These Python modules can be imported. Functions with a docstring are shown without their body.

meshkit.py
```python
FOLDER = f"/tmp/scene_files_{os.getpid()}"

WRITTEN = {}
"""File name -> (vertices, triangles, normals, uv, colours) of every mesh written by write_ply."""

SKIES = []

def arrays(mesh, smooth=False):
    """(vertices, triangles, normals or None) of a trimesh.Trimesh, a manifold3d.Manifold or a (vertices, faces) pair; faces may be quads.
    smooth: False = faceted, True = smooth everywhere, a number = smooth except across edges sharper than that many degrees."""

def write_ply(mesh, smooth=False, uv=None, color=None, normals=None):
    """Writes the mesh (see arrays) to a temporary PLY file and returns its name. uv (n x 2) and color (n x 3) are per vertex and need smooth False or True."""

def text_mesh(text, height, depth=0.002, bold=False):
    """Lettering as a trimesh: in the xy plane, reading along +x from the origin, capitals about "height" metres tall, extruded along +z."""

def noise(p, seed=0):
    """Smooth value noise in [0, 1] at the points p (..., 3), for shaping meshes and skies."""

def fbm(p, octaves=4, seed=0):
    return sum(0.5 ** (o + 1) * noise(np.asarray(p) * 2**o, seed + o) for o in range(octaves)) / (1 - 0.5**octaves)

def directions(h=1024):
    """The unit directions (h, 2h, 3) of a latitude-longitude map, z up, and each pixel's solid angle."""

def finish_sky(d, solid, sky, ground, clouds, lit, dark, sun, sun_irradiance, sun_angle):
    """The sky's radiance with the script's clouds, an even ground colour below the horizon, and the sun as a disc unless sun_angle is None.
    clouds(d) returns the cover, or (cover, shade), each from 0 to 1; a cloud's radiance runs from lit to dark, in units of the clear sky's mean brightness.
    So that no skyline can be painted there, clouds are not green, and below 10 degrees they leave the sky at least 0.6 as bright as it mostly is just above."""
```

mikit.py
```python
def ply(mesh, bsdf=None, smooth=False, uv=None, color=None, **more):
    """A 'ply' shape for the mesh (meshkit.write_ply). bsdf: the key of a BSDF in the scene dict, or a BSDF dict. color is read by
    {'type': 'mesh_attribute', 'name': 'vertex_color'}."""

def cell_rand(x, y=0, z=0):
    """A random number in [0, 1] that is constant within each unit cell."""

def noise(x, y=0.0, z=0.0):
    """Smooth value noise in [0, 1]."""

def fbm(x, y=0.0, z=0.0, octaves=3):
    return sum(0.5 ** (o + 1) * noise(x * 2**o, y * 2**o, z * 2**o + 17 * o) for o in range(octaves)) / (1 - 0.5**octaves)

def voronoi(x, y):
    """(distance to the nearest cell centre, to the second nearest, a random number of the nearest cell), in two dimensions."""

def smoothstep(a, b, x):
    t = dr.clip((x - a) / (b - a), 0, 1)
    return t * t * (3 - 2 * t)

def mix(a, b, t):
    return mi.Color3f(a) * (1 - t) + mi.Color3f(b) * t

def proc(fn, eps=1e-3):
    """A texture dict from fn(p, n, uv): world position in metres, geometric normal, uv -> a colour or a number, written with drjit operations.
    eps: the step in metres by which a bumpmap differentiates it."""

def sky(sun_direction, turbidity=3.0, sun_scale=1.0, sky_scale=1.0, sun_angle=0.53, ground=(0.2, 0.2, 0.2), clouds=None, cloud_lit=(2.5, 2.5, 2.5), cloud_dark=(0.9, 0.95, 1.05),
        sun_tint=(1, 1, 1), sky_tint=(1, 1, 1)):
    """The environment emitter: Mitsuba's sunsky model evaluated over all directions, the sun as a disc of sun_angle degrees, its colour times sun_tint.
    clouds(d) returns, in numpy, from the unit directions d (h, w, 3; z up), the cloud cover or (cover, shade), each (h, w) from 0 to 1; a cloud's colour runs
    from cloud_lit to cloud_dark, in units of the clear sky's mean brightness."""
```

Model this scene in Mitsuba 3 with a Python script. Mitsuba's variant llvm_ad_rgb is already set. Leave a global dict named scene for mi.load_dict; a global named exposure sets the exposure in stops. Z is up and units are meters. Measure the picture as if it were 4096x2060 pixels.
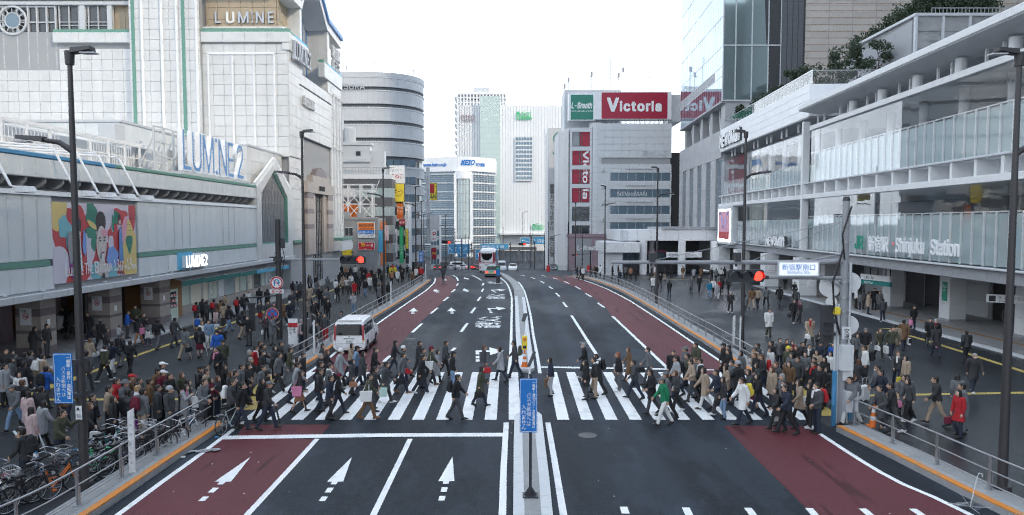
import math, glob, numpy as np, trimesh, mitsuba as mi, mikit, meshkit
import drjit as dr
import manifold3d as m3
import shapely
from shapely.geometry import Polygon, LineString, Point
from shapely import affinity
from mikit import noise, fbm, cell_rand, smoothstep, mix

T = mi.ScalarTransform4f
scene, labels = {}, {}
rng = np.random.default_rng(7)

# ------------------------------------------------------------------ camera, sky, exposure
CAM_Z = 7.3
scene['camera'] = {'type': 'perspective', 'fov': 70.46, 'fov_axis': 'x', 'principal_point_offset_y': -0.01699, 'near_clip': 0.1, 'far_clip': 4000.0,
                   'to_world': T().look_at(origin=[0, 0, CAM_Z], target=[0, math.cos(0.05924), CAM_Z - math.sin(0.05924)], up=[0, 0, 1])}
exposure = 2.2


def winter_clouds(d):
    x, y, z = d[..., 0], d[..., 1], np.maximum(d[..., 2], 0.0)
    q = np.stack([x / (z + 0.25), y / (z + 0.25), z * 0], -1)
    n = meshkit.fbm(q * 1.3 + 5.0, 5, 3)
    n2 = meshkit.fbm(q * 3.7 + 1.0, 4, 9)
    veil = np.clip((0.72 - z) / 0.5, 0, 1) * 0.55
    cover = np.clip((n + veil - 0.50) / 0.16, 0, 1)
    return cover, np.clip((n2 - 0.40) * 1.3, 0, 0.6)


scene['sky'] = mikit.sky((0.70, -0.60, 0.50), turbidity=3.0, sun_scale=0.34, sun_angle=3.0, clouds=winter_clouds, sun_tint=(0.90, 0.97, 1.10),
                         sky_tint=(0.92, 1.0, 1.10), cloud_lit=(4.9, 5.4, 6.0), cloud_dark=(3.0, 3.45, 4.0), ground=(0.12, 0.13, 0.14))

# ------------------------------------------------------------------ materials


def mat(name, color, rough=0.6, **kw):
    b = {'type': 'principled', 'base_color': color if isinstance(color, dict) else {'type': 'rgb', 'value': list(color)}, 'roughness': rough, **kw}
    scene[name] = {'type': 'twosided', 'bsdf': b}
    return name


def grey(p, s, lo, hi, seed=0.0):
    return lo + (hi - lo) * fbm(p.x * s + seed, p.y * s + 3.1, p.z * s, 4)


def asphalt_fn(p, n, uv):
    big = fbm(p.x * 0.22, p.y * 0.10 + 9, 0, 3)
    band = noise(p.x * 1.15 + 40, p.y * 0.022, 2)
    patch = smoothstep(0.42, 0.62, fbm(p.x * 0.9 + 3, p.y * 0.35, 4, 4))
    fine = noise(p.x * 38, p.y * 38, 1)
    speck = noise(p.x * 9, p.y * 9, 7)
    v = 0.040 + 0.016 * (big - 0.5) + 0.030 * (band - 0.5) + 0.014 * (patch - 0.5) + 0.016 * (fine - 0.5) + 0.007 * (speck - 0.5)
    return mi.Color3f(v * 0.56, v * 0.76, v * 1.05)


def asphalt_rough(p, n, uv):
    wet = smoothstep(0.50, 0.64, fbm(p.x * 0.14 + 2, p.y * 0.09 + 5, 3, 4))
    return 0.64 - 0.10 * wet + 0.08 * noise(p.x * 14, p.y * 14, 0)


def plaza_fn(p, n, uv):
    big = fbm(p.x * 0.30 + 7, p.y * 0.22, 0, 4)
    fine = noise(p.x * 34, p.y * 34, 1)
    v = 0.023 + 0.016 * (big - 0.45) + 0.008 * (fine - 0.5)
    return mi.Color3f(v * 0.82, v * 0.98, v * 1.2)


def plaza_rough(p, n, uv):
    wet = smoothstep(0.40, 0.58, fbm(p.x * 0.11 + 12, p.y * 0.11 + 1, 3, 4)) * smoothstep(2.0, 8.0, p.x)
    return 0.60 - 0.30 * wet + 0.08 * noise(p.x * 12, p.y * 12, 0)


def red_fn(p, n, uv):
    big = fbm(p.x * 0.5 + 4, p.y * 0.12, 0, 4)
    fine = noise(p.x * 36, p.y * 36, 1)
    scuff = smoothstep(0.66, 0.8, fbm(p.x * 2.4, p.y * 0.28 + 6, 3, 4))
    v = 1 + 0.35 * (big - 0.5) + 0.28 * (fine - 0.5)
    return mi.Color3f(0.112 * v, 0.030 * v, 0.037 * v) * (1 - 0.45 * scuff)


def paint_fn(p, n, uv):
    wear = smoothstep(0.52, 0.75, fbm(p.x * 3.1, p.y * 2.1, 2, 4)) * 0.22 + 0.12 * smoothstep(0.7, 0.9, noise(p.x * 25, p.y * 25, 0))
    return mix((0.80, 0.81, 0.81), (0.30, 0.31, 0.32), wear)


def concrete_fn(p, n, uv):
    a = fbm(p.x * 1.3, p.y * 1.3, p.z * 1.3, 4)
    b = noise(p.x * 22, p.y * 22, p.z * 22)
    st = smoothstep(0.58, 0.78, fbm(p.x * 0.7 + 8, p.y * 0.7, p.z * 2.2, 3))
    v = 0.30 + 0.14 * (a - 0.5) + 0.05 * (b - 0.5) - 0.07 * st
    return mi.Color3f(v * 0.98, v, v * 1.01)


def orange_fn(p, n, uv):
    w = smoothstep(0.55, 0.75, fbm(p.x * 5, p.y * 5, 1, 4))
    return mix((0.62, 0.22, 0.035), (0.36, 0.24, 0.14), w * 0.55)


def tile_fn(p, n, uv):
    c = cell_rand(dr.floor(p.x / 1.13), dr.floor(p.y / 1.13), dr.floor(p.z / 1.13))
    st = fbm(p.x * 1.4, p.y * 1.4, p.z * 0.10, 4)
    v = 0.62 + 0.05 * (c - 0.5) + 0.15 * (st - 0.5)
    return mi.Color3f(v * 0.985, v, v * 0.995)


def panel_fn(p, n, uv):
    st = fbm(p.x * 1.1, p.y * 1.1, p.z * 0.16, 4)
    v = 0.70 + 0.14 * (st - 0.5)
    return mi.Color3f(v * 0.95, v, v * 1.01)


def granite_fn(p, n, uv):
    b = noise(p.x * 30, p.y * 30, p.z * 30)
    a = fbm(p.x * 0.8, p.y * 0.8, p.z * 0.8, 3)
    v = 0.37 + 0.12 * (b - 0.5) + 0.06 * (a - 0.5)
    return mi.Color3f(v, v * 0.88, v * 0.80)


def plum_fn(p, n, uv):
    b = noise(p.x * 30, p.y * 30, p.z * 30)
    v = 0.17 + 0.07 * (b - 0.5)
    return mi.Color3f(v * 1.08, v * 0.86, v * 0.90)


def ashlar_fn(p, n, uv):
    a = fbm(p.x * 0.5, p.y * 0.5, p.z * 0.35, 4)
    c = cell_rand(dr.floor(p.x / 1.2), dr.floor(p.y / 1.2), dr.floor(p.z / 0.9))
    v = 0.36 + 0.07 * (a - 0.5) + 0.03 * (c - 0.5)
    return mi.Color3f(v * 0.98, v, v * 1.03)


def tan_fn(p, n, uv):
    row = dr.floor(p.z / 0.9)
    c = cell_rand(row, dr.floor(p.x / 3.0), 0)
    line = smoothstep(0.44, 0.5, dr.abs(p.z / 0.9 - row - 0.5))
    v = (0.47 + 0.06 * (c - 0.5) + 0.05 * (fbm(p.x * 0.3, p.z * 0.6, 0, 3) - 0.5)) * (1 - 0.35 * line)
    return mi.Color3f(v * 1.0, v * 0.92, v * 0.84)


def far_fn(p, n, uv):
    a = fbm(p.x * 0.4, p.y * 0.4, p.z * 0.15, 4)
    ln = smoothstep(0.455, 0.5, dr.abs(p.x / 1.2 - dr.floor(p.x / 1.2) - 0.5))
    v = (0.54 + 0.14 * (a - 0.5)) * (1 - 0.18 * ln)
    return mi.Color3f(v * 0.99, v, v * 1.02)


def paving_fn(p, n, uv):
    gx, gy = p.x / 0.45, p.y / 0.45
    c = cell_rand(dr.floor(gx), dr.floor(gy), 3)
    ln = dr.maximum(smoothstep(0.46, 0.5, dr.abs(gx - dr.floor(gx) - 0.5)), smoothstep(0.46, 0.5, dr.abs(gy - dr.floor(gy) - 0.5)))
    v = (0.27 + 0.05 * (c - 0.5) + 0.06 * (fbm(p.x * 0.7, p.y * 0.7, 0, 3) - 0.5)) * (1 - 0.3 * ln)
    return mi.Color3f(v, v, v * 1.01)


def leaf_fn(p, n, uv):
    v = 0.6 + 0.8 * noise(p.x * 4, p.y * 4, p.z * 4)
    return mi.Color3f(0.030 * v, 0.050 * v, 0.024 * v)


PR = mikit.proc
mat('m_asphalt', PR(asphalt_fn), PR(asphalt_rough), specular=.22)
mat('m_plaza', PR(plaza_fn), PR(plaza_rough))
mat('m_red_lane', PR(red_fn), 0.6, specular=.22)
mat('m_road_paint', PR(paint_fn), 0.55)
mat('m_concrete', PR(concrete_fn), 0.8)
mat('m_orange_edge', PR(orange_fn), 0.6)
mat('m_white_tile', PR(tile_fn), 0.28)
mat('m_grey_panel', PR(panel_fn), 0.38)
mat('m_granite', PR(granite_fn), 0.35)
mat('m_plum_granite', PR(plum_fn), 0.35)
mat('m_ashlar', PR(ashlar_fn), 0.45)
mat('m_tan_cladding', PR(tan_fn), 0.6)
mat('m_far_panel', PR(far_fn), 0.5)
mat('m_paving', PR(paving_fn), 0.55)
mat('m_leaf', PR(leaf_fn), 0.55)
for k, c, r in [('white', (.80, .81, .82), .4), ('off_white', (.68, .69, .70), .45), ('light_grey', (.52, .54, .56), .45), ('mid_grey', (.30, .31, .33), .5),
                ('dark_grey', (.10, .105, .115), .5), ('charcoal', (.035, .037, .042), .45), ('black', (.012, .012, .014), .5), ('joint', (.34, .35, .36), .8),
                ('green_stripe', (.13, .29, .23), .45), ('pale_green', (.55, .63, .55), .5), ('tan_panel', (.42, .34, .24), .5), ('sky_blue', (.10, .46, .70), .4),
                ('teal', (.02, .20, .19), .5), ('red', (.52, .03, .04), .4), ('dark_red', (.33, .02, .045), .45), ('yellow', (.80, .62, .05), .45), ('tactile', (.46, .35, .10), .6),
                ('orange', (.70, .17, .03), .5), ('pink', (.72, .16, .36), .5), ('blue_sign', (.015, .17, .52), .4), ('letter_blue', (.12, .27, .55), .35), ('purple', (.22, .04, .24), .5),
                ('victoria_red', (.36, .015, .045), .45), ('breath_green', (.025, .21, .15), .45), ('jr_green', (.02, .26, .17), .45), ('bright_green', (.05, .50, .20), .45),
                ('lamp_pole', (.045, .042, .044), .4), ('brown_wood', (.30, .16, .07), .6), ('skin_print', (.62, .55, .52), .5), ('hair_print', (.05, .045, .05), .5),
                ('poster_red', (.52, .07, .08), .5), ('poster_yellow', (.70, .55, .22), .5), ('poster_blue', (.20, .34, .68), .5), ('poster_cyan', (.20, .48, .55), .5),
                ('poster_pink', (.74, .35, .45), .5), ('poster_green', (.05, .24, .17), .5), ('poster_violet', (.50, .38, .62), .5), ('poster_lilac', (.66, .62, .70), .5), ('cream', (.72, .68, .55), .5),
                ('red_lens_off', (.10, .02, .02), .3), ('rubber', (.018, .018, .019), .7), ('brick_grey', (.60, .62, .64), .45), ('wood_dark', (.07, .045, .035), .5),
                ('mauve', (.30, .22, .25), .5), ('curtain', (.34, .35, .37), .9), ('olive_blind', (.30, .31, .25), .8), ('cyan_blue', (.06, .24, .44), .4)]:
    mat('m_' + k, c, r)
mat('m_metal', (.42, .43, .45), .35, metallic=.8)
mat('m_chrome', (.70, .71, .73), .18, metallic=1.0)
mat('m_car_white', (.80, .81, .82), .22, clearcoat=1.0, clearcoat_gloss=.95)
mat('m_car_silver', (.42, .45, .49), .25, metallic=.5, clearcoat=1.0)
mat('m_car_dark', (.03, .032, .04), .2, clearcoat=1.0)
mat('m_car_red', (.35, .02, .03), .25, clearcoat=1.0)
mat('m_taxi_green', (.13, .26, .22), .25, clearcoat=1.0)
mat('m_taxi_cream', (.62, .52, .30), .25, clearcoat=1.0)
mat('m_tint_glass', (.008, .009, .011), .04, specular=.35)
mat('m_mirror_glass', (.34, .48, .60), .015, metallic=.92)
mat('m_mirror_grey', (.30, .38, .39), .05, metallic=.75)
mat('m_blue_glass', (.13, .19, .24), .08, metallic=.25, specular=.8)
mat('m_frost_glass', (.36, .44, .45), .10, specular=.8)
mat('m_green_glass', (.46, .56, .54), .15, specular=.6)
mat('m_dark_window', (.035, .042, .05), .06, specular=.8)
scene['m_pane'] = {'type': 'thindielectric', 'int_ior': 1.55}
scene['m_coated_pane'] = {'type': 'blendbsdf', 'weight': .05, 'a': {'type': 'thindielectric', 'int_ior': 1.42},
                          'b': {'type': 'twosided', 'bsdf': {'type': 'conductor', 'specular_reflectance': {'type': 'rgb', 'value': [.80, .88, .92]}}}}
mat('m_lamp_face', (.55, .56, .58), .3)


def emit(name, rgb):
    scene[name + '_off'] = {'type': 'diffuse', 'reflectance': {'type': 'rgb', 'value': [.4, .4, .4]}}
    return {'type': 'area', 'radiance': {'type': 'rgb', 'value': list(rgb)}}


# ------------------------------------------------------------------ meshes


def tidy(v, f, M=None):
    v, f = np.asarray(v, float), np.asarray(f, int)
    if f.shape[1] == 4:
        f = np.vstack([f[:, [0, 1, 2]], f[:, [0, 2, 3]]])
    if M is not None:
        v = v @ M[:3, :3].T + M[:3, 3]
        if np.linalg.det(M[:3, :3]) < 0:
            f = f[:, ::-1]
    return v, f


BOXF = np.array([[0, 2, 3, 1], [4, 5, 7, 6], [0, 1, 5, 4], [2, 6, 7, 3], [0, 4, 6, 2], [1, 3, 7, 5]])


class MB:
    """Collects pieces of one mesh. M: the frame (4 x 4) in which the pieces are given."""

    def __init__(s, M=None):
        s.v, s.f, s.n, s.M = [], [], 0, M

    def add(s, v, f, M=None):
        if M is not None:
            v, f = tidy(v, f, M)
        v, f = tidy(v, f, s.M)
        s.v.append(v)
        s.f.append(f + s.n)
        s.n += len(v)
        return s

    def tm(s, mesh, M=None):
        return s.add(mesh.vertices, mesh.faces, M)

    def box(s, x0, x1, y0, y1, z0, z1):
        return s.add([[x, y, z] for z in (z0, z1) for y in (y0, y1) for x in (x0, x1)], BOXF)

    def hexa(s, pts):
        """eight corners in the order of box(): x fastest, then y, then z"""
        return s.add(pts, BOXF)

    def tube(s, pts, r, n=8, cap=True):
        pts = np.asarray(pts, float)
        r = np.broadcast_to(r, (len(pts),))
        t = np.gradient(pts, axis=0)
        t /= np.linalg.norm(t, axis=1, keepdims=True) + 1e-12
        a = np.cross(t, np.where(np.abs(t[:, 2:]) < .9, [0, 0, 1.], [1., 0, 0]))
        a /= np.linalg.norm(a, axis=1, keepdims=True) + 1e-12
        b = np.cross(t, a)
        th = np.arange(n) * 2 * np.pi / n
        v = (pts[:, None] + r[:, None, None] * (np.cos(th)[None, :, None] * a[:, None] + np.sin(th)[None, :, None] * b[:, None])).reshape(-1, 3)
        f = [[i * n + j, i * n + (j + 1) % n, (i + 1) * n + (j + 1) % n, (i + 1) * n + j] for i in range(len(pts) - 1) for j in range(n)]
        f = np.array(f)
        f = np.vstack([f[:, [0, 1, 2]], f[:, [0, 2, 3]]])
        if cap:
            k = len(v)
            v = np.vstack([v, pts[0], pts[-1]])
            e = (len(pts) - 1) * n
            f = np.vstack([f, [[k, (j + 1) % n, j] for j in range(n)], [[k + 1, e + j, e + (j + 1) % n] for j in range(n)]])
        return s.add(v, f)

    def bar(s, p, q, w, h=None):
        """rectangular bar from p to q, w wide and h deep"""
        p, q = np.asarray(p, float), np.asarray(q, float)
        h = h or w
        t = (q - p) / np.linalg.norm(q - p)
        a = np.cross(t, [0, 0, 1.] if abs(t[2]) < .95 else [0, 1., 0])
        a /= np.linalg.norm(a)
        b = np.cross(a, t)
        return s.add([o + a * i * w / 2 + b * j * h / 2 for o in (p, q) for j in (-1, 1) for i in (-1, 1)], BOXF)

    def prism(s, poly, z0, z1):
        """shapely polygon or list of points in x, y; from z0 to z1"""
        poly = poly if hasattr(poly, 'exterior') else Polygon(poly)
        m = trimesh.creation.extrude_polygon(poly, z1 - z0, engine='earcut')
        return s.add(m.vertices + [0, 0, z0], m.faces)

    def sheet(s, pts, z):
        """flat polygon in x, y at height z; z may be a function of x, y"""
        poly = pts if hasattr(pts, 'exterior') else Polygon(pts)
        v, f = trimesh.creation.triangulate_polygon(poly, engine='earcut')
        n = np.cross(v[f[:, 1]] - v[f[:, 0]], v[f[:, 2]] - v[f[:, 0]])
        f = np.where((n < 0)[:, None], f[:, ::-1], f)
        zz = np.array([z(*p) for p in v]) if callable(z) else np.full(len(v), z)
        return s.add(np.column_stack([v, zz]), f)

    def lathe(s, prof, n=16, at=(0, 0, 0)):
        prof = np.asarray(prof, float)
        th = np.arange(n) * 2 * np.pi / n
        v = np.array([[r * np.cos(t) + at[0], r * np.sin(t) + at[1], z + at[2]] for r, z in prof for t in th])
        f = np.array([[i * n + j, i * n + (j + 1) % n, (i + 1) * n + (j + 1) % n, (i + 1) * n + j] for i in range(len(prof) - 1) for j in range(n)])
        return s.add(v, f)

    def mesh(s):
        return np.vstack(s.v), np.vstack(s.f)


def numbered(key):
    if key not in scene and key not in labels:
        return key
    i = 1
    while f'{key}_{i:03d}' in scene or f'{key}_{i:03d}' in labels:
        i += 1
    return f'{key}_{i:03d}'


COUNT = {}


def key_for(name, parent=None):
    k = f'{parent}__{name}' if parent else name
    i = COUNT.get(k, -1) + 1
    COUNT[k] = i
    return k if i == 0 else f'{k}_{i:03d}'


def tag(key, label, cat, group=None, kind=None):
    d = {}
    if label:
        d['label'] = label
    if cat:
        d['category'] = cat
    if group:
        d['group'] = group
    if kind:
        d['kind'] = kind
    labels[key] = d
    return key


def thing(name, label, cat, group=None):
    return tag(key_for(name), label, cat, group)


def put(name, mesh, m, parent=None, smooth=False, label=None, kind=None, **more):
    """one entry of the scene: a part of parent, or a top-level object"""
    k = key_for(name, parent)
    if isinstance(mesh, MB):
        mesh = mesh.mesh()
    scene[k] = mikit.ply(mesh, m, smooth=smooth, **more)
    if label or kind:
        labels[k] = {a: b for a, b in (('label', label), ('kind', kind)) if b}
    return k


def struct(name, mesh, m, label=None, smooth=False):
    return put(name, mesh, m, None, smooth, label, 'structure')


def frame(x, y, z=0., a=0.):
    """u along angle a (degrees), v up, w out of the face (to the right of u)"""
    c, s = math.cos(math.radians(a)), math.sin(math.radians(a))
    return np.array([[c, 0, s, x], [s, 0, -c, y], [0, 1, 0, z], [0, 0, 0, 1.]])


def place(x, y, z=0., rot=0., sc=1.):
    c, s = math.cos(math.radians(rot)), math.sin(math.radians(rot))
    sx, sy, sz = (sc, sc, sc) if np.isscalar(sc) else sc
    return np.array([[c * sx, -s * sy, 0, x], [s * sx, c * sy, 0, y], [0, 0, sz, z], [0, 0, 0, 1.]])


PIECES = {}


def piece(name, parent, F, u0, u1, v0, v1, w0, w1, m, bev=.012, tilt=0.):
    """one bevelled panel as a part; alike panels share their mesh"""
    du, dv, dw = round(u1 - u0, 3), round(v1 - v0, 3), round(w1 - w0, 3)
    b = min(bev, du / 4, dv / 4, dw / 2)
    q = (du, dv, dw, m, b)
    if q not in PIECES:
        r = lambda e, w: [[e, e, w], [du - e, e, w], [du - e, dv - e, w], [e, dv - e, w]]
        v = np.array(r(0, 0) + r(0, dw - b) + r(b, dw))
        f = [[a + i, a + (i + 1) % 4, a + 4 + (i + 1) % 4, a + 4 + i] for a in (0, 4) for i in range(4)] + [[8, 9, 10, 11]]
        PIECES[q] = mikit.ply((v, f), m)
    M = np.eye(4)
    M[:3, 3] = [u0, v0, w0]
    if tilt:
        t1, t2 = rng.normal(0, tilt, 2)
        M[:3, :3] = np.array([[1, 0, -t1], [0, 1, -t2], [t1, t2, 1]])
    k = key_for(name, parent)
    scene[k] = {**PIECES[q], 'to_world': T((F @ M).tolist())}
    return k


def tiles(name, parent, F, u0, u1, v0, v1, nu, nv, w, t, m, gap=.02, holes=(), limit=300, rest='rest_of_cladding', tilt=0., bev=.012):
    """a grid of panels; the first `limit` of them (nearest rows of the list) as parts, what is left as one part"""
    du, dv = (u1 - u0) / nu, (v1 - v0) / nv
    cells = []
    for j in range(nv):
        for i in range(nu):
            a, b, c, d = u0 + i * du + gap / 2, u0 + (i + 1) * du - gap / 2, v0 + j * dv + gap / 2, v0 + (j + 1) * dv - gap / 2
            if not any(a < h[1] and b > h[0] and c < h[3] and d > h[2] for h in holes):
                cells.append((a, b, c, d))
    order = np.linspace(0, len(cells) - 1, len(cells)).astype(int)
    for k in order[:limit]:
        piece(name, parent, F, *cells[k], w, w + t, m, bev, tilt)
    if len(cells) > limit:
        mb = MB(F)
        for k in order[limit:]:
            a, b, c, d = cells[k]
            mb.box(a, b, c, d, w, w + t)
        put(rest, mb, m, parent, kind='stuff')


FONTS = {}


def outline(text, h, font='sans', bold=0):
    """lettering as a shapely shape; capitals h tall, starting at the origin"""
    from PIL import Image, ImageDraw, ImageFont
    base = glob.glob('/opt/blender-*/*/datafiles/fonts')[0]
    if font not in FONTS:
        FONTS[font] = ImageFont.truetype(base + ('/Inter.woff2' if font == 'sans' else '/Noto Sans CJK Regular.woff2'), 64)
    ft = FONTS[font]
    x0, y0, x1, y1 = ft.getbbox(text, anchor='ls', stroke_width=bold)
    im = Image.new('L', (x1 - x0 + 8, y1 - y0 + 8))
    ImageDraw.Draw(im).text((4 - x0, 4 - y0), text, 255, ft, anchor='ls', stroke_width=bold)
    on = np.pad(np.asarray(im) > 127, ((0, 0), (1, 1))).astype(np.int8)
    rows, starts = np.nonzero(np.diff(on, axis=1) == 1)
    ends = np.nonzero(np.diff(on, axis=1) == -1)[1]
    shape = shapely.union_all(shapely.box(starts, -rows - 1, ends, -rows)).buffer(.6).buffer(-.6).simplify(.7)
    s = h / (46.6 if font == 'sans' else 54.)
    return affinity.affine_transform(shape, [s, 0, 0, s, (-4 + x0 * 0) * s, (4 - y0) * s])


def shape_mesh(shape, depth):
    ms = [trimesh.creation.extrude_polygon(g, depth, engine='earcut') for g in getattr(shape, 'geoms', [shape]) if g.area > 1e-9]
    return trimesh.util.concatenate(ms)


def letters(name, parent, F, text, u, v, w, h, m, depth=.03, font='sans', bold=0, width=None, vertical=False, slant=0., **kw):
    """a line of lettering on a face, its left foot at u, v; width: stretched to it"""
    if vertical:
        gs, z = [], 0
        for ch in text:
            if ch != ' ':
                g = outline(ch, h, font, bold)
                gs.append(affinity.translate(g, -(g.bounds[0] + g.bounds[2]) / 2, -z - (g.bounds[1] + g.bounds[3]) / 2))
            z += h * 1.18
        g = shapely.union_all(gs)
    else:
        g = outline(text, h, font, bold)
    if width:
        g = affinity.scale(g, width / (g.bounds[2] - g.bounds[0]), 1, origin=(g.bounds[0], 0))
        g = affinity.translate(g, -g.bounds[0], 0)
    if slant:
        g = affinity.skew(g, slant, origin=(0, 0))
    me = shape_mesh(g, depth)
    mb = MB(F).add(me.vertices + [u, v, w], me.faces)
    return put(name, mb, m, parent, **kw)


def board(name, label, F, u0, u1, v0, v1, w, t, m, texts=(), cat='sign', rim=None, parent=None, group=None):
    """a sign board with its lettering"""
    k = key_for(name, parent)
    if parent is None:
        tag(k, label, cat, group)
    elif label:
        labels[k] = {'label': label}
    put('panel', MB(F).box(u0, u1, v0, v1, w, w + t), m, k)
    if rim:
        e = .035 * min(u1 - u0, v1 - v0) + .01
        mb = MB(F)
        mb.box(u0 - e, u1 + e, v1, v1 + e, w, w + t + .02).box(u0 - e, u1 + e, v0 - e, v0, w, w + t + .02)
        mb.box(u0 - e, u0, v0, v1, w, w + t + .02).box(u1, u1 + e, v0, v1, w, w + t + .02)
        put('rim', mb, rim, k)
    for x in texts:
        tx, u, v, h, m2 = x[:5]
        letters('lettering', k, F, tx, u0 + u, v0 + v, w + t + .004, h, m2, .006, **(x[5] if len(x) > 5 else {}))
    return k


# ------------------------------------------------------------------ the ground
KNOTS = [(-80, 0), (98, 0), (108, -.2), (120, -.8), (150, -2.5), (180, -4.3), (215, -6), (900, -6)]


def zg(y):
    return float(np.interp(y, [k[0] for k in KNOTS], [k[1] for k in KNOTS]))


def drape(poly, dz):
    mb = MB()
    poly = poly if hasattr(poly, 'exterior') or hasattr(poly, 'geoms') else Polygon(poly).buffer(0)
    for (a, _), (b, _) in zip(KNOTS, KNOTS[1:]):
        g = poly.intersection(shapely.box(-600, a, 600, b))
        for q in getattr(g, 'geoms', [g]):
            if q.geom_type == 'Polygon' and q.area > 1e-4:
                mb.sheet(q, lambda x, y: zg(y) + dz)
    return mb


def offset(pts, d):
    """the line moved d to the left of its direction"""
    p = np.asarray(pts, float)
    t = np.gradient(p, axis=0)
    t /= np.linalg.norm(t, axis=1, keepdims=True)
    return p + d * np.column_stack([-t[:, 1], t[:, 0]])


def dense(pts, step=1.0):
    p = np.asarray(pts, float)
    l = np.r_[0, np.cumsum(np.linalg.norm(np.diff(p, axis=0), axis=1))]
    n = max(2, int(round(l[-1] / step)) + 1)
    q = np.linspace(0, l[-1], n)
    from scipy.interpolate import PchipInterpolator
    return np.column_stack([PchipInterpolator(l, p[:, i])(q) for i in range(2)])


def strip(pts, d0, d1):
    return np.vstack([offset(pts, d0), offset(pts, d1)[::-1]])


LEFT_NEAR = dense([(-14.6, 8.5), (-10.36, 17.27), (-10.34, 19.55), (-10.33, 21.45), (-10.30, 23.35), (-10.27, 25.69)])
LEFT_FAR = dense([(-10.43, 35.54), (-10.31, 38.09), (-10.37, 42.24), (-10.43, 53.38), (-10.24, 63.17), (-10.12, 75.33), (-10.24, 91.15)])
RIGHT_NEAR = dense([(11.37, 25.05), (11.61, 23.29), (11.80, 21.83), (11.94, 20.48), (12.06, 19.28), (12.19, 18.23), (12.31, 17.30), (15.6, 14.0), (16.2, 8.5)])
RIGHT_FAR = dense([(7.90, 97.70), (9.17, 95.41), (10.76, 86.89), (11.56, 76.46), (11.75, 65.62), (11.74, 56.81), (11.67, 49.71), (11.67, 44.47), (11.59, 39.90), (11.49, 34.27)])
L_EDGE_NEAR = [(-9.88, 17.02), (-9.87, 17.77), (-9.88, 19.67), (-9.85, 22.26), (-9.86, 24.30), (-9.89, 26.98)]
L_EDGE_FAR = [(-9.99, 34.11), (-9.92, 39.05), (-9.97, 40.58), (-9.80, 51.26), (-9.72, 57.45), (-9.56, 67.66), (-9.36, 77.67), (-9.52, 87.35), (-10.25, 96.57)]
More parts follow.
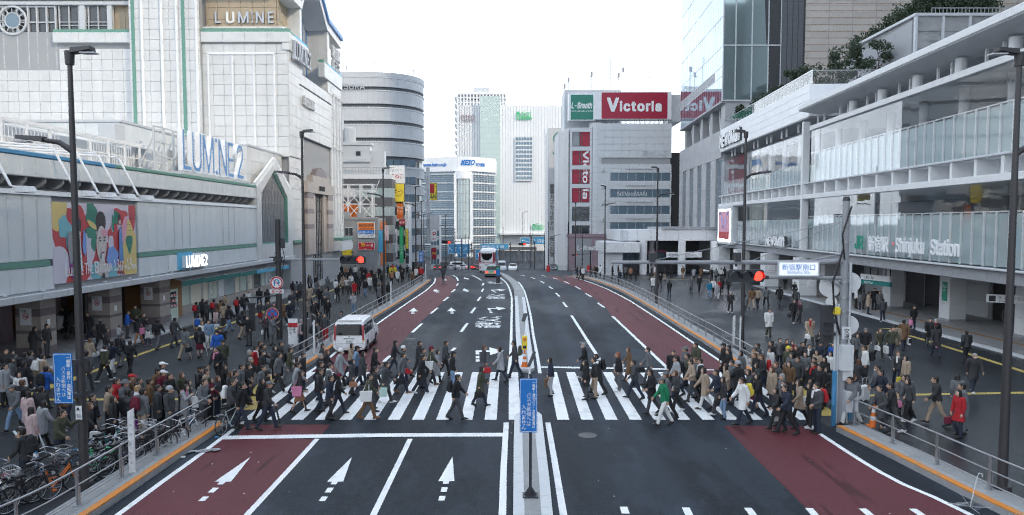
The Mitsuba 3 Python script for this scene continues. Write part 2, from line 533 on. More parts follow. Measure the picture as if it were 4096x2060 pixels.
R_EDGE_NEAR = [(10.78, 25.76), (10.68, 24.77), (10.70, 23.44), (10.76, 21.56), (10.90, 20.11), (11.19, 19.15), (11.35, 18.52), (11.45, 17.93), (11.61, 17.02)]
R_EDGE_FAR = [(7.79, 99.31), (9.39, 91.14), (10.70, 77.67), (11.13, 65.14), (11.15, 53.90), (11.07, 43.55), (11.03, 37.57)]

struct('ground', drape([(-600, -80), (600, -80), (600, 900), (-600, 900)], 0), 'm_plaza', 'dark asphalt of the open station forecourts on both sides')
road_poly = list(map(tuple, LEFT_NEAR)) + list(map(tuple, LEFT_FAR)) + [(-13.5, 112), (-16, 125), (-15, 175), (-12, 400), (14, 400), (14, 175), (17, 125), (14, 112)] + list(map(tuple, RIGHT_FAR)) + list(map(tuple, RIGHT_NEAR))
ROAD = struct('road', drape(Polygon(road_poly).buffer(0), .004), 'm_asphalt', 'blue-grey asphalt carriageway curving away from the camera')
near_l1 = [(-6.60, 24.16), (-6.63, 18.38), (-6.64, 17.71), (-6.63, 16.33)]
near_l2 = [(-3.45, 24.16), (-3.47, 17.72), (-3.48, 16.20)]
put('red_lane', drape(L_EDGE_NEAR[:5] + [(-9.54, 24.27)] + [near_l1[0]] + near_l1[1:], .008), 'm_red_lane', ROAD, label='dark red lane surface, near side beside the bicycles')
put('red_lane', drape([(-9.44, 24.53), (-9.71, 25.92), (-6.59, 25.92), (-6.58, 24.62)], .008), 'm_red_lane', ROAD)
red_far = L_EDGE_FAR + [(-8.83, 102.20), (-7.98, 97.02), (-7.06, 91.93), (-6.34, 84.89), (-6.30, 83.54), (-6.31, 77.96), (-6.28, 70.86), (-6.59, 60.97), (-6.80, 51.13), (-6.74, 42.14), (-6.74, 34.80), (-10.03, 34.80)]
put('red_lane', drape(red_far, .008), 'm_red_lane', ROAD, label='red bus lane running away past the white van')
red_rf = [(7.84, 101.70), (4.70, 100.73), (5.62, 94.41), (6.49, 87.72), (7.40, 80.96), (8.01, 71.58), (8.16, 62.79), (7.86, 56.83), (7.87, 46.05), (7.80, 36.13), (7.79, 34.80)] + [(10.76, 34.80), (10.84, 35.88)] + R_EDGE_FAR[::-1]
put('red_lane', drape(red_rf, .008), 'm_red_lane', ROAD, label='long red lane curving along the right-hand railing')
put('red_lane', drape([(7.63, 25.79), (7.56, 21.03), (7.54, 18.19), (7.52, 16.88)] + R_EDGE_NEAR[::-1], .008), 'm_red_lane', ROAD, label='dark red lane in the near right corner')
put('patch', drape([(6.44, 101.22), (6.77, 93.16), (7.09, 92.34), (7.03, 100.73)], .012), 'm_asphalt', ROAD)


def paint_line(pts, w, name='lane_line', dz=.013, step=1.0):
    p = dense(pts, step) if len(pts) > 2 else np.asarray(pts, float)
    put(name, drape(strip(p, w / 2, -w / 2), dz), 'm_road_paint', ROAD)


paint_line(L_EDGE_NEAR, .17, 'edge_line')
paint_line(L_EDGE_FAR, .17, 'edge_line')
paint_line(R_EDGE_NEAR, .17, 'edge_line')
paint_line(R_EDGE_FAR, .17, 'edge_line')
paint_line([(-9.94, 24.30), (-6.84, 24.47), (-3.52, 24.62), (-0.31, 24.65)], .42, 'stop_line')
paint_line([(1.46, 36.45), (4.56, 36.20), (7.76, 35.94)], .36, 'stop_line')
paint_line([(7.76, 35.94), (10.60, 35.70)], .22, 'stop_line')
paint_line(near_l1, .17)
paint_line(near_l2, .17)
paint_line([(-0.21, 26.19), (-0.23, 23.79), (-0.25, 20.66), (-0.24, 17.74), (-0.25, 16.33)], .19, 'edge_line')
paint_line([(1.31, 26.19), (1.31, 22.99), (1.30, 20.05), (1.29, 17.74), (1.31, 16.33)], .19, 'edge_line')
paint_line([(-0.15, 34.74), (-0.07, 41.47), (-0.04, 51.76), (-0.02, 60.79), (-0.02, 68.77), (-0.22, 78.54), (-0.63, 87.35), (-1.24, 93.99), (-1.88, 98.84)], .17, 'edge_line')
paint_line([(1.36, 34.92), (1.39, 39.88), (1.39, 46.57), (1.47, 57.45), (1.44, 67.01), (1.36, 75.44), (1.13, 83.87), (0.75, 90.36)], .17, 'edge_line')
for a, b in [(((-6.55, 52.50)), ((-6.68, 48.17))), (((-6.42, 62.25)), ((-6.56, 58.32))), (((-6.28, 71.53)), ((-6.45, 67.85))), (((-6.29, 79.98)), ((-6.38, 76.50))),
             (((-6.53, 87.66)), ((-6.48, 84.45))), (((-6.72, 39.61)), ((-6.77, 37.89))), (((-3.25, 52.66)), ((-3.43, 48.39))), (((-3.17, 62.47)), ((-3.34, 58.51))),
             (((-3.10, 71.72)), ((-3.24, 68.03))), (((-3.19, 80.46)), ((-3.24, 77.06))), (((-3.47, 88.25)), ((-3.47, 84.58))), (((-3.33, 42.16)), ((-3.45, 41.17))),
             (((8.00, 62.47)), ((7.86, 66.23))), (((7.90, 71.53)), ((7.66, 74.98))), (((7.57, 79.98)), ((7.32, 83.38))), (((6.93, 87.66)), ((6.55, 90.98))),
             (((5.95, 94.55)), ((5.44, 96.98))), (((4.63, 100.28)), ((4.19, 102.22))), (((4.79, 62.84)), ((4.70, 66.65))), (((4.74, 72.02)), ((4.58, 75.63))),
             (((4.51, 80.46)), ((4.26, 83.64))), (((3.93, 87.95)), ((3.60, 91.45))), (((3.04, 95.06)), ((2.58, 97.69))), (((1.82, 100.47)), ((1.30, 103.01))),
             (((2.87, 18.27)), ((2.86, 17.83))), (((4.46, 18.23)), ((4.43, 17.62))), (((6.05, 18.20)), ((6.03, 17.62))), (((7.61, 18.19)), ((7.57, 17.56))),
             (((8.97, 18.16)), ((8.96, 17.56))), (((10.24, 18.14)), ((10.26, 17.56)))]:
    paint_line([a, b], .2, 'lane_dash')
paint_line([(7.84, 36.18), (7.90, 56.75)], .2, 'lane_line')
paint_line([(4.70, 39.61), (4.71, 57.18)], .2, 'lane_line')
paint_line([(-6.86, 91.77), (-7.40, 96.80), (-8.51, 103.01)], .2, 'lane_line')
paint_line([(-3.92, 92.57), (-5.77, 103.41)], .2, 'lane_line')
for k in range(-11, 13):                                             # the crossing's bars
    if k == 1:
        continue
    x0, sl = -.12 + .9 * k, (-.004 if k <= 0 else .008)
    y0, y1 = 26.55, 35.2
    put('crossing_bar', drape([(x0, y0), (x0 + .45, y0), (x0 + .45 + sl * 8.6, y1), (x0 + sl * 8.6, y1)], .013), 'm_road_paint', ROAD)


def arrow(x, y, ang, L=3.1, W=.62, turn=0):
    """a straight arrow with a broken shaft, its tip away from the camera"""
    head = Polygon([(-W / 2, .40 * L), (W / 2, .40 * L), (0, L)])
    g = [head, shapely.box(-W * .18, .34 * L, W * .18, .41 * L), shapely.box(-W * .18, .17 * L, W * .18, .27 * L), shapely.box(-W * .18, 0, W * .18, .09 * L)]
    if turn:
        g = [shapely.box(-.1, 0, .1, .12 * L), shapely.box(-.1, .17 * L, .1, .30 * L), shapely.box(-.1, .38 * L, .1, .62 * L), shapely.box(.1, .52 * L, .75, .62 * L), Polygon([(.7, .34 * L), (1.5, .57 * L), (.7, .80 * L)])]
    s = shapely.union_all(g)
    s = affinity.translate(affinity.rotate(s, -ang, origin=(0, 0)), x, y)
    put('arrow', drape(s, .013), 'm_road_paint', ROAD)


for p in [(-8.17, 18.65), (-5.00, 18.65), (-1.86, 18.69)]:
    arrow(p[0], p[1], 0, 3.6, .46)
for p, a in [(((-8.02, 58.13)), -6), (((-7.82, 75.95)), -10), (((-8.42, 92.25)), -12), (((-4.83, 58.25)), -6), (((-4.73, 76.73)), -9), (((-5.59, 93.22)), -12)]:
    arrow(p[0], p[1], a, 4.2, .75)
for p, a in [(((-1.67, 58.64)), -6), (((-1.71, 75.84)), -9), (((-1.81, 37.89)), -3)]:
    arrow(p[0], p[1], a, 5.5, 1, 1)


def road_word(chars, x, y, ang, w, h):
    for i, ch in enumerate(chars):
        g = outline(ch, 1., 'cjk', 1)
        b = g.bounds
        g = affinity.scale(affinity.translate(g, -(b[0] + b[2]) / 2, -b[1]), w / (b[2] - b[0]), h / (b[3] - b[1]), origin=(0, 0))
        g = affinity.translate(affinity.rotate(g, -ang, origin=(0, 0)), x[i], y[i])
        put('road_lettering', drape(g, .013), 'm_road_paint', ROAD)


for (p0, p1, p2) in [(((-1.72, 50.34)), ((-1.73, 55.43)), 1.9), (((-1.61, 69.83)), ((-1.58, 73.52)), 1.9), (((-2.02, 87.37)), ((-2.24, 90.20)), 1.9)]:
    dxy = np.array(p1) - np.array(p0)
    q = [np.array(p0), np.array(p0) + dxy * .28, np.array(p0) + dxy * .62, np.array(p0) + dxy * .95]
    hh = np.linalg.norm(dxy)
    road_word('宿新スバ', [a[0] for a in q], [a[1] for a in q], 0, p2, hh * .24)

# yellow tactile strips
for pts, w in [([(-20.82, 31.61), (-20.68, 34.86), (-20.77, 40.11), (-20.58, 46.67), (-20.52, 57.77), (-19.88, 72.32), (-19.35, 89.21), (-18.30, 108.51)], .32), ([(-20.50, 29.53), (-19.24, 29.66), (-13.18, 29.74), (-11.38, 29.96)], .32),
               ([(-20.60, 28.79), (-20.56, 32.15), (-20.43, 34.11)], .32), ([(-10.41, 28.01), (-11.08, 32.15), (-11.48, 34.57)], .8),
               ([(25.63, 49.91), (26.31, 49.91)], .3), ([(25.86, 46.88), (25.68, 42.14), (25.42, 38.19), (25.21, 35.33), (24.69, 31.42)], .32), ([(13.11, 30.22), (16.52, 30.49), (22.09, 30.90), (25.56, 31.13)], .32),
               ([(13.11, 35.76), (12.50, 31.56), (11.97, 27.12)], .8)]:
    put('tactile_strip', drape(strip(dense(pts), w / 2, -w / 2), .006), 'm_tactile', 'ground')
put('wait_line', drape(strip(dense([(15.74, 100.73), (18.77, 96.57), (21.19, 93.99), (25.51, 93.16)]), .12, -.12), .006), 'm_tactile', 'ground')

# raised strips with the orange edge, and their railings


def kerb_strip(name, pts, side, label):
    d = 1.0 * side
    k = struct(name, MB().prism(Polygon(strip(pts, 0, d)).buffer(0), -.3, .22), 'm_concrete', label)
    put('orange_edge', MB().prism(Polygon(strip(pts, -.004 * side, .2 * side)).buffer(0), .19, .226), 'm_orange_edge', k)
    put('groove', MB().prism(Polygon(strip(pts, .42 * side, .46 * side)).buffer(0), .2, .232), 'm_mid_grey', k)
    put('groove', MB().prism(Polygon(strip(pts, .9 * side, .94 * side)).buffer(0), .2, .232), 'm_mid_grey', k)
    return k


KS = [kerb_strip('kerb_strip', LEFT_NEAR, 1, 'raised concrete strip with an orange edge beside the parked bicycles'),
      kerb_strip('kerb_strip', LEFT_FAR, 1, 'raised concrete strip with an orange edge curving away on the left of the road'),
      kerb_strip('kerb_strip', RIGHT_FAR, 1, 'raised concrete strip with an orange edge along the far right plaza'),
      kerb_strip('kerb_strip', RIGHT_NEAR, 1, 'raised concrete strip with an orange edge in the near right corner')]


def railing(label, pts, step, h=.92, low=True):
    k = thing('railing', label, 'railing', 'steel railings along the raised strips')
    z = .22
    p = dense(pts, .5)
    zz = [.92, .52, .16]
    for q in zz:
        put('rail', MB().tube(np.column_stack([p, np.full(len(p), z + q)]), .028 if q > .9 else .02, 6), 'm_metal', k, smooth=True)
    l = np.r_[0, np.cumsum(np.linalg.norm(np.diff(p, axis=0), axis=1))]
    for q in np.arange(.1, l[-1] + .01, step):
        x, y = np.interp(q, l, p[:, 0]), np.interp(q, l, p[:, 1])
        mb = MB().box(x - .022, x + .022, y - .035, y + .035, z, z + h).box(x + .05, x + .07, y - .03, y + .03, z, z + .5).box(x - .07, x + .09, y - .08, y + .08, z, z + .02)
        put('post', mb, 'm_metal', k)


railing('grey steel railing behind the parked bicycles', offset(LEFT_NEAR, .55), 2.0)
railing('grey steel railing curving away behind the white van', offset(LEFT_FAR, .55), 1.9)
railing('long grey steel railing between the far right lane and the plaza', offset(RIGHT_FAR, .5), 1.9)
railing('grey steel railing in the near right corner below the utility pole', offset(RIGHT_NEAR, .6), 2.05)
far_rail = thing('railing', 'pale low fence across the far end of the right carriageway', 'railing', 'steel railings along the raised strips')
zf = zg(128)
for q in (.95, .5):
    put('rail', MB().tube([(6.0, 128, zf + q), (14, 130, zf + q), (26, 128, zf + q)], .03, 6), 'm_metal', far_rail)
for i in range(22):
    put('post', MB().box(5.9 + .95 * i, 5.96 + .95 * i, 128.9, 128.96, zf, zf + 1.0), 'm_metal', far_rail)

# the island between the carriageways
isl_n = [(0.02, 16.33), (0.04, 18.76), (0.06, 22.99), (0.09, 26.22), (0.17, 26.70), (0.49, 26.98), (0.96, 26.98), (1.10, 26.56), (1.06, 22.99), (1.04, 20.05), (1.00, 17.74), (0.99, 16.33)]
isl_f = [(0.37, 35.15), (0.31, 39.13), (0.25, 44.29), (0.25, 51.76), (0.27, 59.08), (0.28, 67.01), (0.19, 78.54), (-0.21, 87.35), (-0.96, 95.70), (-1.89, 103.20), (-1.71, 105.26), (-0.62, 99.78), (0.32, 91.53), (0.91, 84.54), (1.20, 77.10), (1.23, 67.01), (1.21, 59.08), (1.17, 51.76), (1.12, 44.29), (1.12, 39.13), (1.10, 35.33), (0.88, 34.92)]
for name, pts in (('traffic_island', isl_n), ('traffic_island', isl_f)):
    poly = Polygon(pts).buffer(0)
    isl = struct(name, MB().prism(poly, -.2, .2), 'm_concrete', 'pale concrete island with block edging between the carriageways')
    ring = np.array(poly.exterior.coords)
    for a, b in zip(ring, ring[1:]):
        n = max(1, int(np.linalg.norm(b - a) / .62))
        for i in range(n):
            p, q = a + (b - a) * (i + .01) / n, a + (b - a) * (i + .99) / n
            if q[1] < 11 or p[1] > 70 or np.linalg.norm(q - p) < .1:
                continue
            t = (q - p) / np.linalg.norm(q - p)
            nn = np.array([-t[1], t[0]])
            if not poly.contains(Point(*((p + q) / 2 + nn * .15))):
                nn = -nn
            put('kerb_stone', MB().prism([p - nn * .004, q - nn * .004, q + nn * .28, p + nn * .28], .1, .212), 'm_light_grey', isl)

# paved strips before the buildings
PV = struct('left_pavement', MB().prism([(-22.9, -10), (-22.95, 49), (-21.9, 62), (-22.2, 84), (-22.6, 104), (-45, 104), (-45, -10)], -.2, .12), 'm_paving', 'pale paved footway under the canopy on the left')
for i in range(56):
    y = -6 + i * 1.0
    put('kerb_stone', MB().prism([(-22.88, y), (-22.88, y + .985), (-23.18, y + .985), (-23.18, y)], 0, .132), 'm_light_grey', PV)
PR_ = struct('right_pavement', MB().prism([(27.2, -10), (28.0, 84), (60, 84), (60, -10)], -.2, .11), 'm_paving', 'pale paved footway before the station front')
for i in range(60):
    y = 18 + i * 1.0
    x = 27.2 + .8 * (y + 10) / 94
    put('kerb_stone', MB().prism([(x - .012, y), (x + .3, y), (x + .3, y + .985), (x - .012, y + .985)], 0, .122), 'm_light_grey', PR_)
put('tactile_strip', MB().prism([(29.9, 20), (30.2, 20), (30.6, 78), (30.3, 78)], .1, .118), 'm_brown_wood', PR_)


# ------------------------------------------------------------------ the low store building on the left
FL = frame(-24, 0, 0, 90)                                            # u = y, v = z, w = towards the street
LB = thing('low_store_building', 'long low grey panelled store front with deep canopy and granite columns', 'building')
mb = MB(FL)
mb.box(-12, 68.2, 3.72, 9.0, -1.6, -.14).box(-12, 68.2, 9.0, 10.75, -2.4, -1.1).box(-12, 68.2, 9.95, 10.75, -1.1, -.1)
mb.box(-12, 79, 10.6, 10.9, -16, -1.1)
put('wall', mb, 'm_joint', LB)
u = -11.0
while u < 68:                                                        # fascia panels, two rows and the upper band
    du = 1.06 if u < 36 else 1.24
    e = min(u + du, 68.1)
    if not (37.4 < (u + e) / 2 < 46.5):
        piece('fascia_panel', LB, FL, u + .012, e - .012, 5.42, 8.72, -.14, 0, 'm_grey_panel', .03)
        piece('fascia_panel', LB, FL, u + .012, e - .012, 3.86, 5.08, -.14, 0, 'm_grey_panel', .03)
        if int(u * 3) % 2 == 0:
            piece('cover_strip', LB, FL, u - .07, u + .07, 5.6, 8.7, -.02, .035, 'm_light_grey', .02)
    piece('upper_panel', LB, FL, u + .012, e - .012, 9.62, 10.62, -.1, .05, 'm_grey_panel', .04)
    mb = MB(FL)                                                      # the sloped ledge under the slot
    mb.hexa([[u + .01, 8.72, -.1], [e - .01, 8.72, -.1], [u + .01, 8.72, .14], [e - .01, 8.72, .14], [u + .01, 8.98, -.1], [e - .01, 8.98, -.1], [u + .01, 8.92, .02], [e - .01, 8.92, .02]])
    put('ledge', mb, 'm_light_grey', LB)
    u = e
for i in range(52):                                                  # curved brackets in the dark slot
    u = -10.4 + i * 1.5
    if u > 67.5:
        break
    sec = [(-1.0, 9.62), (-.08, 9.62), (-.10, 9.4), (-.28, 9.2), (-.55, 9.08), (-1.0, 9.0)]
    m = trimesh.creation.extrude_polygon(Polygon([(b, a) for a, b in sec]), .1, engine='earcut')
    v = m.vertices
    put('bracket', MB(FL).add(np.column_stack([v[:, 2] + u, v[:, 0], v[:, 1]]), m.faces), 'm_mid_grey', LB)
    put('bracket_foot', MB(FL).box(u - .14, u + .24, 8.98, 9.06, -.85, -.05), 'm_dark_grey', LB)
for a, b in ((-12, 37.6), (46.5, 79.2), (80.0, 84.3)):
    piece('green_band', LB, FL, a, b, 5.1, 5.4, -.14, .03, 'm_green_stripe', .01)
piece('green_band', LB, FL, 97.2, 103.4, 5.0, 5.35, -.3, 1.3, 'm_green_stripe', .01)
piece('green_coping', LB, FL, -12, 44, 10.63, 10.84, -.5, .12, 'm_cyan_blue', .03)
piece('green_coping', LB, FL, 44, 68.2, 10.63, 10.84, -.5, .12, 'm_green_stripe', .03)
for i in range(42):                                                  # canopy edge
    a = -11 + i * 2.16
    if a > 78:
        break
    piece('canopy_panel', LB, FL, a + .012, min(a + 2.15, 79.3), 3.42, 3.78, -.2, .28, 'm_light_grey', .03)
put('canopy', MB(FL).box(-12, 79.3, 3.45, 3.74, -9, -.2).box(-12, 79.3, 3.78, 3.84, -.2, .1), 'm_mid_grey', LB)
for i in range(30):
    put('canopy_light', MB(FL).box(-8 + 2.8 * i, -7.86 + 2.8 * i, 3.84, 3.92, .02, .16), 'm_off_white', LB)
# granite columns with darker bands
for u0, wd in ((19.5, 1.5), (26.5, 1.5), (32.6, 1.55), (38.6, 1.3), (45.15, 1.4), (51.4, 1.6)):
    c = key_for('column', LB)
    x1 = -1.35 + .012 * (u0 - 30)
    for z0, z1, m, e in ((.1, .62, 'm_plum_granite', .03), (.62, 1.38, 'm_granite', 0), (1.38, 1.56, 'm_plum_granite', .01), (1.56, 2.3, 'm_granite', 0), (2.3, 2.72, 'm_plum_granite', .01), (2.72, 3.46, 'm_granite', 0)):
        put('course', MB(FL).box(u0 - e, u0 + wd + e, z0, z1, x1 - 1.35 - e, x1 + e), m, c)
    p = board('notice', None, frame(-24 + x1 - 1.1, u0 - .012, 0, 0), 0, .62, 1.85, 2.75, 0, .012, 'm_white', parent=c)
    tor = trimesh.creation.annulus(.13, .165, .008, sections=24)
    NF = frame(-24 + x1 - .79, u0 - .026, 2.32, 0)
    put('ring', MB(NF).add(tor.vertices, tor.faces), 'm_red', p)
    put('bar', MB(NF).bar([-.1, .1, .004], [.1, -.1, .004], .03, .008), 'm_red', p)
    put('cigarette', MB(NF).box(-.09, .09, -.02, .02, -.002, .002), 'm_black', p)
    letters('lettering', p, frame(-24 + x1 - 1.02, u0 - .03, 0, 0), '禁煙', 0, 2.56, 0, .12, 'm_black', .004, 'cjk')
    board('notice', None, frame(-24 + x1 + .012, u0 + .5, 0, 90), 0, .26, 1.75, 2.1, 0, .01, 'm_white', parent=c)
# behind the columns: floor, doors, walls of the passage
mb = MB()
mb.box(-45, -33.5, -12, 56, .12, 3.5).box(-33.5, -25.6, 53.0, 56, .12, 3.5)
put('inner_wall', mb, 'm_brown_wood', LB)
mb = MB()
for a, b in ((-6, 20), (22, 40.5)):
    mb.box(-33.5, -33.4, a, b, .15, 2.9)
put('shop_front', mb, 'm_dark_window', LB)
for i in range(9):
    put('inner_column', MB().box(-31.2, -30.5, 4 + i * 5.6, 4.8 + i * 5.6, .12, 3.46), 'm_mauve', LB)
# doorway with red banners between the last two columns
mb = MB(frame(-26.6, 46.7, 0, 90))
mb.box(0, 4.8, .12, 2.85, -1.2, -1.1)
put('glass_door', mb, 'm_dark_window', LB)
mb = MB(frame(-26.6, 46.7, 0, 90))
for a in (0, .9, 2.3, 2.36, 3.7, 4.75):
    mb.box(a, a + .05, .12, 2.85, -1.1, -1.04)
mb.box(0, 4.8, 2.1, 2.16, -1.1, -1.04).box(0, 4.8, 2.8, 3.46, -1.14, -1.0)
put('door_frame', mb, 'm_wood_dark', LB)
FD = frame(-26.6, 46.7, 0, 90)
board('banner', 'red sale banner over the dark glass doorway between two granite columns', FD, .2, 3.2, 2.72, 3.18, -.98, .03, 'm_red', [('THE BARGAIN', .25, .17, .17, 'm_white', dict(width=2.4)), ('1.3tue→1.9mon', .8, .03, .08, 'm_white')], 'banner')
board('banner', 'small red sale sticker on the dark glass door, upper one', FD, 1.1, 2.3, 1.7, 1.95, -1.0, .02, 'm_red', [('THE BARGAIN', .1, .08, .09, 'm_white', dict(width=1.0))], 'sticker')
board('banner', 'red sale sticker on the dark glass door, lower larger one', FD, 1.1, 2.35, 1.15, 1.55, -1.0, .02, 'm_red', [('SALE', .35, .13, .14, 'm_white', dict(bold=2))], 'sticker')
# little display cabinet
dc = thing('display_cabinet', 'pale green display cabinet with small red and white cakes beside granite column', 'cabinet')
FC = frame(-25.28, 53.15, 0, 90)
put('body', MB(FC).box(0, 1.35, .12, 2.35, -.5, .0), 'm_pale_green', dc)
put('frame', MB(FC).box(0, 1.35, 2.25, 2.4, 0, .06).box(0, .14, .12, 2.25, 0, .05).box(1.21, 1.35, .12, 2.25, 0, .05).box(.14, 1.21, .12, .3, 0, .05).box(.14, 1.21, .85, .98, 0, .05), 'm_pale_green', dc)
put('pane', MB(FC).box(.2, 1.15, 1.0, 2.2, .004, .012), 'm_dark_window', dc)
for r in range(3):
    put('shelf', MB(FC).box(.22, 1.13, 1.08 + r * .38, 1.11 + r * .38, .012, .09), 'm_white', dc)
    for i in range(4):
        put('cake', MB().lathe([(.001, 0), (.075, 0), (.065, .1), (.03, .16), (.001, .17)], 8, (-25.20, 53.47 + i * .21, 1.11 + r * .38)), 'm_red' if (i + r) % 2 else 'm_white', dc)
# shop windows under the awnings
sw = key_for('shop_window', LB)
mb = MB(FL)
put('plinth', MB(FL).box(54.6, 97, .1, .75, -2.4, -1.75), 'm_granite', sw)
put('header', MB(FL).box(54.6, 97, 2.72, 3.46, -2.4, -1.9), 'm_dark_grey', sw)
pats = ['m_pale_green', 'm_pale_green', 'm_off_white', 'm_dark_window', 'm_pale_green', 'm_off_white']
u, i = 54.7, 0
while u < 96.5:
    wd = (1.9, 1.6, 2.3, 1.3)[i % 4]
    e = min(u + wd, 96.9)
    piece('window_panel', sw, FL, u + .05, e - .05, .78, 2.7, -2.1, -2.0, ('m_cream', 'm_pale_green', 'm_cream', 'm_dark_window', 'm_pale_green', 'm_off_white', 'm_frost_glass')[i % 7 if i > 4 else i % 3], .01)
    put('mullion', MB(FL).box(e - .04, e + .04, .75, 2.72, -2.1, -1.88), 'm_light_grey', sw)
    u, i = e, i + 1
for i, (u, m, tx) in enumerate([(62.5, 'm_red', ''), (71, 'm_mid_grey', 'E'), (77.5, 'm_mid_grey', 'FREE'), (86, 'm_red', '')]):
    if tx:
        letters('lettering', sw, FL, tx, u, .95, -1.99, 1.2, m, .01, vertical=True)
    else:
        for j in range(7):
            put('sticker', MB(FL).box(u + .2 * (j % 3), u + .14 + .2 * (j % 3), 1.0 + .21 * j, 1.12 + .21 * j, -1.995, -1.985), m, sw)
for i in range(11):
    a = 53.9 + i * 3.92
    e = a + 3.8
    aw = thing('awning', ('teal' if i < 4 else 'light blue') + ' fringed shop awning, %s from the near end' % 'first second third fourth fifth sixth seventh eighth ninth tenth eleventh'.split()[i], 'awning', 'awnings over the shop windows')
    z0 = 3.40 - .045 * i
    mb = MB(FL)
    mb.hexa([[a, z0 - .03, -1.85], [e, z0 - .03, -1.85], [a, z0 - .42, -.55], [e, z0 - .42, -.55], [a, z0, -1.85], [e, z0, -1.85], [a, z0 - .39, -.55], [e, z0 - .39, -.55]])
    put('top', mb, 'm_white', aw)
    m = 'm_teal' if i < 4 else 'm_sky_blue'
    mb = MB(FL).box(a, e, z0 - .72, z0 - .42, -.56, -.53)
    for j in range(19):
        mb.box(a + .2 * j, a + .2 * j + .12, z0 - .8, z0 - .72, -.56, -.53)
    put('valance', mb, m, aw)
    put('rib', MB(FL).bar([a + .03, z0 + .02, -1.85], [a + .03, z0 - .37, -.55], .05), 'm_light_grey', aw)
    put('rib', MB(FL).bar([e - .03, z0 + .02, -1.85], [e - .03, z0 - .37, -.55], .05), 'm_light_grey', aw)
# white roof screen with posts, pipes and plant
rs = thing('roof_screen', 'white pipe and mesh screen running along the low roof edge', 'fence')
FS = frame(-27, 0, 0, 90)
mb = MB(FS)
for z in (11.1, 11.9, 12.75):
    mb.box(8, 57, z, z + .07, -.04, .04)
mb.box(8, 57, 12.82, 13.0, -.5, .06)
put('rail', mb, 'm_white', rs)
for i in range(25):
    put('post', MB(FS).box(8 + 2.04 * i, 8.12 + 2.04 * i, 10.8, 12.85, -.06, .06), 'm_white', rs)
mb = MB(FS)
for i in range(160):
    if (i // 9) % 3 != 1:
        mb.box(8.1 + .305 * i, 8.14 + .305 * i, 11.15, 12.75, -.02, .02)
put('mesh_bars', mb, 'm_off_white', rs, kind='stuff')
put('backing', MB(FS).box(8, 57, 11.2, 12.7, -.9, -.84), 'm_off_white', rs)
rp = thing('roof_pipes', 'white pipes and a grey cabinet on the low roof before the penthouse', 'pipes')
for i, (u, h) in enumerate(((53.2, 1.9), (53.9, 2.4), (54.3, 2.2), (50.6, 1.2))):
    put('pipe', MB(FS).tube([[u, 10.9, -.6], [u, 10.9 + h, -.6], [u + .5, 10.9 + h + .12, -.6], [u + .5, 12.0, -.6]], .13, 8), 'm_light_grey', rp, smooth=40)
put('cabinet', MB(FS).box(51.6, 52.9, 12.9, 14.3, -2.2, -1.0), 'm_light_grey', rp)
# floodlights on bent white arms
for i, u in enumerate((26.5, 32.8, 37.7, 39.7, 41.8, 44.0)):
    fl = thing('floodlight', 'white floodlight on a bent arm over the poster, %s from the near end' % 'first second third fourth fifth sixth'.split()[i], 'floodlight', 'floodlights over the big poster')
    put('arm', MB(FL).tube([[u - 3.2, 11.25, -2.6], [u - .4, 11.35, -1.2], [u, 11.3, .15], [u + .05, 11.15, .3], [u + .1, 9.0, 1.35], [u + .25, 8.95, 1.45]], .062, 6), 'm_white', fl)
    put('head', MB(FL).hexa([[u + .2, 8.72, 1.3], [u + 1.25, 8.82, 1.35], [u + .2, 8.72, 1.85], [u + 1.25, 8.82, 1.8], [u + .2, 9.0, 1.35], [u + 1.15, 9.02, 1.4], [u + .2, 9.0, 1.8], [u + 1.15, 9.02, 1.75]]), 'm_white', fl)
    put('lens', MB(FL).box(u + .3, u + 1.15, 8.70, 8.735, 1.4, 1.75), 'm_light_grey', fl)
# big blue letters on the roof with their lattice
RSN = thing('roof_letters', 'tall white-edged blue letters standing on a steel lattice on the low roof', 'sign')
FR_ = frame(-24.9, 0, 0, 90)
u = 54.3
for ch, wd in (('L', 1.5), ('U', 1.75), ('M', 2.3), ('I', .55), ('N', 1.9), ('E', 1.35), ('2', 1.6)):
    u += .75 if ch == '2' else .12
    g = outline(ch, 3.15, 'sans', 1)
    b = g.bounds
    g = affinity.scale(affinity.translate(g, -b[0], -b[1]), wd / (b[2] - b[0]), 3.15 / (b[3] - b[1]), origin=(0, 0))
    lt = key_for('letter', RSN)
    me = shape_mesh(g, .35)
    put('shell', MB(FR_).add(me.vertices + [u, 11.25, 0], me.faces), 'm_white', lt)
    ins = g.buffer(-.10)
    me = shape_mesh(ins, .03)
    put('face', MB(FR_).add(me.vertices + [u, 11.25, .345], me.faces), 'm_letter_blue', lt)
    u += wd
mb = MB(FR_)
for uu in np.arange(52.2, 67.5, 1.5):
    mb.box(uu, uu + .1, 10.8, 14.3, -.75, -.65).bar([uu + .05, 10.9, -2.0], [uu + .05, 13.6, -.7], .08)
for z in (11.05, 12.1, 13.1, 14.2):
    mb.box(52.2, 67.4, z, z + .09, -.66, -.57)
mb.box(54, 68, 10.95, 11.18, -.6, .5)
put('lattice', mb, 'm_light_grey', RSN)
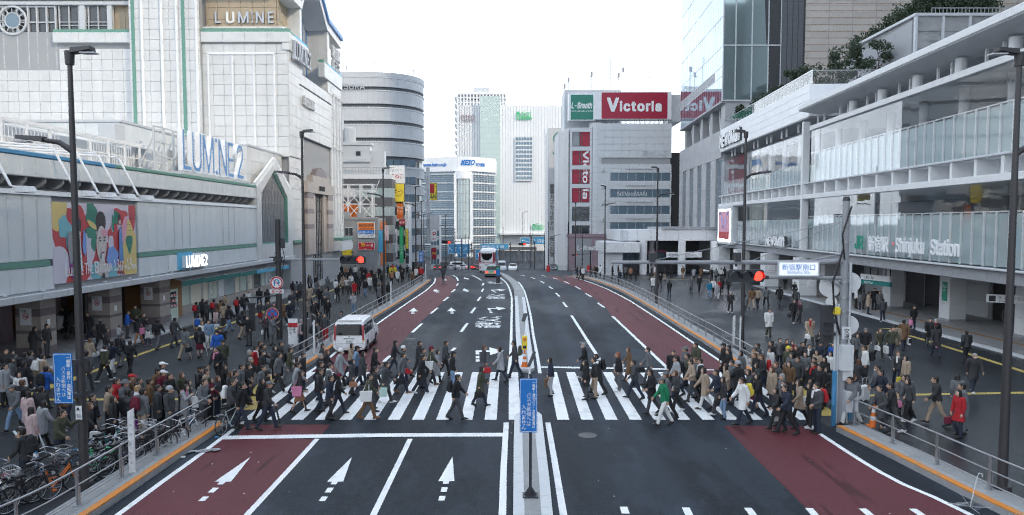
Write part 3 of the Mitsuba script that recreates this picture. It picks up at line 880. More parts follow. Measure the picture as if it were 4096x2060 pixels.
# penthouse blocks behind
FP = frame(-33.2, 62, 0, 0)
ph = thing('roof_penthouse', 'plain pale grey penthouse block on the low roof behind the pipes', 'building')
put('wall', MB().box(-60, -33.3, 62.1, 79, 10.9, 15.85).box(-33.3, -33.2, 62.1, 79, 10.9, 15.85), 'm_joint', ph)
tiles('wall_panel', ph, frame(-60, 62.1, 0, 0), 0, 26.8, 11, 15.85, 18, 2, 0, .08, 'm_grey_panel', .02)
tiles('wall_panel', ph, frame(-33.2, 62.1, 0, 90), 0, 16.8, 11, 15.85, 10, 2, 0, .08, 'm_grey_panel', .02)
put('coping', MB().box(-60, -33.0, 61.9, 79, 15.85, 16.05), 'm_light_grey', ph)
put('vent', MB(frame(-33.12, 70, 0, 90)).box(0, .5, 13.6, 14.3, 0, .35).box(2, 3.2, 12.6, 14.2, 0, .5), 'm_mid_grey', ph)
# lit store sign on the fascia
sg = board('fascia_sign', 'lit white lettering on a blue and white box at the fascia edge', FL, 50.6, 56.2, 3.95, 5.05, .02, .12, 'm_white')
put('blue_panel', MB(FL).box(51.6, 54.0, 3.95, 5.2, .14, .17), 'm_sky_blue', sg)
glow = emit('store_glow', (.5, .52, .55))
letters('lettering', sg, FL, 'LUMINE2', 52.3, 4.1, .18, .8, 'm_white', .3, bold=2, width=3.6)
k = letters('lit_face', sg, FL, 'LUMINE2', 52.3, 4.1, .485, .8, 'm_white', .01, bold=1, width=3.6)
scene[k]['emitter'] = glow

# the big fashion poster
PO = thing('poster', 'huge red, white and yellow fashion poster with a woman\'s face on the fascia', 'poster')
put('sheet', MB(FL).box(37.85, 46.25, 4.1, 8.42, -.02, .02), 'm_poster_lilac', PO)


def blob(cx, cy, rx, ry, k=.25, n=5, ph=0., rot=0):
    th = np.linspace(0, 2 * np.pi, 40, endpoint=False)
    r = 1 + k * np.sin(n * th + ph) * .6 + k * .4 * np.sin((n - 2) * th + 2 * ph)
    g = Polygon(np.column_stack([cx + rx * r * np.cos(th), cy + ry * r * np.sin(th)]))
    return affinity.rotate(g.buffer(0), rot, origin=(cx, cy))


PAGE = shapely.box(0, 0, 8.4, 4.32)
art = [('m_poster_red', [blob(1.0, 2.3, 1.1, 1.9, .3, 3, .4), blob(2.6, 2.9, 1.1, 1.2, .35, 4, 1), blob(3.5, 1.3, 1.2, 1.0, .3, 5, 2), blob(5.6, 2.4, .55, 1.7, .3, 3, .8), blob(6.4, 3.6, .9, .5, .3, 4, .2), blob(6.6, 1.4, .9, 1.4, .2, 5, 1), blob(2.0, .2, 1.2, .5, .2, 3), blob(8.0, 3.6, .4, 1.2, .2, 3), blob(5.1, 1.2, .5, .9, .2, 3)]),
       ('m_poster_yellow', [blob(.4, 3.9, .9, 1.1, .12, 3), blob(7.6, 1.5, .85, 1.9, .15, 4, 1), blob(7.7, .3, .9, .5, .1, 3)]),
       ('m_poster_lilac', [blob(.5, .9, .85, 1.1, .08, 3), blob(3.3, 1.8, .45, 1.0, .3, 3, 1), blob(4.9, 3.6, .9, .8, .25, 4), blob(5.7, 3.3, .25, .6, .2, 3), blob(5.5, 1.6, .25, .9, .3, 3)]),
       ('m_poster_cyan', [blob(1.0, 3.0, .5, .6, .15, 5, 1), blob(1.5, 2.4, .35, .8, .15, 4), blob(4.0, .4, .7, .6, .1, 3), blob(5.6, .3, .5, .6, .1, 3)]),
       ('m_poster_green', [blob(3.55, 3.7, .5, .75, .2, 6), blob(3.45, 2.7, .5, .35, .2, 5), blob(3.7, 2.2, .25, .6, .2, 4), blob(6.1, 3.55, .3, .4, .3, 4), blob(7.55, 1.9, .35, .55, .3, 3), blob(5.75, 3.2, .15, .5, .2, 4)]),
       ('m_poster_yellow', [affinity.rotate(blob(3.6, 3.1, .55, .16, .1, 3), -25)]),
       ('m_hair_print', [blob(4.45, 3.15, .50, .75, .1, 3)]),
       ('m_skin_print', [blob(4.45, 2.0, .52, 1.05, .05, 2), shapely.box(4.2, .5, 4.75, 1.3), blob(4.5, .5, .75, .4, .1, 3)]),
       ('m_poster_pink', [blob(4.75, 2.65, .35, .22, .25, 5), affinity.rotate(blob(6.9, 2.7, .28, 1.0, .1, 3), -18)]),
       ('m_poster_blue', [blob(5.55, 1.2, .62, .62, .12, 6), blob(2.75, 2.1, .18, .7, .15, 4)]),
       ('m_purple', [blob(1.6, 1.0, .3, .8, .2, 3)]),
       ('m_off_white', [Polygon([(1.75, .6), (2.5, .6), (2.35, 2.4), (2.42, 3.0), (2.1, 3.05), (1.75, 2.3), (1.5, 1.75), (1.6, 1.7), (1.95, 2.2), (1.95, 1.9)]), blob(2.2, 3.25, .12, .2, .05, 2), shapely.box(4.42, 1.0, 4.62, 1.75)]),
       ('m_mid_grey', [Polygon([(4.1, 1.15), (4.4, 1.15), (4.4, 1.6)]), blob(1.45, 1.9, .25, .9, .2, 3)]),
       ('m_letter_blue', [Polygon([(6.25, .9), (6.75, .9), (6.62, 2.7), (6.5, 3.05), (6.3, 2.6)])]),
       ('m_skin_print', [blob(6.42, 3.3, .11, .19, .05, 2), Polygon([(6.22, .25), (6.34, .25), (6.42, .9), (6.3, .9)]), Polygon([(6.5, .25), (6.6, .25), (6.62, .9), (6.5, .9)])]),
       ('m_hair_print', [blob(6.42, 3.55, .09, .2, .1, 3), affinity.rotate(blob(4.24, 2.36, .14, .03, .1, 2), 8), affinity.rotate(blob(4.72, 2.38, .14, .03, .1, 2), -6), blob(4.27, 2.2, .09, .045, .1, 2), blob(4.7, 2.2, .09, .045, .1, 2), blob(2.32, 3.1, .1, .35, .1, 3),
                         shapely.box(6.25, .05, 6.34, .25), shapely.box(6.52, .05, 6.6, .25), blob(4.5, .1, .15, .2, .05, 2)] + [Point(7.3 + .11 * (i % 6), .9 + .37 * ((i * 5) % 8)).buffer(.035) for i in range(18)]),
       ('m_dark_red', [affinity.rotate(blob(4.52, 1.5, .13, .05, .1, 2), 5)])]
for i, (m, gs) in enumerate(art):
    g = shapely.union_all(gs).intersection(PAGE)
    me = shape_mesh(g, .004)
    put('print', MB(FL).add(me.vertices + [37.85, 4.1, .022 + .005 * i], me.faces), m, PO, kind='stuff')
wq = .022 + .005 * len(art)
for tx, u, h, wd in (('L', .85, .62, .32), ('UMINE', 1.2, .44, 1.3), ('T', 2.62, .62, .3), ('HE', 2.95, .44, .5), ('B', 3.6, .66, .42), ('ARGAIN', 4.05, .46, 1.35), ('1.3', 5.6, .66, .55), ('tue', 6.2, .36, .4), ('→', 6.68, .4, .36), ('1.9', 7.08, .66, .55), ('mon', 7.66, .36, .5)):
    letters('lettering', PO, FL, tx, 37.85 + u, 4.45 + .0 * u, wq, h, 'm_white', .006, bold=1, width=wd)

# arched gable window
AG = key_for('gable_bay', LB)
put('backing', MB(FL).box(68.2, 79.3, 3.7, 10.7, -1.2, -.5), 'm_white_tile', AG)
gab = Polygon([(68.1, 3.75), (78.9, 3.75), (78.9, 10.5), (73.5, 13.5), (68.1, 10.7)])
hole = Polygon([(69.2, 5.25), (77.2, 5.25), (77.2, 10.1), (73.3, 12.7), (69.2, 10.2)])
for nm, g, w0, w1, m in (('surround', gab.difference(hole), -.5, .18, 'm_white_tile'), ('dark_glass', hole, -.55, -.45, 'm_dark_window')):
    me = shape_mesh(g, w1 - w0)
    put(nm, MB(FL).add(me.vertices + [0, 0, w0], me.faces), m, AG)
put('green_reveal', MB(FL).box(77.05, 77.2, 5.25, 10.1, -.45, .2).bar([73.3, 12.72, -.1], [77.25, 10.1, -.1], .5, .12), 'm_green_stripe', AG)
put('gable_edge', MB(FL).bar([68.0, 10.8, 0], [73.5, 13.6, 0], .7, .22).bar([73.5, 13.6, 0], [79.0, 10.6, 0], .7, .22), 'm_white', AG)
for i in range(17):
    uu = 69.5 + .46 * i
    top = 12.55 - abs(uu - 73.3) * .64
    put('grille_bar', MB(FL).box(uu, uu + .1, 5.25, top, -.3, -.12), 'm_mid_grey', AG)
for v in (7.6, 9.3, 10.6):
    put('grille_rail', MB(FL).box(69.2, 77.2, v, v + .12, -.34, -.2), 'm_mid_grey', AG)
th = np.linspace(0, np.pi, 15)
put('grille_arch', MB(FL).tube(np.column_stack([73.2 + 3.0 * np.cos(th), 9.3 + 2.3 * np.sin(th), np.full(15, -.2)]), .08, 5).tube(np.column_stack([73.2 + .7 * np.cos(2 * th), 11 + .7 * np.sin(2 * th), np.full(15, -.2)]), .06, 5), 'm_mid_grey', AG)
bt = thing('bay_block', 'pale tiled block stepping up behind the gabled window', 'building')
put('wall', MB().box(-30.5, -25.05, 69.05, 79.3, 10.7, 14.5), 'm_joint', bt)
tiles('wall_tile', bt, frame(-30.5, 69.05, 0, 0), 0, 5.5, 10.7, 14.6, 5, 3, 0, .05, 'm_white_tile')
tiles('wall_tile', bt, frame(-25.05, 69.05, 0, 90), 0, 10.2, 10.7, 14.6, 9, 3, 0, .05, 'm_white_tile')
put('coping', MB().box(-30.6, -24.9, 68.95, 79.3, 14.6, 14.78), 'm_light_grey', bt)

# ------------------------------------------------------------------ the tiled store tower
TW = thing('store_tower', 'tall white tiled store tower with green stripes and a gabled glass front', 'building')
FF = frame(0, 79.4, 0, 0)                                            # u = x, facing the camera
FT = frame(-24.05, 0, 0, 90)                                         # the street face
mb = MB()
mb.box(-75, -24.3, 79.6, 84.3, 0, 27.9).box(-75, -24.3, 84.3, 96, 0, 24.4).box(-75, -24.3, 96, 103, 0, 27.9).box(-75, -27.2, 84.3, 96, 24.4, 36).box(-75, -25.6, 80.4, 84.3, 27.9, 32.5).box(-75, -25.6, 96, 102.6, 27.9, 32.5)
put('core', mb, 'm_joint', TW)
holes = [(-56, -49.2, 24.0, 31.4), (-49.4, -40.9, 26.6, 31.4)]
tiles('wall_tile', TW, frame(0, 79.2, 0, 0), -33.35, -24.15, 14.5, 26.6, 8, 11, -.2, .2, 'm_white_tile', .03, limit=88)
tiles('wall_tile', TW, frame(0, 78.75, 0, 0), -40.8, -33.35, 15.9, 32.3, 7, 15, 0, .15, 'm_white_tile', .03, limit=80, rest='bay_cladding')
tiles('wall_tile', TW, frame(0, 79.4, 0, 0), -75, -40.85, 15.9, 31.7, 30, 14, -.2, .2, 'm_white_tile', .03, holes, limit=130)
put('bay_side', MB().box(-40.8, -33.35, 78.75, 79.6, 11, 32.3), 'm_joint', TW)
FB_ = frame(0, 78.6, 0, 0)
for x in (-40.4, -35.05):
    piece('green_stripe', TW, FB_, x - .16, x + .2, 15.9, 32.3, 0, .06, 'm_green_stripe')
for x in (-39.4, -37.3, -35.7, -33.6):
    piece('pilaster', TW, FB_, x - .1, x + .1, 15.9, 32.3, 0, .2, 'm_white', .03)
FA_ = frame(0, 79.2, 0, 0)
for x in (-32.7, -30.1, -27.8, -25.6):
    piece('pilaster', TW, FA_, x - .08, x + .08, 14.6, 25.5, 0, .12, 'm_white', .03)
piece('pilaster', TW, FA_, -32.7, -25.6, 25.4, 25.62, 0, .14, 'm_white', .03)
put('mast', MB().tube([(-32.4, 76.5, 10.9), (-32.4, 76.5, 23.5)], .06, 6), 'm_light_grey', TW)
for a, b, y in ((-33.35, -23.85, 79.0), (-49.3, -40.85, 79.2)):       # cornices
    k = key_for('cornice', TW)
    F_ = frame(0, y, 0, 0)
    n = int((b - a) / 2.3)
    for i in range(n):
        piece('cornice_panel', k, F_, a + (b - a) * i / n + .01, a + (b - a) * (i + 1) / n - .01, 26.68, 27.75, -.6, .12, 'm_white_tile', .03)
        piece('green_coping', k, F_, a + (b - a) * i / n, a + (b - a) * (i + 1) / n - .004, 27.75, 28.1, -.6, .0, 'm_green_stripe', .03)
for a, b in ((79.0, 86.4), (93.6, 103.2)):
    k = key_for('cornice', TW)
    n = max(1, int((b - a) / 2.3))
    for i in range(n):
        piece('cornice_panel', k, FT, a + (b - a) * i / n + .01, a + (b - a) * (i + 1) / n - .01, 25.9, 27.75, -.6, .2, 'm_white_tile', .03)
        piece('green_coping', k, FT, a + (b - a) * i / n, a + (b - a) * (i + 1) / n - .004, 27.75, 28.1, -.6, .08, 'm_sky_blue' if i else 'm_green_stripe', .03)
# tan panels with metal letters, rail below
put('tan_backing', MB(FF).box(-33.3, -25.6, 28, 32.2, -1.0, -.95), 'm_joint', TW)
tiles('tan_panel', TW, FF, -33.3, -25.6, 28.1, 32.0, 6, 3, -.95, .1, 'm_tan_panel', .03)
tiles('tan_panel', TW, frame(-25.55, 80.3, 0, 90), 0, 3.6, 28.1, 32.0, 3, 3, -.0, .1, 'm_tan_panel', .03)
put('rail', MB(FF).tube([(-33.3, 28.35, -.1), (-24.3, 28.35, -.1)], .09, 6).box(-33, -32.9, 28, 28.4, -.15, -.05).box(-24.6, -24.5, 28, 28.4, -.15, -.05), 'm_white', TW)
tl = thing('metal_letters', 'grey metal store name on the tan panels high on the tower', 'sign')
for ch, x, wd in (('L', -32.2, .62), ('U', -31.0, .85), ('M', -29.7, 1.15), ('I', -28.25, .18), ('N', -27.75, .85), ('E', -26.45, .6)):
    letters('letter', tl, frame(0, 80.3, 0, 0), ch, x, 29.0, .02, 1.15, 'm_white' if ch == 'U' else 'm_metal', .25, width=wd, bold=1)
piece('tan_panel', TW, frame(0, 79.4, 0, 0), -43.2, -42.03, 28.3, 31.2, -.9, -.8, 'm_tan_panel')
piece('tan_panel', TW, frame(0, 79.4, 0, 0), -42.0, -40.9, 28.3, 31.2, -.9, -.8, 'm_tan_panel')
put('eave', MB(FF).box(-75, -40.85, 31.2, 31.75, -.4, .1).box(-75, -40.85, 30.75, 31.1, -.3, .0).box(-33.3, -25.5, 32.0, 33.0, -.9, .1), 'm_light_grey', TW)
# the big gridded window with a clock face
cw = key_for('clock_window', TW)
put('interior', MB(FF).box(-56.2, -49.2, 24.0, 30.75, -1.6, -1.5), 'm_curtain', cw)
put('interior', MB(FF).box(-56.2, -49.2, 24.0, 26.2, -1.2, -1.1), 'm_olive_blind', cw)
xs = [-56, -54.9, -53.4, -52.2, -51.25, -50.2, -49.25]
zs = [24.05, 26.15, 26.85, 27.6, 28.95, 30.6]
for a, b in zip(xs, xs[1:]):
    for c, d in zip(zs, zs[1:]):
        piece('pane', cw, FF, a + .02, b - .02, c + .02, d - .02, -.5, -.46, 'm_dark_window' if d > 26.5 else 'm_olive_blind', .005, .004)
mb = MB(FF)
for x in xs:
    mb.box(x - .07, x + .07, 24, 30.7, -.45, -.2)
for z in zs:
    mb.box(-56, -49.2, z - .06, z + .06, -.43, -.22)
for i in range(18):
    mb.box(-55.9 + .37 * i, -55.83 + .37 * i, 24, 26.8, -.44, -.3)
put('frame', mb, 'm_light_grey', cw)
ck = key_for('clock', cw)
th = np.linspace(0, 2 * np.pi, 33)
for r, w in ((1.48, .13), (.82, .07)):
    put('ring', MB(frame(-53.8, 79.4, 29.1, 0)).tube(np.column_stack([r * np.cos(th), r * np.sin(th), np.full(33, -.12)]), w, 6), 'm_light_grey', ck, smooth=40)
mb = MB(frame(-53.8, 79.4, 29.1, 0))
for i in range(12):
    a = i * np.pi / 6 + .02
    for o in ((-.05, .05) if i % 3 == 1 else (0,)):
        mb.bar([.85 * np.cos(a + o), .85 * np.sin(a + o), -.1], [1.4 * np.cos(a + o), 1.4 * np.sin(a + o), -.1], .06)
put('hour_marks', mb, 'm_light_grey', ck)
dk = trimesh.creation.cylinder(.8, .06, sections=32)
put('dial', MB(frame(-53.8, 79.4, 29.1, 0)).add(dk.vertices + [0, 0, -.16], dk.faces), 'm_blue_glass', ck)
sw2 = key_for('side_window', TW)
put('interior', MB(FF).box(-48.9, -43.6, 27.6, 30.75, -1.3, -1.2), 'm_curtain', sw2)
for i in range(5):
    for z0, z1 in ((27.75, 28.6), (28.65, 28.95), (29.0, 30.6)):
        a = -48.85 + 1.05 * i
        piece('pane', sw2, FF, a + .03, a + 1.02, z0, z1, -.5, -.46, 'm_dark_window', .005, .004)
mb = MB(FF)
for i in range(6):
    mb.box(-48.9 + 1.05 * i, -48.82 + 1.05 * i, 27.6, 30.7, -.45, -.25)
mb.box(-48.9, -43.5, 28.6, 28.66, -.45, -.25).box(-48.9, -43.5, 28.95, 29.01, -.45, -.25).box(-46.6, -46.0, 27.6, 31, -.6, -.1).box(-43.6, -43.1, 27.6, 31, -.6, -.1)
put('frame', mb, 'm_light_grey', sw2)
# the street face
tiles('street_tile', TW, FT, 79.3, 84.3, 14.6, 25.9, 4, 10, -.2, .2, 'm_white_tile', .03)
tiles('street_tile', TW, FT, 84.3, 97.2, 17.3, 24.3, 11, 6, -.2, .2, 'm_white_tile', .03)
tiles('street_tile', TW, FT, 97.2, 103.1, 5.3, 25.9, 5, 18, -.2, .2, 'm_white_tile', .03, limit=90)
tiles('street_tile', TW, FT, 79.3, 84.3, 5.4, 14.5, 4, 8, -.2, .2, 'm_white_tile', .03)
put('slot', MB(FT).box(83.0, 97.6, 22.9, 23.08, 0, .02), 'm_black', TW)  # flat black strip, painted as the shade inside a recessed slot
tiles('recess_panel', TW, FT, 84.3, 97.2, 5.3, 17.2, 11, 10, -.45, .12, 'm_grey_panel', .02)
put('recess_top', MB(FT).box(84.3, 97.2, 17.2, 17.3, -.4, .06), 'm_dark_grey', TW)
for u in (97.9, 99.6, 101.3, 102.9):
    put('drain_pipe', MB(FT).tube([(u, 5.3, .16), (u, 24.6, .16)], .07, 6), 'm_light_grey', TW)
    for za in (24.2, 17.2, 11.2):
        put('pipe_clip', MB(FT).box(u - .15, u + .15, za, za + .25, 0, .35), 'm_light_grey', TW)
put('shop_base', MB(FT).box(79.3, 103.3, .1, 5.05, -2.2, -1.7).box(97.3, 103.3, 3.6, 5.0, -1.7, 1.25), 'm_off_white', TW)
gw = key_for('gable_window', TW)
gg = Polygon([(84.3, 24.4), (96, 24.4), (96, 33.3), (91.6, 36), (88.9, 38.5), (86, 36), (84.3, 33.2)])
me = shape_mesh(gg, .1)
put('glass_sheet', MB(FT).add(me.vertices + [0, 0, -3.0], me.faces), 'm_blue_glass', gw)
for i in range(19):
    a = 84.5 + .62 * i
    piece('pane', gw, FT, a + .03, a + .59, 24.5, 28.0, -2.85, -2.8, 'm_mirror_glass', .005, .006)
    piece('pane', gw, FT, a + .03, a + .59, 28.06, 33.2, -2.85, -2.8, 'm_mirror_glass', .005, .006)
    put('mullion', MB(FT).box(a - .035, a + .035, 24.4, 33.3 + max(0, 5 - abs(a - 89) * 1.1), -2.8, -2.6), 'm_letter_blue' if i % 3 == 0 else 'm_light_grey', gw)
for z in (28.0, 30.0, 33.2, 26.2):
    put('transom', MB(FT).box(84.3, 96, z, z + .08, -2.8, -2.62), 'm_mid_grey', gw)
for r, w in ((1.75, .12), (1.35, .06), (.85, .08)):
    put('clock_ring', MB(frame(-26.6, 89.2, 31.0, 90)).tube(np.column_stack([r * np.cos(th), r * 1.12 * np.sin(th), np.zeros(33)]), w, 6), 'm_charcoal', gw)
mb = MB(frame(-26.6, 89.2, 31.0, 90))
for i in range(12):
    a = i * np.pi / 6
    mb.bar([.85 * np.cos(a), .95 * np.sin(a), 0], [1.7 * np.cos(a), 1.9 * np.sin(a), 0], .07)
put('clock_marks', mb, 'm_charcoal', gw)
mb = MB(FT)
for (a, b), (c, d) in zip([(80.2, 32.6), (83.8, 32.6), (86, 35.6), (88.9, 38.6), (91.8, 35.8), (95.4, 33.2)], [(83.8, 32.6), (86, 35.6), (88.9, 38.6), (91.8, 35.8), (95.4, 33.2), (103.0, 32.7)]):
    mb.hexa([[a, b, -6], [c, d, -6], [a, b, .5], [c, d, .5], [a, b + .5, -6], [c, d + .5, -6], [a, b + .5, .5], [c, d + .5, .5]])
put('gable_roof', mb, 'm_letter_blue', gw)
mb = MB(FT)
for (a, b), (c, d) in zip([(80.4, 31.6), (84, 31.6), (86, 34.5), (88.9, 37.6), (91.8, 34.8), (95.2, 32.3)], [(84, 31.6), (86, 34.5), (88.9, 37.6), (91.8, 34.8), (95.2, 32.3), (102.8, 31.6)]):
    mb.hexa([[a, b, -3.2], [c, d, -3.2], [a, b, .2], [c, d, .2], [a, b + 1, -3.2], [c, d + 1, -3.2], [a, b + 1, .2], [c, d + 1, .2]])
put('gable_fascia', mb, 'm_white', gw)
put('jamb', MB(FT).box(83.6, 84.4, 24.4, 33, -3, .0).box(95.9, 97.0, 24.4, 33, -3, .0), 'm_white_tile', gw)
tiles('tan_panel', TW, FT, 97.2, 102.5, 28.1, 31.6, 4, 3, -1.5, .1, 'm_tan_panel', .03)
side = thing('wall_letters', 'grey metal letters leaning out under the tower cornice, street side', 'sign')
letters('lettering', side, FT, 'LUMINE2', 79.9, 25.2, .25, 1.9, 'm_metal', .3, bold=1, width=6.2)
s2 = thing('wall_letters', 'two stacked rows of metal characters at the far top corner of the tower', 'sign')
letters('lettering', s2, FT, '新宿駅', 98.2, 29.6, -.2, 1.5, 'm_light_grey', .35, 'cjk', 1, width=4.2)
letters('lettering', s2, FT, 'ルミネ', 98.2, 27.9, -.2, 1.5, 'm_light_grey', .35, 'cjk', 1, width=4.2)
s3 = thing('wall_letters', 'pale station name in relief halfway up the street face of the tower', 'sign')
letters('lettering', s3, FT, '新宿駅', 83.9, 20.9, .02, 1.05, 'm_light_grey', .3, 'cjk', 1, width=4.4)
# pink granite frontispiece
pk = key_for('granite_entrance', TW)
for a, b in ((84.6, 87.2), (93.9, 96.6)):
    z, i = 3.6, 0
    while z < 10.9:
        h = (1.25, .55)[i % 2]
        put('course', MB(FT).box(a, b, z, min(z + h, 10.9) - .012, -.5, .32), ('m_granite', 'm_plum_granite')[i % 2] if z > 5 else 'm_granite', pk)
        z, i = z + h, i + 1
for a, b in ((87.2, 88.6), (92.4, 93.9)):
    put('pier', MB(FT).box(a, b, 3.6, 11.2, -.5, .1), 'm_granite', pk)
put('lintel', MB(FT).box(84.3, 96.9, 10.9, 12.2, -.5, .42).box(86.5, 94.6, 12.2, 13.0, -.5, .4), 'm_granite', pk)
crest = Polygon([(87.6, 13.0), (93.4, 13.0), (93.0, 13.4), (92.2, 13.9), (90.5, 14.15), (88.8, 13.9), (88.0, 13.4)])
me = shape_mesh(crest, .7)
put('crest', MB(FT).add(me.vertices + [0, 0, -.3], me.faces), 'm_plum_granite', pk)
put('glazing', MB(FT).box(88.6, 92.4, .2, 10.9, -.5, -.3), 'm_dark_window', pk)
for i in range(6):
    put('mullion', MB(FT).box(88.6 + .76 * i - .04, 88.68 + .76 * i, .2, 10.9, -.3, -.15), 'm_charcoal', pk)
for i in range(7):
    put('transom', MB(FT).box(88.6, 92.4, 2 + 1.35 * i, 2.08 + 1.35 * i, -.3, -.17), 'm_charcoal', pk)
put('pier_foot', MB(FT).box(84.6, 88.6, .1, 3.6, -1.75, -.9).box(92.4, 96.6, .1, 3.6, -1.75, -.9), 'm_granite', pk)
letters('lettering', pk, FT, 'LUMINE', 89.3, 11.3, .45, .55, 'm_charcoal', .1, width=2.4)


# ------------------------------------------------------------------ the glass station building on the right
RA = -92.553


def fr_right(y, w=0., z=0.):
    """frame on the station's face line: u towards the camera from y, w out to the street"""
    return frame(25.1 + .0446 * y - w, y, z, RA)


FRR = fr_right(104.)                                                 # u = 104 - y
ST = thing('station_building', 'long modern station building with two bands of glass under an overhanging roof', 'building')
U0, U1, UM = 0.1, 116., 33.85                                        # UM: the white pilaster
mb = MB(FRR)
mb.box(U0, U1, 4.42, 4.72, -14, -.25).box(U0, U1, 9.62, 9.95, -14, -.06).box(U0, U1, 11.0, 11.14, -14, -.06)
mb.box(UM, U1, 16.35, 16.6, -14, -.4)
put('floor_slab', mb, 'm_off_white', ST)
put('rear_wall', MB(FRR).box(U0, U1, 4.7, 17.4, -14.4, -14).box(U0, U0 + .3, 4.7, 17.3, -14, -.3), 'm_mid_grey', ST)
put('blind_wall', MB(FRR).box(UM + 2, U1, 4.75, 7.7, -1.4, -1.3).box(U0 + 6, UM - 1, 4.75, 7.7, -1.4, -1.3), 'm_green_glass', ST)
put('upper_blind', MB(FRR).box(UM + .5, U1, 11.15, 13.7, -1.3, -1.2).box(U0, UM - .4, 11.15, 13.0, -1.3, -1.2), 'm_green_glass', ST)
put('soffit_band', MB(FRR).box(U0, U1, 3.92, 4.42, -14, -.35), 'm_dark_grey', ST)
n = 100
for i in range(n):
    a = U0 + (U1 - U0) * i / n
    piece('soffit_panel', ST, FRR, a + .008, a + (U1 - U0) / n - .008, 3.95, 4.66, -.34, -.2, 'm_mid_grey', .02)
for i in range(46):
    a = U0 + 2.52 * i
    piece('beam_panel', ST, FRR, a + .01, a + 2.51, 9.6, 10.02, -.05, .28, 'm_off_white', .03)
    piece('sill_panel', ST, FRR, a + .01, a + 2.51, 11.02, 11.17, -.05, .22, 'm_light_grey', .03)
    piece('base_rail', ST, FRR, a + .01, a + 2.51, 4.67, 4.78, -.2, .16, 'm_light_grey', .02)
    put('slot_divider', MB(FRR).box(a + 1.0, a + 1.26, 10.0, 11.03, -1.2, .1), 'm_off_white', ST)
    if a > UM:
        piece('head_panel', ST, FRR, a + .01, a + 2.51, 15.98, 16.4, -.05, .24, 'm_off_white', .03)
put('slot_back', MB(FRR).box(U0, U1, 9.95, 11.1, -1.4, -1.2), 'm_brick_grey', ST)
sp = 1.16
i = 0
a = U0 + .3
while a < U1 - 1.2:                                                  # glass panes and the inner screens with their uprights
    e = a + sp
    if not (a < UM + .2 and e > UM - .25) and not (a < 8.2):
        piece('glass_pane', ST, FRR, a + .012, e - .012, 4.8, 9.58, -.03, 0, 'm_coated_pane', .004, .0022)
        piece('screen_panel', ST, FRR, a + .05, e - .05, 4.85, 7.85 if a > UM else 7.5, -.55, -.51, 'm_frost_glass', .005, .001)
        put('screen_post', MB(FRR).box(a - .035, a + .035, 4.8, 7.95 if a > UM else 7.6, -.5, -.38), 'm_off_white', ST)
    if not (a < UM + .2 and e > UM - .25):
        piece('glass_pane', ST, FRR, a + .012, e - .012, 11.2, 15.95, -.03, 0, 'm_coated_pane', .004, .0022)
        piece('screen_panel', ST, FRR, a + .05, e - .05, 11.22, 13.9 if a > UM else 13.1, -.55, -.51, 'm_frost_glass', .005, .001)
        put('screen_post', MB(FRR).box(a - .035, a + .035, 11.2, 14.0 if a > UM else 13.2, -.5, -.38), 'm_off_white', ST)
    a = e
piece('pilaster', ST, FRR, UM - .2, UM + .2, 4.7, 17.0, -.3, .36, 'm_off_white', .03)
for v in (7.93, 13.98):
    put('screen_rail', MB(FRR).box(UM, U1, v, v + .06, -.5, -.4), 'm_off_white', ST)
for i in range(22):                                                  # columns behind the glass and in the clerestory
    a = 2.5 + 5.2 * i
    put('inner_column', MB().tube([tuple((FRR @ [a, 11.1, -3.2, 1])[:3]), tuple((FRR @ [a, 17.4, -3.2, 1])[:3])], .36, 12), 'm_off_white', ST, smooth=40)
    put('clerestory_post', MB(FRR).box(a + 1.6, a + 1.72, 16.4, 17.4, -.6, -.45).box(a + 3.2, a + 3.32, 16.4, 17.4, -.6, -.45), 'm_off_white', ST)
    if a > UM:
        put('clerestory_column', MB().tube([tuple((FRR @ [a + 4.3, 16.4, -.5, 1])[:3]), tuple((FRR @ [a + 4.3, 17.4, -.5, 1])[:3])], .34, 12), 'm_off_white', ST, smooth=40)
put('clerestory_back', MB(FRR).box(U0, U1, 16.4, 17.4, -3.4, -3.2), 'm_brick_grey', ST)
# the roof with its sloped soffit
m = (UM + 1.4, U1)
mb = MB(FRR)
mb.hexa([[m[0], 17.38, -1.4], [m[1], 17.38, -1.4], [m[0], 17.78, 1.2], [m[1], 17.78, 1.2], [m[0], 17.6, -1.4], [m[1], 17.6, -1.4], [m[0], 17.84, 1.2], [m[1], 17.84, 1.2]])
mb.box(m[0], m[1], 17.6, 18.0, -14.4, -1.4)
put('roof_slab', mb, 'm_light_grey', ST)
for i in range(42):
    a = m[0] + 1.95 * i
    piece('roof_edge', ST, FRR, a + .006, a + 1.944, 17.84, 18.3, 1.0, 1.3, 'm_off_white', .04)
    piece('roof_panel', ST, FRR, a + .01, a + 1.94, 18.0, 18.34, -1.4, .99, 'm_off_white', .04)
put('roof_top', MB(FRR).box(m[0], m[1], 18.0, 18.25, -14.4, -1.42), 'm_mid_grey', ST)
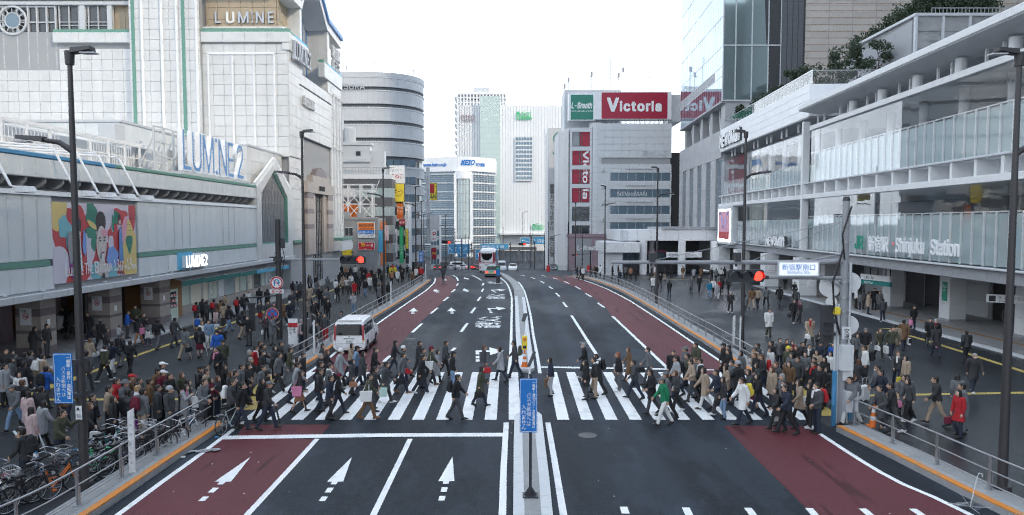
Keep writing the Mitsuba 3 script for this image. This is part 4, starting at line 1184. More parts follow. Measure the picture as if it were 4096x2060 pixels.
# the white upper box with glass balustrade
put('upper_box_core', MB(FRR).box(-.2, 34.6, 17.42, 20.42, -14.3, -.1), 'm_joint', ST)
for j in range(4):
    for i in range(18):
        piece('box_panel', ST, FRR, -.2 + 1.933 * i + .008, -.2 + 1.933 * (i + 1) - .008, 17.42 + .775 * j + .008, 17.42 + .775 * (j + 1) - .008, -.1, .06, 'm_white', .02)
FE = frame(*(FRR @ [34.6, 0, .06, 1])[:2], 0, RA + 90)
for j in range(2):
    for i in range(6):
        piece('box_panel', ST, FE, .01 + 2.3 * i, 2.29 + 2.3 * i, 17.45 + 1.5 * j, 18.93 + 1.5 * j, 0, .06, 'm_white', .02)
put('box_soffit', MB(FRR).box(-.2, 34.6, 17.3, 17.42, -14.3, .04), 'm_mid_grey', ST)
gb = thing('glass_balustrade', 'clear glass balustrade along the roof terrace of the station', 'balustrade')
for i in range(27):
    piece('pane', gb, FRR, 1.0 + 1.25 * i, 2.24 + 1.25 * i, 20.45, 21.72, -.2, -.17, 'm_pane', .004)
    put('bracket', MB(FRR).box(.98 + 1.25 * i, 1.04 + 1.25 * i, 20.4, 20.95, -.28, -.16), 'm_mid_grey', gb)
for i in range(6):
    piece('pane', gb, FE, .2 + 2.2 * i, 2.38 + 2.2 * i, 20.45, 21.72, -.2, -.17, 'm_pane', .004)
put('top_rail', MB(FRR).box(1, 34.7, 21.72, 21.77, -.23, -.14), 'm_chrome', gb)
put('end_rail', MB(FE).box(.2, 13.4, 21.72, 21.77, -.23, -.14), 'm_chrome', gb)
# lit letters and names
nl = thing('store_letters', 'large white shop name with black sides on the upper white box', 'sign')


def name_letters(k, F, u, v, w, h, width):
    x = u
    for ch, wd in (('N', .95), ('E', .78), ('W', 1.25), ('o', .8), ('M', 1.15), ('a', .75), ('n', .85)):
        wd *= width / 6.9
        lt = key_for('letter', k)
        for nm, m_, d0, dd in (('side', 'm_charcoal', 0, .28), ('face', 'm_white', .281, .03)):
            g = outline(ch, h, 'sans', 3)
            b = g.bounds
            g = affinity.scale(affinity.translate(g, -b[0], -b[1]), wd / (b[2] - b[0]), h / (b[3] - b[1]), origin=(0, 0))
            me = shape_mesh(g, dd)
            put(nm, MB(F).add(me.vertices + [x, v, w + d0], me.faces), m_, lt)
        x += wd + .05 * width / 6.9


name_letters(nl, FRR, .7, 17.85, .08, 1.75, 10.6)
nl2 = thing('store_letters', 'smaller white shop name with black sides above the far entrance of the station', 'sign')
name_letters(nl2, FRR, 23.1, 4.85, .1, 1.1, 6.3)
sn = thing('station_letters', 'white station name in two scripts with a green railway mark on the glass', 'sign')
letters('railway_mark', sn, FRR, 'JR', 45.7, 5.3, .08, .98, 'm_jr_green', .07, bold=2, width=1.5)
letters('kanji', sn, FRR, '新宿駅', 48.1, 5.3, .08, 1.05, 'm_white', .07, 'cjk', 1, width=3.3)
letters('word', sn, FRR, 'Shinjuku', 52.5, 5.3, .08, .95, 'm_white', .07, bold=1, width=3.85)
letters('word', sn, FRR, 'Station', 57.2, 5.3, .08, .95, 'm_white', .07, bold=1, width=3.2)
# advertising screen at the far corner
sc = thing('advert_screen', 'bright pink and violet sale screen on the far corner of the station', 'screen')
put('case', MB(FRR).box(-.1, 8.1, 4.45, 9.6, -.5, .3), 'm_light_grey', sc)
k = put('display', MB(FRR).box(.6, 7.2, 4.8, 9.2, .3, .36), 'm_white', sc)
scene[k]['emitter'] = emit('screen_glow', (1.5, 1.55, 1.7))
put('picture', MB(FRR).box(1.0, 6.8, 5.15, 8.95, .362, .366), 'm_poster_pink', sc)
put('picture', MB(FRR).box(1.0, 6.8, 5.15, 6.1, .367, .371), 'm_poster_red', sc)
for i, (u, v, r, m_) in enumerate([(1.6, 7.2, 8, 'm_poster_pink'), (5.9, 7.0, -6, 'm_poster_pink'), (3.9, 8.3, 4, 'm_poster_pink'), (3.2, 6.6, 2, 'm_blue_sign'), (1.5, 8.5, -8, 'm_blue_sign'), (5.6, 8.4, 5, 'm_blue_sign')]):
    letters('sale_word', sc, FRR, 'SALE', u - .4, v, .372, .38, m_, .006, bold=1, vertical=i < 3)
for u, v in ((2.9, 7.6), (4.6, 7.3)):
    me = shape_mesh(blob(u, v, .55, .8, .25, 3), .004)
    put('figure', MB(FRR).add(me.vertices + [0, 0, .366], me.faces), 'm_poster_violet', sc)

# pillars, walls and shops of the ground floor
gf = key_for('ground_floor', ST)
mb = MB()
mb.box(36.0, 36.4, 20, 60, 0, 4).box(36.0, 36.4, 64, 84, 0, 4).box(31, 36, 84, 84.4, 0, 4).box(36.4, 50, 60, 60.3, 0, 4).box(36.4, 50, 63.8, 64, 0, 4)
put('wall', mb, 'm_ashlar', gf)
for (x0, x1, y0, y1, m_) in [(27.9, 29.6, 70.2, 71.9, 'm_off_white'), (28.1, 29.6, 80.4, 81.9, 'm_off_white'), (28.6, 30.2, 92, 93.6, 'm_off_white'), (29.4, 31, 103, 104.6, 'm_off_white'), (31.9, 33.1, 52.6, 53.9, 'm_off_white'), (31.9, 33.0, 60.9, 62.2, 'm_off_white'),
                         (32.0, 33.2, 44.6, 45.9, 'm_off_white'), (31.9, 33.1, 36.4, 37.7, 'm_off_white'), (31.9, 33.1, 28.2, 29.5, 'm_off_white'), (32.1, 33.2, 74.2, 75.3, 'm_off_white')]:
    p = key_for('pillar', gf)
    for z in range(3):
        put('block', MB().box(x0, x1, y0, y1, .11 + 1.28 * z, .11 + 1.28 * (z + 1) - .015), m_, p)
    put('foot', MB().box(x0 - .03, x1 + .03, y0 - .03, y1 + .03, .1, .3), 'm_mid_grey', p)
FW = frame(36.0, 104, 0, -90)                                        # the back wall of the recess, u = 104 - y
for a, b in ((21, 26), (30.5, 37.5), (46.5, 49.5), (54.5, 59.5), (66, 84)):
    tiles('wall_panel', gf, FW, a, b, .12, 3.9, max(1, int((b - a) / 1.7)), 3, -.0, .05, 'm_light_grey', .03)
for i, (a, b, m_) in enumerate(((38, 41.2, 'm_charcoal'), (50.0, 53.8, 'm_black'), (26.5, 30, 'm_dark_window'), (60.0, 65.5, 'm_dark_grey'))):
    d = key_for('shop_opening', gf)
    put('recess', MB(FW).box(a, b, .12, 3.6, -.0, .03), m_, d)  # flat dark sheet on the wall, standing in for the shade inside the opening
    put('frame', MB(FW).box(a, a + .08, .12, 3.6, .03, .12).box(b - .08, b, .12, 3.6, .03, .12).box(a, b, 3.55, 3.65, .03, .12), 'm_mid_grey', d)
board('shop_sign', 'vertical black pizzeria sign with white letters beside a dark doorway', FW, 50.2, 53.2, 3.02, 3.75, .13, .08, 'm_black', [('PIZZERIA', .15, .12, .5, 'm_white', dict(width=2.7, bold=1))])
board('shop_sign', 'black restaurant sign with pale numerals over the far shop door', FW, 38.2, 41.0, 3.02, 3.75, .13, .08, 'm_black', [("800° D", .2, .12, .5, 'm_white', dict(width=2.3, bold=1))])
for lab, u0, u1, v0, v1, m_, tx in [('white glowing information board with black figures on the station wall', 54.6, 57.2, 1.2, 3.2, 'm_white', [('人人', .8, 1.2, .35, 'm_charcoal', dict(font='cjk'))]),
                                ('framed station map with a blue header by the ticket hall', 60.6, 62.8, .7, 3.1, 'm_light_grey', [('駅周辺案内', .3, 2.0, .28, 'm_blue_sign', dict(font='cjk'))])]:
    bd = board('wall_board', lab, FW, u0, u1, v0, v1, .06 if u0 < 60 else .13, .1, m_, tx, 'board', 'm_mid_grey')
    if u0 > 60:
        put('header', MB(FW).box(u0, u1, v1 - .45, v1, .235, .24), 'm_cyan_blue', bd)
        for i in range(9):
            put('map_block', MB(FW).box(u0 + .2 + .6 * (i % 3), u0 + .65 + .6 * (i % 3), v0 + .3 + .5 * (i // 3), v0 + .62 + .5 * (i // 3), .235, .24), ('m_pale_green', 'm_tan_panel', 'm_off_white')[i % 3], bd)
FPL = frame(31.9, 53.9, 0, -90)
board('wall_board', 'green notice on the white pillar by the ticket hall', frame(31.88, 53.6, 0, -90), .1, .7, 1.6, 3.0, 0, .03, 'm_jr_green', [('出口', .08, 1.0, .2, 'm_white', dict(font='cjk')), ('EXIT', .1, .7, .13, 'm_white')], 'board')
FV = frame(27.9, 70.17, 0, 0)
nb = board('wall_board', 'lit white poster case on the camera side of the big square pillar', FV, .75, 1.55, 1.1, 3.3, 0, .05, 'm_white', [('SALE', .15, 1.7, .2, 'm_mid_grey')], 'board')
board('wall_board', 'no smoking panel with red footer on the second square pillar', frame(28.1, 80.37, 0, 0), .3, 1.1, 1.9, 3.2, 0, .05, 'm_white', [('禁煙', .15, .8, .25, 'm_red', dict(font='cjk')), ('NO SMOKING', .08, .15, .08, 'm_red')], 'board')
# hanging direction signs
hs = thing('hanging_sign', 'long pale direction sign hung on four rods below the station glass', 'sign')
FH = frame(29.2, 60.4, 0, -78)
put('panel', MB(FH).box(0, 3.4, 2.65, 3.1, -.1, .1), 'm_off_white', hs)
put('green_panel', MB(FH).box(0, 3.4, 2.28, 2.63, -.1, .1), 'm_teal', hs)
for u in (.1, 1.0, 1.9, 2.8, 3.3):
    put('rod', MB(FH).box(u, u + .06, 3.1, 4.6, -.03, .03), 'm_charcoal', hs)
letters('lettering', hs, FH, '新宿駅 南口', .5, 2.36, .105, .17, 'm_white', .006, 'cjk')
letters('lettering', hs, FH, '← 東口・西口', .4, 2.78, .105, .17, 'm_charcoal', .006, 'cjk')
hs2 = thing('hanging_sign', 'white ticket office sign hung on two rods near the right lamp post', 'sign')
FH = frame(29.3, 44.6, 0, -40)
put('panel', MB(FH).box(0, 2.2, 2.45, 2.95, -.08, .08), 'm_off_white', hs2)
put('pictogram', MB(FH).box(.15, .5, 2.52, 2.86, .081, .09), 'm_black', hs2)
for u in (.2, 1.9):
    put('rod', MB(FH).box(u, u + .05, 2.95, 4.6, -.03, .03), 'm_charcoal', hs2)
letters('lettering', hs2, FH, 'きっぷうりば', .6, 2.66, .085, .2, 'm_black', .006, 'cjk')
letters('lettering', hs2, FH, 'Tickets', .65, 2.52, .085, .08, 'm_black', .006)
# queue barrier, ticket hall inside
for i, x in enumerate((0, 1, 2, 3)):
    tag(put('barrier_post', MB().tube([(29.4 + .1 * x, 62.5 - 1.5 * x, .11), (29.4 + .1 * x, 62.5 - 1.5 * x, 1.05)], .04, 8), 'm_metal'), 'slim steel queue post on the right pavement, %s from the far end' % 'first second third fourth'.split()[i], 'post', 'queue posts')

# ------------------------------------------------------------------ the glass tower beyond it
TG = thing('glass_tower', 'tall office tower of mirror glass over the far end of the station', 'building')
FG = frame(25.1 + .0446 * 136., 136, 0, RA)                          # u = 136 - y
put('base_wall', MB(FG).box(0, 31.9, 0, 20.6, -16, -.3), 'm_ashlar', TG)
for i in range(10):
    for j in range(5):
        a = .0 + 3.19 * i
        if 1 <= j <= 3 and i % 2 == 1 and i < 10:
            if j == 1:
                w = key_for('window_slot', TG)
                put('pane', MB(FG).box(a + .1, a + 3.09, 5.2, 16.4, -.5, -.28), 'm_blue_glass', w)
                for q in range(3):
                    put('mullion', MB(FG).box(a + .7 + .75 * q, a + .76 + .75 * q, 5.2, 16.4, -.28, -.2), 'm_mid_grey', w)
                for q in range(8):
                    put('transom', MB(FG).box(a + .1, a + 3.09, 5.9 + 1.35 * q, 5.96 + 1.35 * q, -.28, -.22), 'm_mid_grey', w)
            continue
        z0, z1 = [(.1, 4.6), (4.6, 8.5), (8.5, 12.5), (12.5, 16.6), (16.6, 20.6)][j]
        piece('base_panel', TG, FG, a + .01, a + 3.18, z0 + .01, z1 - .01, -.28, -.05, 'm_ashlar', .03)
for i in range(5):
    a = 1.2 + 6.9 * i
    put('column', MB(FG).box(a, a + 1.5, 20.6, 25.0, -2.2, -.7), 'm_ashlar', TG)
    if i < 4:
        put('brace', MB(FG).bar([a + 2.6, 25, -1.6], [a + 3.9, 20.6, -1.6], .4).bar([a + 5.4, 25, -1.6], [a + 4.2, 20.6, -1.6], .4), 'm_off_white', TG)
put('corner_column', MB(FG).box(30.0, 31.7, 20.4, 24.9, -4, -.6), 'm_ashlar', TG)
put('recess_back', MB(FG).box(0, 31.6, 20.6, 24.9, -16, -5), 'm_ashlar', TG)
put('tower_core', MB(FG).box(.2, 31.6, 24.6, 82, -15, -.25), 'm_charcoal', TG)
put('tower_soffit', MB(FG).box(0, 31.8, 24.4, 24.65, -15, 0), 'm_mid_grey', TG)
levels = [24.7, 28.2, 29.6, 32.4, 36.6, 40.8, 45.0, 49.2, 53.4, 57.6, 61.8]
n = 21
for j, (z0, z1) in enumerate(zip(levels, levels[1:])):
    for i in range(n):
        if len([1 for k in scene if k.startswith(TG + '__street_pane')]) < 290:
            a = .1 + 31.5 * i / n
            piece('street_pane', TG, FG, a + .03, a + 31.5 / n - .03, z0 + .03, z1 - .03, -.2, -.12, 'm_mid_grey' if j == 1 and i < 18 else 'm_mirror_glass', .01, .0012)
    put('transom', MB(FG).box(.1, 31.7, z0 - .05, z0 + .05, -.2, -.09), 'm_brick_grey', TG)
put('upper_glazing', MB(FG).box(.1, 31.7, 61.9, 82, -.24, -.12), 'm_mirror_glass', TG)
for i in range(n + 1):
    put('mullion', MB(FG).box(.1 + 31.5 * i / n - .03, .13 + 31.5 * i / n, 24.6, 66, -.2, -.105), 'm_brick_grey', TG)
FGF = frame(25.1 + .0446 * 104.2 + .12, 104.15, 0, 0)                 # the camera side, u = x
lv = [24.7, 32.4, 39.2, 44.6, 48.0, 51.5, 56, 60.5, 65]
us = [0, 1.75, 4.05, 6.35, 8.1]
for z0, z1 in zip(lv, lv[1:]):
    for a, b in zip(us, us[1:]):
        piece('front_pane', TG, FGF, a + .05, b - .05, z0 + .06, z1 - .06, -.1, 0, 'm_mirror_grey', .01, .002)
    put('front_transom', MB(FGF).box(0, 8.1, z0 - .09, z0 + .09, -.1, .12), 'm_light_grey', TG)
for a in us:
    put('front_mullion', MB(FGF).box(a - .07, a + .07, 24.6, 65, -.1, .12), 'm_light_grey', TG)
put('front_glazing', MB(FGF).box(0, 8.1, 65, 82, -.1, 0), 'm_mirror_grey', TG)
lw = key_for('louvre_wall', TG)
for i in range(4):
    put('louvre_bay', MB(FGF).box(8.15 + .76 * i, 8.85 + .76 * i, 20, 82, -.6, .3), 'm_dark_grey', lw)
    for q in range(34):
        put('louvre', MB(FGF).box(8.15 + .76 * i, 8.85 + .76 * i, 24 + .9 * q, 24.04 + .9 * q, .3, .33), 'm_dark_grey', lw)
# the broad tan-clad building behind the roof garden
TB = thing('tan_building', 'broad tan tile-clad block rising behind the station roof garden', 'building')
put('wall', MB().box(41.3, 96, 103.7, 140, 0, 58), 'm_tan_cladding', TB)
for i in range(16):
    put('joint', MB().box(44.5 + 3.3 * i, 44.56 + 3.3 * i, 103.66, 103.72, 20, 57.8), 'm_mid_grey', TB)
put('opening', MB().box(44.6, 48.6, 103.6, 103.75, 38.6, 42.5), 'm_black', TB)  # black patch on the cladding, painted for the shade in an opening
for i in range(40):
    put('course_line', MB().box(41.3, 96, 103.67, 103.72, 20 + .95 * i, 20.04 + .95 * i), 'm_brown_wood', TB)
# roof garden: concrete lift house, sloping side wall, dark hedge, small trees
LH = thing('lift_house', 'ribbed concrete lift house on the station roof, with a thin rail on top', 'building')
put('wall', MB().box(38.4, 58, 70.2, 82, 17.5, 26.9), 'm_concrete', LH)
for i in range(12):
    put('pilaster', MB().box(38.2 + 2.55 * i, 38.42 + 2.55 * i, 69.85, 70.2, 17.5, 27.0), 'm_light_grey', LH)
    for j in range(6):
        if i < 11:
            piece('wall_panel', LH, frame(38.42 + 2.55 * i, 70.2, 0, 0), .02, 2.3, 17.5 + 1.6 * j, 17.5 + 1.6 * j + 1.58, 0, .15 + .02 * (j % 2), 'm_concrete', .02)
put('coping', MB().box(38.1, 58, 69.8, 82.1, 26.9, 27.15), 'm_light_grey', LH)
for i in range(50):
    put('rail_post', MB().box(40 + .36 * i, 40.04 + .36 * i, 70.4, 70.44, 27.15, 27.75), 'm_mid_grey', LH)
put('rail', MB().box(40, 58, 70.38, 70.46, 27.75, 27.82), 'm_mid_grey', LH)
SW = thing('ramp_wall', 'sloping dark grey panelled wall climbing to the lift house', 'wall')
for i in range(9):
    y0, y1 = 70.3 + 1.5 * i, 71.79 + 1.5 * i
    z0, z1 = 26.6 - .1 * i, 26.6 - .1 * (i + 1)
    put('panel', MB().hexa([[38.1, y0, 17.5], [38.4, y0, 17.5], [38.1, y1, 17.5], [38.4, y1, 17.5], [38.1, y0, z0], [38.4, y0, z0], [38.1, y1, z1], [38.4, y1, z1]]), 'm_mid_grey', SW)
put('canopy_ledge', MB().box(36.2, 38.1, 70.5, 74.5, 19.5, 19.8).box(36.2, 38.1, 70.5, 74.5, 20.6, 20.75), 'm_light_grey', SW)
put('roof_deck', MB().box(30.5, 60, 70.4, 103.6, 17.6, 20.4), 'm_concrete', SW)
for y in (46, -8, -42):                                   # unseen office blocks, added to keep the street in shade
    tag(put('office_block', MB().box(62 if y > 0 else 56, 110, y - 17 * (2 if y > 0 else 1), y + 17 * (2 if y > 0 else 1), 0, 67), 'm_ashlar'), 'unseen plain office block added to shade the street, %s the camera' % ('ahead of' if y > 0 else 'beside' if y > -20 else 'well behind'), 'building', 'unseen office blocks that shade the street')


def leaf_cloud(centres, n, size, seed, flat=.8):
    """leaf-sized faces spread through clumps"""
    r = np.random.default_rng(seed)
    c = np.array(centres)
    pick = r.integers(0, len(c), n)
    d = r.normal(size=(n, 3))
    d /= np.linalg.norm(d, axis=1, keepdims=True)
    p = c[pick, :3] + d * c[pick, 3:4] * (r.random((n, 1)) ** .4) * [1, 1, flat]
    a = r.normal(size=(n, 3))
    a /= np.linalg.norm(a, axis=1, keepdims=True)
    b = np.cross(a, r.normal(size=(n, 3)))
    b /= np.linalg.norm(b, axis=1, keepdims=True)
    s = size * (.6 + .8 * r.random((n, 1)))
    v = np.stack([p - a * s, p + b * s * .5, p + a * s, p - b * s * .5], 1).reshape(-1, 3)
    q = np.arange(n)[:, None] * 4
    return v, np.vstack([q + [0, 1, 2], q + [0, 2, 3]])


def tree(label, x, y, z, h, r, seed, cat='tree', group=None):
    k = thing('roof_tree', label, cat, group)
    g = np.random.default_rng(seed)
    mb = MB()
    mb.tube([(x, y, z), (x + .05, y, z + h * .4), (x - .05, y + .1, z + h * .75)], [.07, .05, .03], 6)
    cs = []
    for i in range(11):
        t = .35 + .65 * i / 10
        a = g.random() * 6.28
        rr = r * (1.05 - .75 * abs(t - .55)) * g.random() ** .5
        cx, cy, cz = x + rr * np.cos(a), y + rr * np.sin(a), z + h * t
        cs.append((cx, cy, cz, r * (.30 + .25 * g.random())))
        mb.tube([(x, y, z + h * max(.2, t - .25)), (cx, cy, cz)], [.03, .012], 5)
    put('trunk', mb, 'm_wood_dark', k)
    put('crown', leaf_cloud(cs, 1500, .14, seed), 'm_leaf', k)
    return k


for i, (px_, y, h, r) in enumerate([(31.2, 98, 2.6, 1.5), (31.7, 93, 3.0, 1.6), (32.2, 89, 3.2, 1.6), (32.4, 85, 4.6, 1.7), (33.0, 82, 4.4, 1.7), (34.3, 78.5, 5.2, 1.8), (35.4, 75.5, 5.1, 1.5), (36.9, 74, 5.0, 1.5)]):
    tree('slender loose-leaved tree behind the glass balustrade, %s from the tower end' % 'first second third fourth fifth sixth seventh eighth'.split()[i], px_, y, 20.2, h, r, 40 + i, group='roof garden trees')
hd = thing('hedge', 'dark dense hedge stepping up behind the concrete lift house', 'hedge')
cs = []
g = np.random.default_rng(5)
for i in range(150):
    t = i / 149
    x, y = 38.8 + 16 * t + g.normal() * .5, 84 + g.normal() * .8
    z = 25.6 + 6.3 * min(1, t * 2.0) + g.random() * 2.0 - .4
    cs.append((x, y, z, .9))
    cs.append((x, y + .5, z - 1.6, 1.0))
put('foliage', leaf_cloud(cs, 16000, .17, 8), 'm_leaf', hd)
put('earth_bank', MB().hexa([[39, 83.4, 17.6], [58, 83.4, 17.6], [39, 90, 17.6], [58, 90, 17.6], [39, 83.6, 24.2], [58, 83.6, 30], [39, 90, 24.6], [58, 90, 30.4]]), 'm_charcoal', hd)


# ------------------------------------------------------------------ round-cornered store at the bend
OT = thing('rounded_store', 'grey banded store with a rounded corner and relief lettering near its top', 'building')


ofp = lambda e=0.: shapely.union_all([shapely.box(-60, 152 - e, -29, 171 + e), Point(-29, 161.5).buffer(9.5 + e, quad_segs=14)])
put('core', MB().prism(ofp(-.6), -4, 37.6), 'm_dark_window', OT)
edges = [37.6, 34.9, 31.4, 27.9, 24.4, 20.6]
for z1, z0 in zip(edges, edges[1:]):
    put('band', MB().prism(ofp(), z0 + .7, z1), 'm_far_panel', OT)
    put('band_lip', MB().prism(ofp(.12), z1 - .22, z1 - .02), 'm_brick_grey', OT)
    put('slot', MB().prism(ofp(-.5), z0, z0 + .7), 'm_dark_grey', OT)
put('parapet', MB().prism(ofp(.15), 37.6, 38.5), 'm_far_panel', OT)
z = 20.6
for i in range(6):
    put('band', MB().prism(ofp(), z - 3.6, z - 1.5 if i else z - 1.3), 'm_far_panel', OT)
    put('band_lip', MB().prism(ofp(.12), z - 1.75, z - 1.55), 'm_brick_grey', OT)
    for q in range(9):
        put('window', MB(frame(-34 + 1.55 * q, 152.35, 0, 0)).box(.08, 1.47, z - 1.48, z - .04, 0, .08), 'm_blue_glass', OT)
    z -= 3.6
put('street_columns', MB().box(-21.5, -20.4, 160, 161.2, -4, 1.6).box(-27, -26, 152.5, 153.5, -4, 1.6), 'm_far_panel', OT, kind='stuff')
letters('relief_letters', OT, frame(-37, 151.9, 0, 0), 'OTSUKA', 0, 34.9, .12, 1.3, 'm_light_grey', .2, width=6.6)
for x, h in ((-30, 4), (-21.5, 2.2), (-36, 3)):
    tag(put('antenna', MB().tube([(x, 160, 38), (x, 160, 38.5 + h)], .09, 5).box(x - .4, x + .4, 159.95, 160.05, 38.2 + h, 38.3 + h), 'm_mid_grey'), 'thin roof antenna on the rounded grey store, %s of three from the tiled tower' % ({-36: 'first', -30: 'second'}.get(x, 'third')), 'antenna')

# ------------------------------------------------------------------ older blocks with the bare steel sign frame
SB = thing('striped_block', 'white office block with dark grey bands and a stepped roof house', 'building')
zb = zg(130) - .5
put('wall', MB().box(-40, -21.5, 130, 133.5, zb, 16.0), 'm_off_white', SB)
for i in range(5):
    put('band', MB().box(-40, -21.35, 129.85, 133.6, 13.6 - 3.3 * i, 15.2 - 3.3 * i), 'm_dark_grey', SB)
    for q in range(7):
        put('window', MB(frame(-28 + 1.02 * q, 129.97, 0, 0)).box(.05, .95, 11.9 - 3.3 * i, 13.55 - 3.3 * i, 0, .05), 'm_frost_glass', SB)
mb = MB().box(-33, -25.5, 131.2, 133.4, 16, 21.3).box(-33.5, -30.6, 131.3, 133.4, 20, 26).box(-26.0, -23, 131.5, 133.4, 16, 20.3).box(-34, -25.2, 131, 133.5, 21.3, 21.8).box(-31, -25.3, 130.8, 131.2, 18.3, 18.9)
put('roof_house', mb, 'm_light_grey', SB, kind='stuff')
put('roof_window', MB().box(-31.4, -30.6, 131.1, 131.22, 19.2, 20), 'm_dark_window', SB)
put('roof_window', MB().box(-28, -27.2, 131.1, 131.22, 19.4, 20.2), 'm_dark_window', SB)
put('tank', MB().lathe([(.01, 0), (1.1, 0), (1.1, 2.6), (.01, 2.9)], 12, (-29.3, 132.2, 21.8)), 'm_light_grey', SB)
rail_ = MB()
for i in range(22):
    rail_.box(-33 + .55 * i, -32.95 + .55 * i, 130.3, 130.35, 16, 17.3)
rail_.box(-33, -21, 130.3, 130.35, 17.2, 17.3).box(-33, -21, 130.3, 130.35, 16.6, 16.66)
put('roof_rail', rail_, 'm_mid_grey', SB)
SF = thing('steel_lattice', 'bare white steel lattice of an unused roof sign with cross bracing', 'frame')
mb = MB(frame(-30.5, 126, 0, 0))
for u in (0, 2.1, 4.2, 6.3):
    mb.bar([u, 5.5, 0], [u, 14, 0], .22).bar([u, 8.3, -1.6], [u, 14, -1.6], .16)
for v in (8.3, 10.6, 12.9, 14):
    mb.bar([-.3, v, 0], [6.8, v, 0], .18).bar([-.3, v, -1.6], [6.8, v, -1.6], .14)
for a in (0, 2.1, 4.2):
    for v in (8.3, 10.6):
        mb.bar([a, v, .02], [a + 2.1, v + 2.3, .02], .12).bar([a + 2.1, v, -.02], [a, v + 2.3, -.02], .12)
mb.bar([4.6, 5, 0], [6.3, 8.3, 0], .3).bar([7, 8.3, 0], [4.6, 4.2, 0], .22).bar([6.8, 12.8, 0], [7.6, 14.8, 0], .1)
put('lattice', mb, 'm_off_white', SF)
put('gusset', mb.__class__(frame(-30.5, 126, 0, 0)).box(1.8, 2.4, 10.3, 10.9, -.1, .1).box(3.9, 4.5, 10.3, 10.9, -.1, .1).box(1.8, 2.4, 12.6, 13.2, -.1, .1).box(-.3, .3, 10.3, 10.9, -.1, .1), 'm_off_white', SF, kind='stuff')
OB = thing('orange_house', 'small orange-brown building with arched openings behind the steel frame', 'building')
put('wall', MB().box(-31, -27.5, 127.3, 129.5, 4, 10.6).box(-24.8, -22.5, 124.5, 129.5, 0, 7.6), 'm_orange', OB, kind='stuff')
for x in (-24.0, -23.2):
    me = shape_mesh(shapely.union_all([shapely.box(-.25, 0, .25, 1.7), Point(0, 1.7).buffer(.25)]), .1)
    put('arch', MB(frame(x, 124.45, 4.2, 0)).tm(me), 'm_charcoal', OB)
GB = thing('sign_wall_building', 'low grey concrete building carrying an orange and a red signboard', 'building')
put('wall', MB().box(-36, -22.6, 122, 130, -1, 8.2).box(-36, -22.4, 121.8, 122.1, 7.9, 8.3), 'm_concrete', GB)
put('window', MB(frame(-28.0, 122, 0, 0)).box(0, 1.2, 5.2, 6.5, 0, .04), 'm_dark_window', GB)
put('window_frame', MB(frame(-28.0, 122, 0, 0)).box(-.08, 1.28, 6.5, 6.6, 0, .1).box(-.08, 1.28, 5.1, 5.2, 0, .1).box(.57, .63, 5.2, 6.5, 0, .08), 'm_light_grey', GB)
put('shutter', MB(frame(-25.8, 122, 0, 0)).box(0, 2.6, -.6, 2.5, 0, .05), 'm_metal', GB)
for i in range(24):
    put('shutter_disc', MB(frame(-25.8, 121.95, 0, 0)).box(1.5 + .35 * (i % 3), 1.7 + .35 * (i % 3), -.4 + .36 * (i // 3), -.2 + .36 * (i // 3), .0, .03), 'm_mid_grey', GB)
put('roof_plant', MB().box(-34, -31, 124, 128, 8.3, 9.6).box(-29.5, -28, 124, 126, 8.3, 9.3).box(-26.5, -25.3, 124, 126, 8.3, 9.1), 'm_mid_grey', GB, kind='stuff')
G0 = frame(-25.8, 121.9, 0, 0)
b1 = board('wall_sign', 'orange, navy and white bookshop signboard on the grey concrete wall', G0, 0, 2.7, 4.95, 7.35, 0, .12, 'm_orange', [('BOOK·OFF', .15, 1.75, .42, 'm_charcoal', dict(bold=2, width=2.4)), ('新宿駅東口店', .4, 1.33, .26, 'm_charcoal', dict(font='cjk', width=1.9))], 'sign', 'm_white')
put('navy_panel', MB(G0).box(0, 2.7, 5.45, 6.15, .122, .128), 'm_blue_sign', b1)
letters('lettering', b1, G0, '本 DVD·ゲーム', .15, 5.58, .13, .42, 'm_white', .006, 'cjk', 1, width=2.4)
put('white_panel', MB(G0).box(0, 2.7, 4.95, 5.44, .122, .128), 'm_white', b1)
letters('lettering', b1, G0, '↖ここから徒歩4分', .12, 5.05, .13, .28, 'm_charcoal', .006, 'cjk', 0, width=2.45)
b2 = board('wall_sign', 'red burger restaurant signboard with a yellow arched M below the bookshop sign', G0, 0, 2.7, 2.85, 4.1, 0, .12, 'm_red', [('徒歩1分', 1.3, .65, .25, 'm_white', dict(font='cjk', width=.75)), ('➘', 2.1, .55, .4, 'm_white'), ('•24', 1.0, .08, .18, 'm_white')], 'sign', 'm_white')
th = np.linspace(0, np.pi, 12)
mb = MB(G0)
for c in (.62, .92):
    mb.tube(np.column_stack([c + .15 * np.cos(th), 3.35 + .6 * np.sin(th), np.full(12, .15)]), .045, 5)
put('arched_m', mb, 'm_yellow', b2)
board('wall_sign', 'street map board with pale blue blocks on the grey concrete wall', frame(-29.6, 121.9, 0, 0), 0, 1.3, 5.0, 7.35, 0, .08, 'm_off_white', [('━┿', .1, .9, .5, 'm_charcoal', dict(font='cjk'))], 'board', 'm_charcoal')
board('wall_sign', 'yellow arrow sign under the low canopy beside the grey concrete wall', frame(-28.4, 121.5, 0, 0), 0, 1.6, 1.7, 2.9, 0, .08, 'm_yellow', [('スポーツ', .08, .7, .3, 'm_charcoal', dict(font='cjk', width=.9)), ('↑', 1.15, .2, .8, 'm_charcoal')], 'sign')
put('low_canopy', MB().box(-34, -25.9, 106, 118, 3.2, 4.3), 'm_off_white', GB)

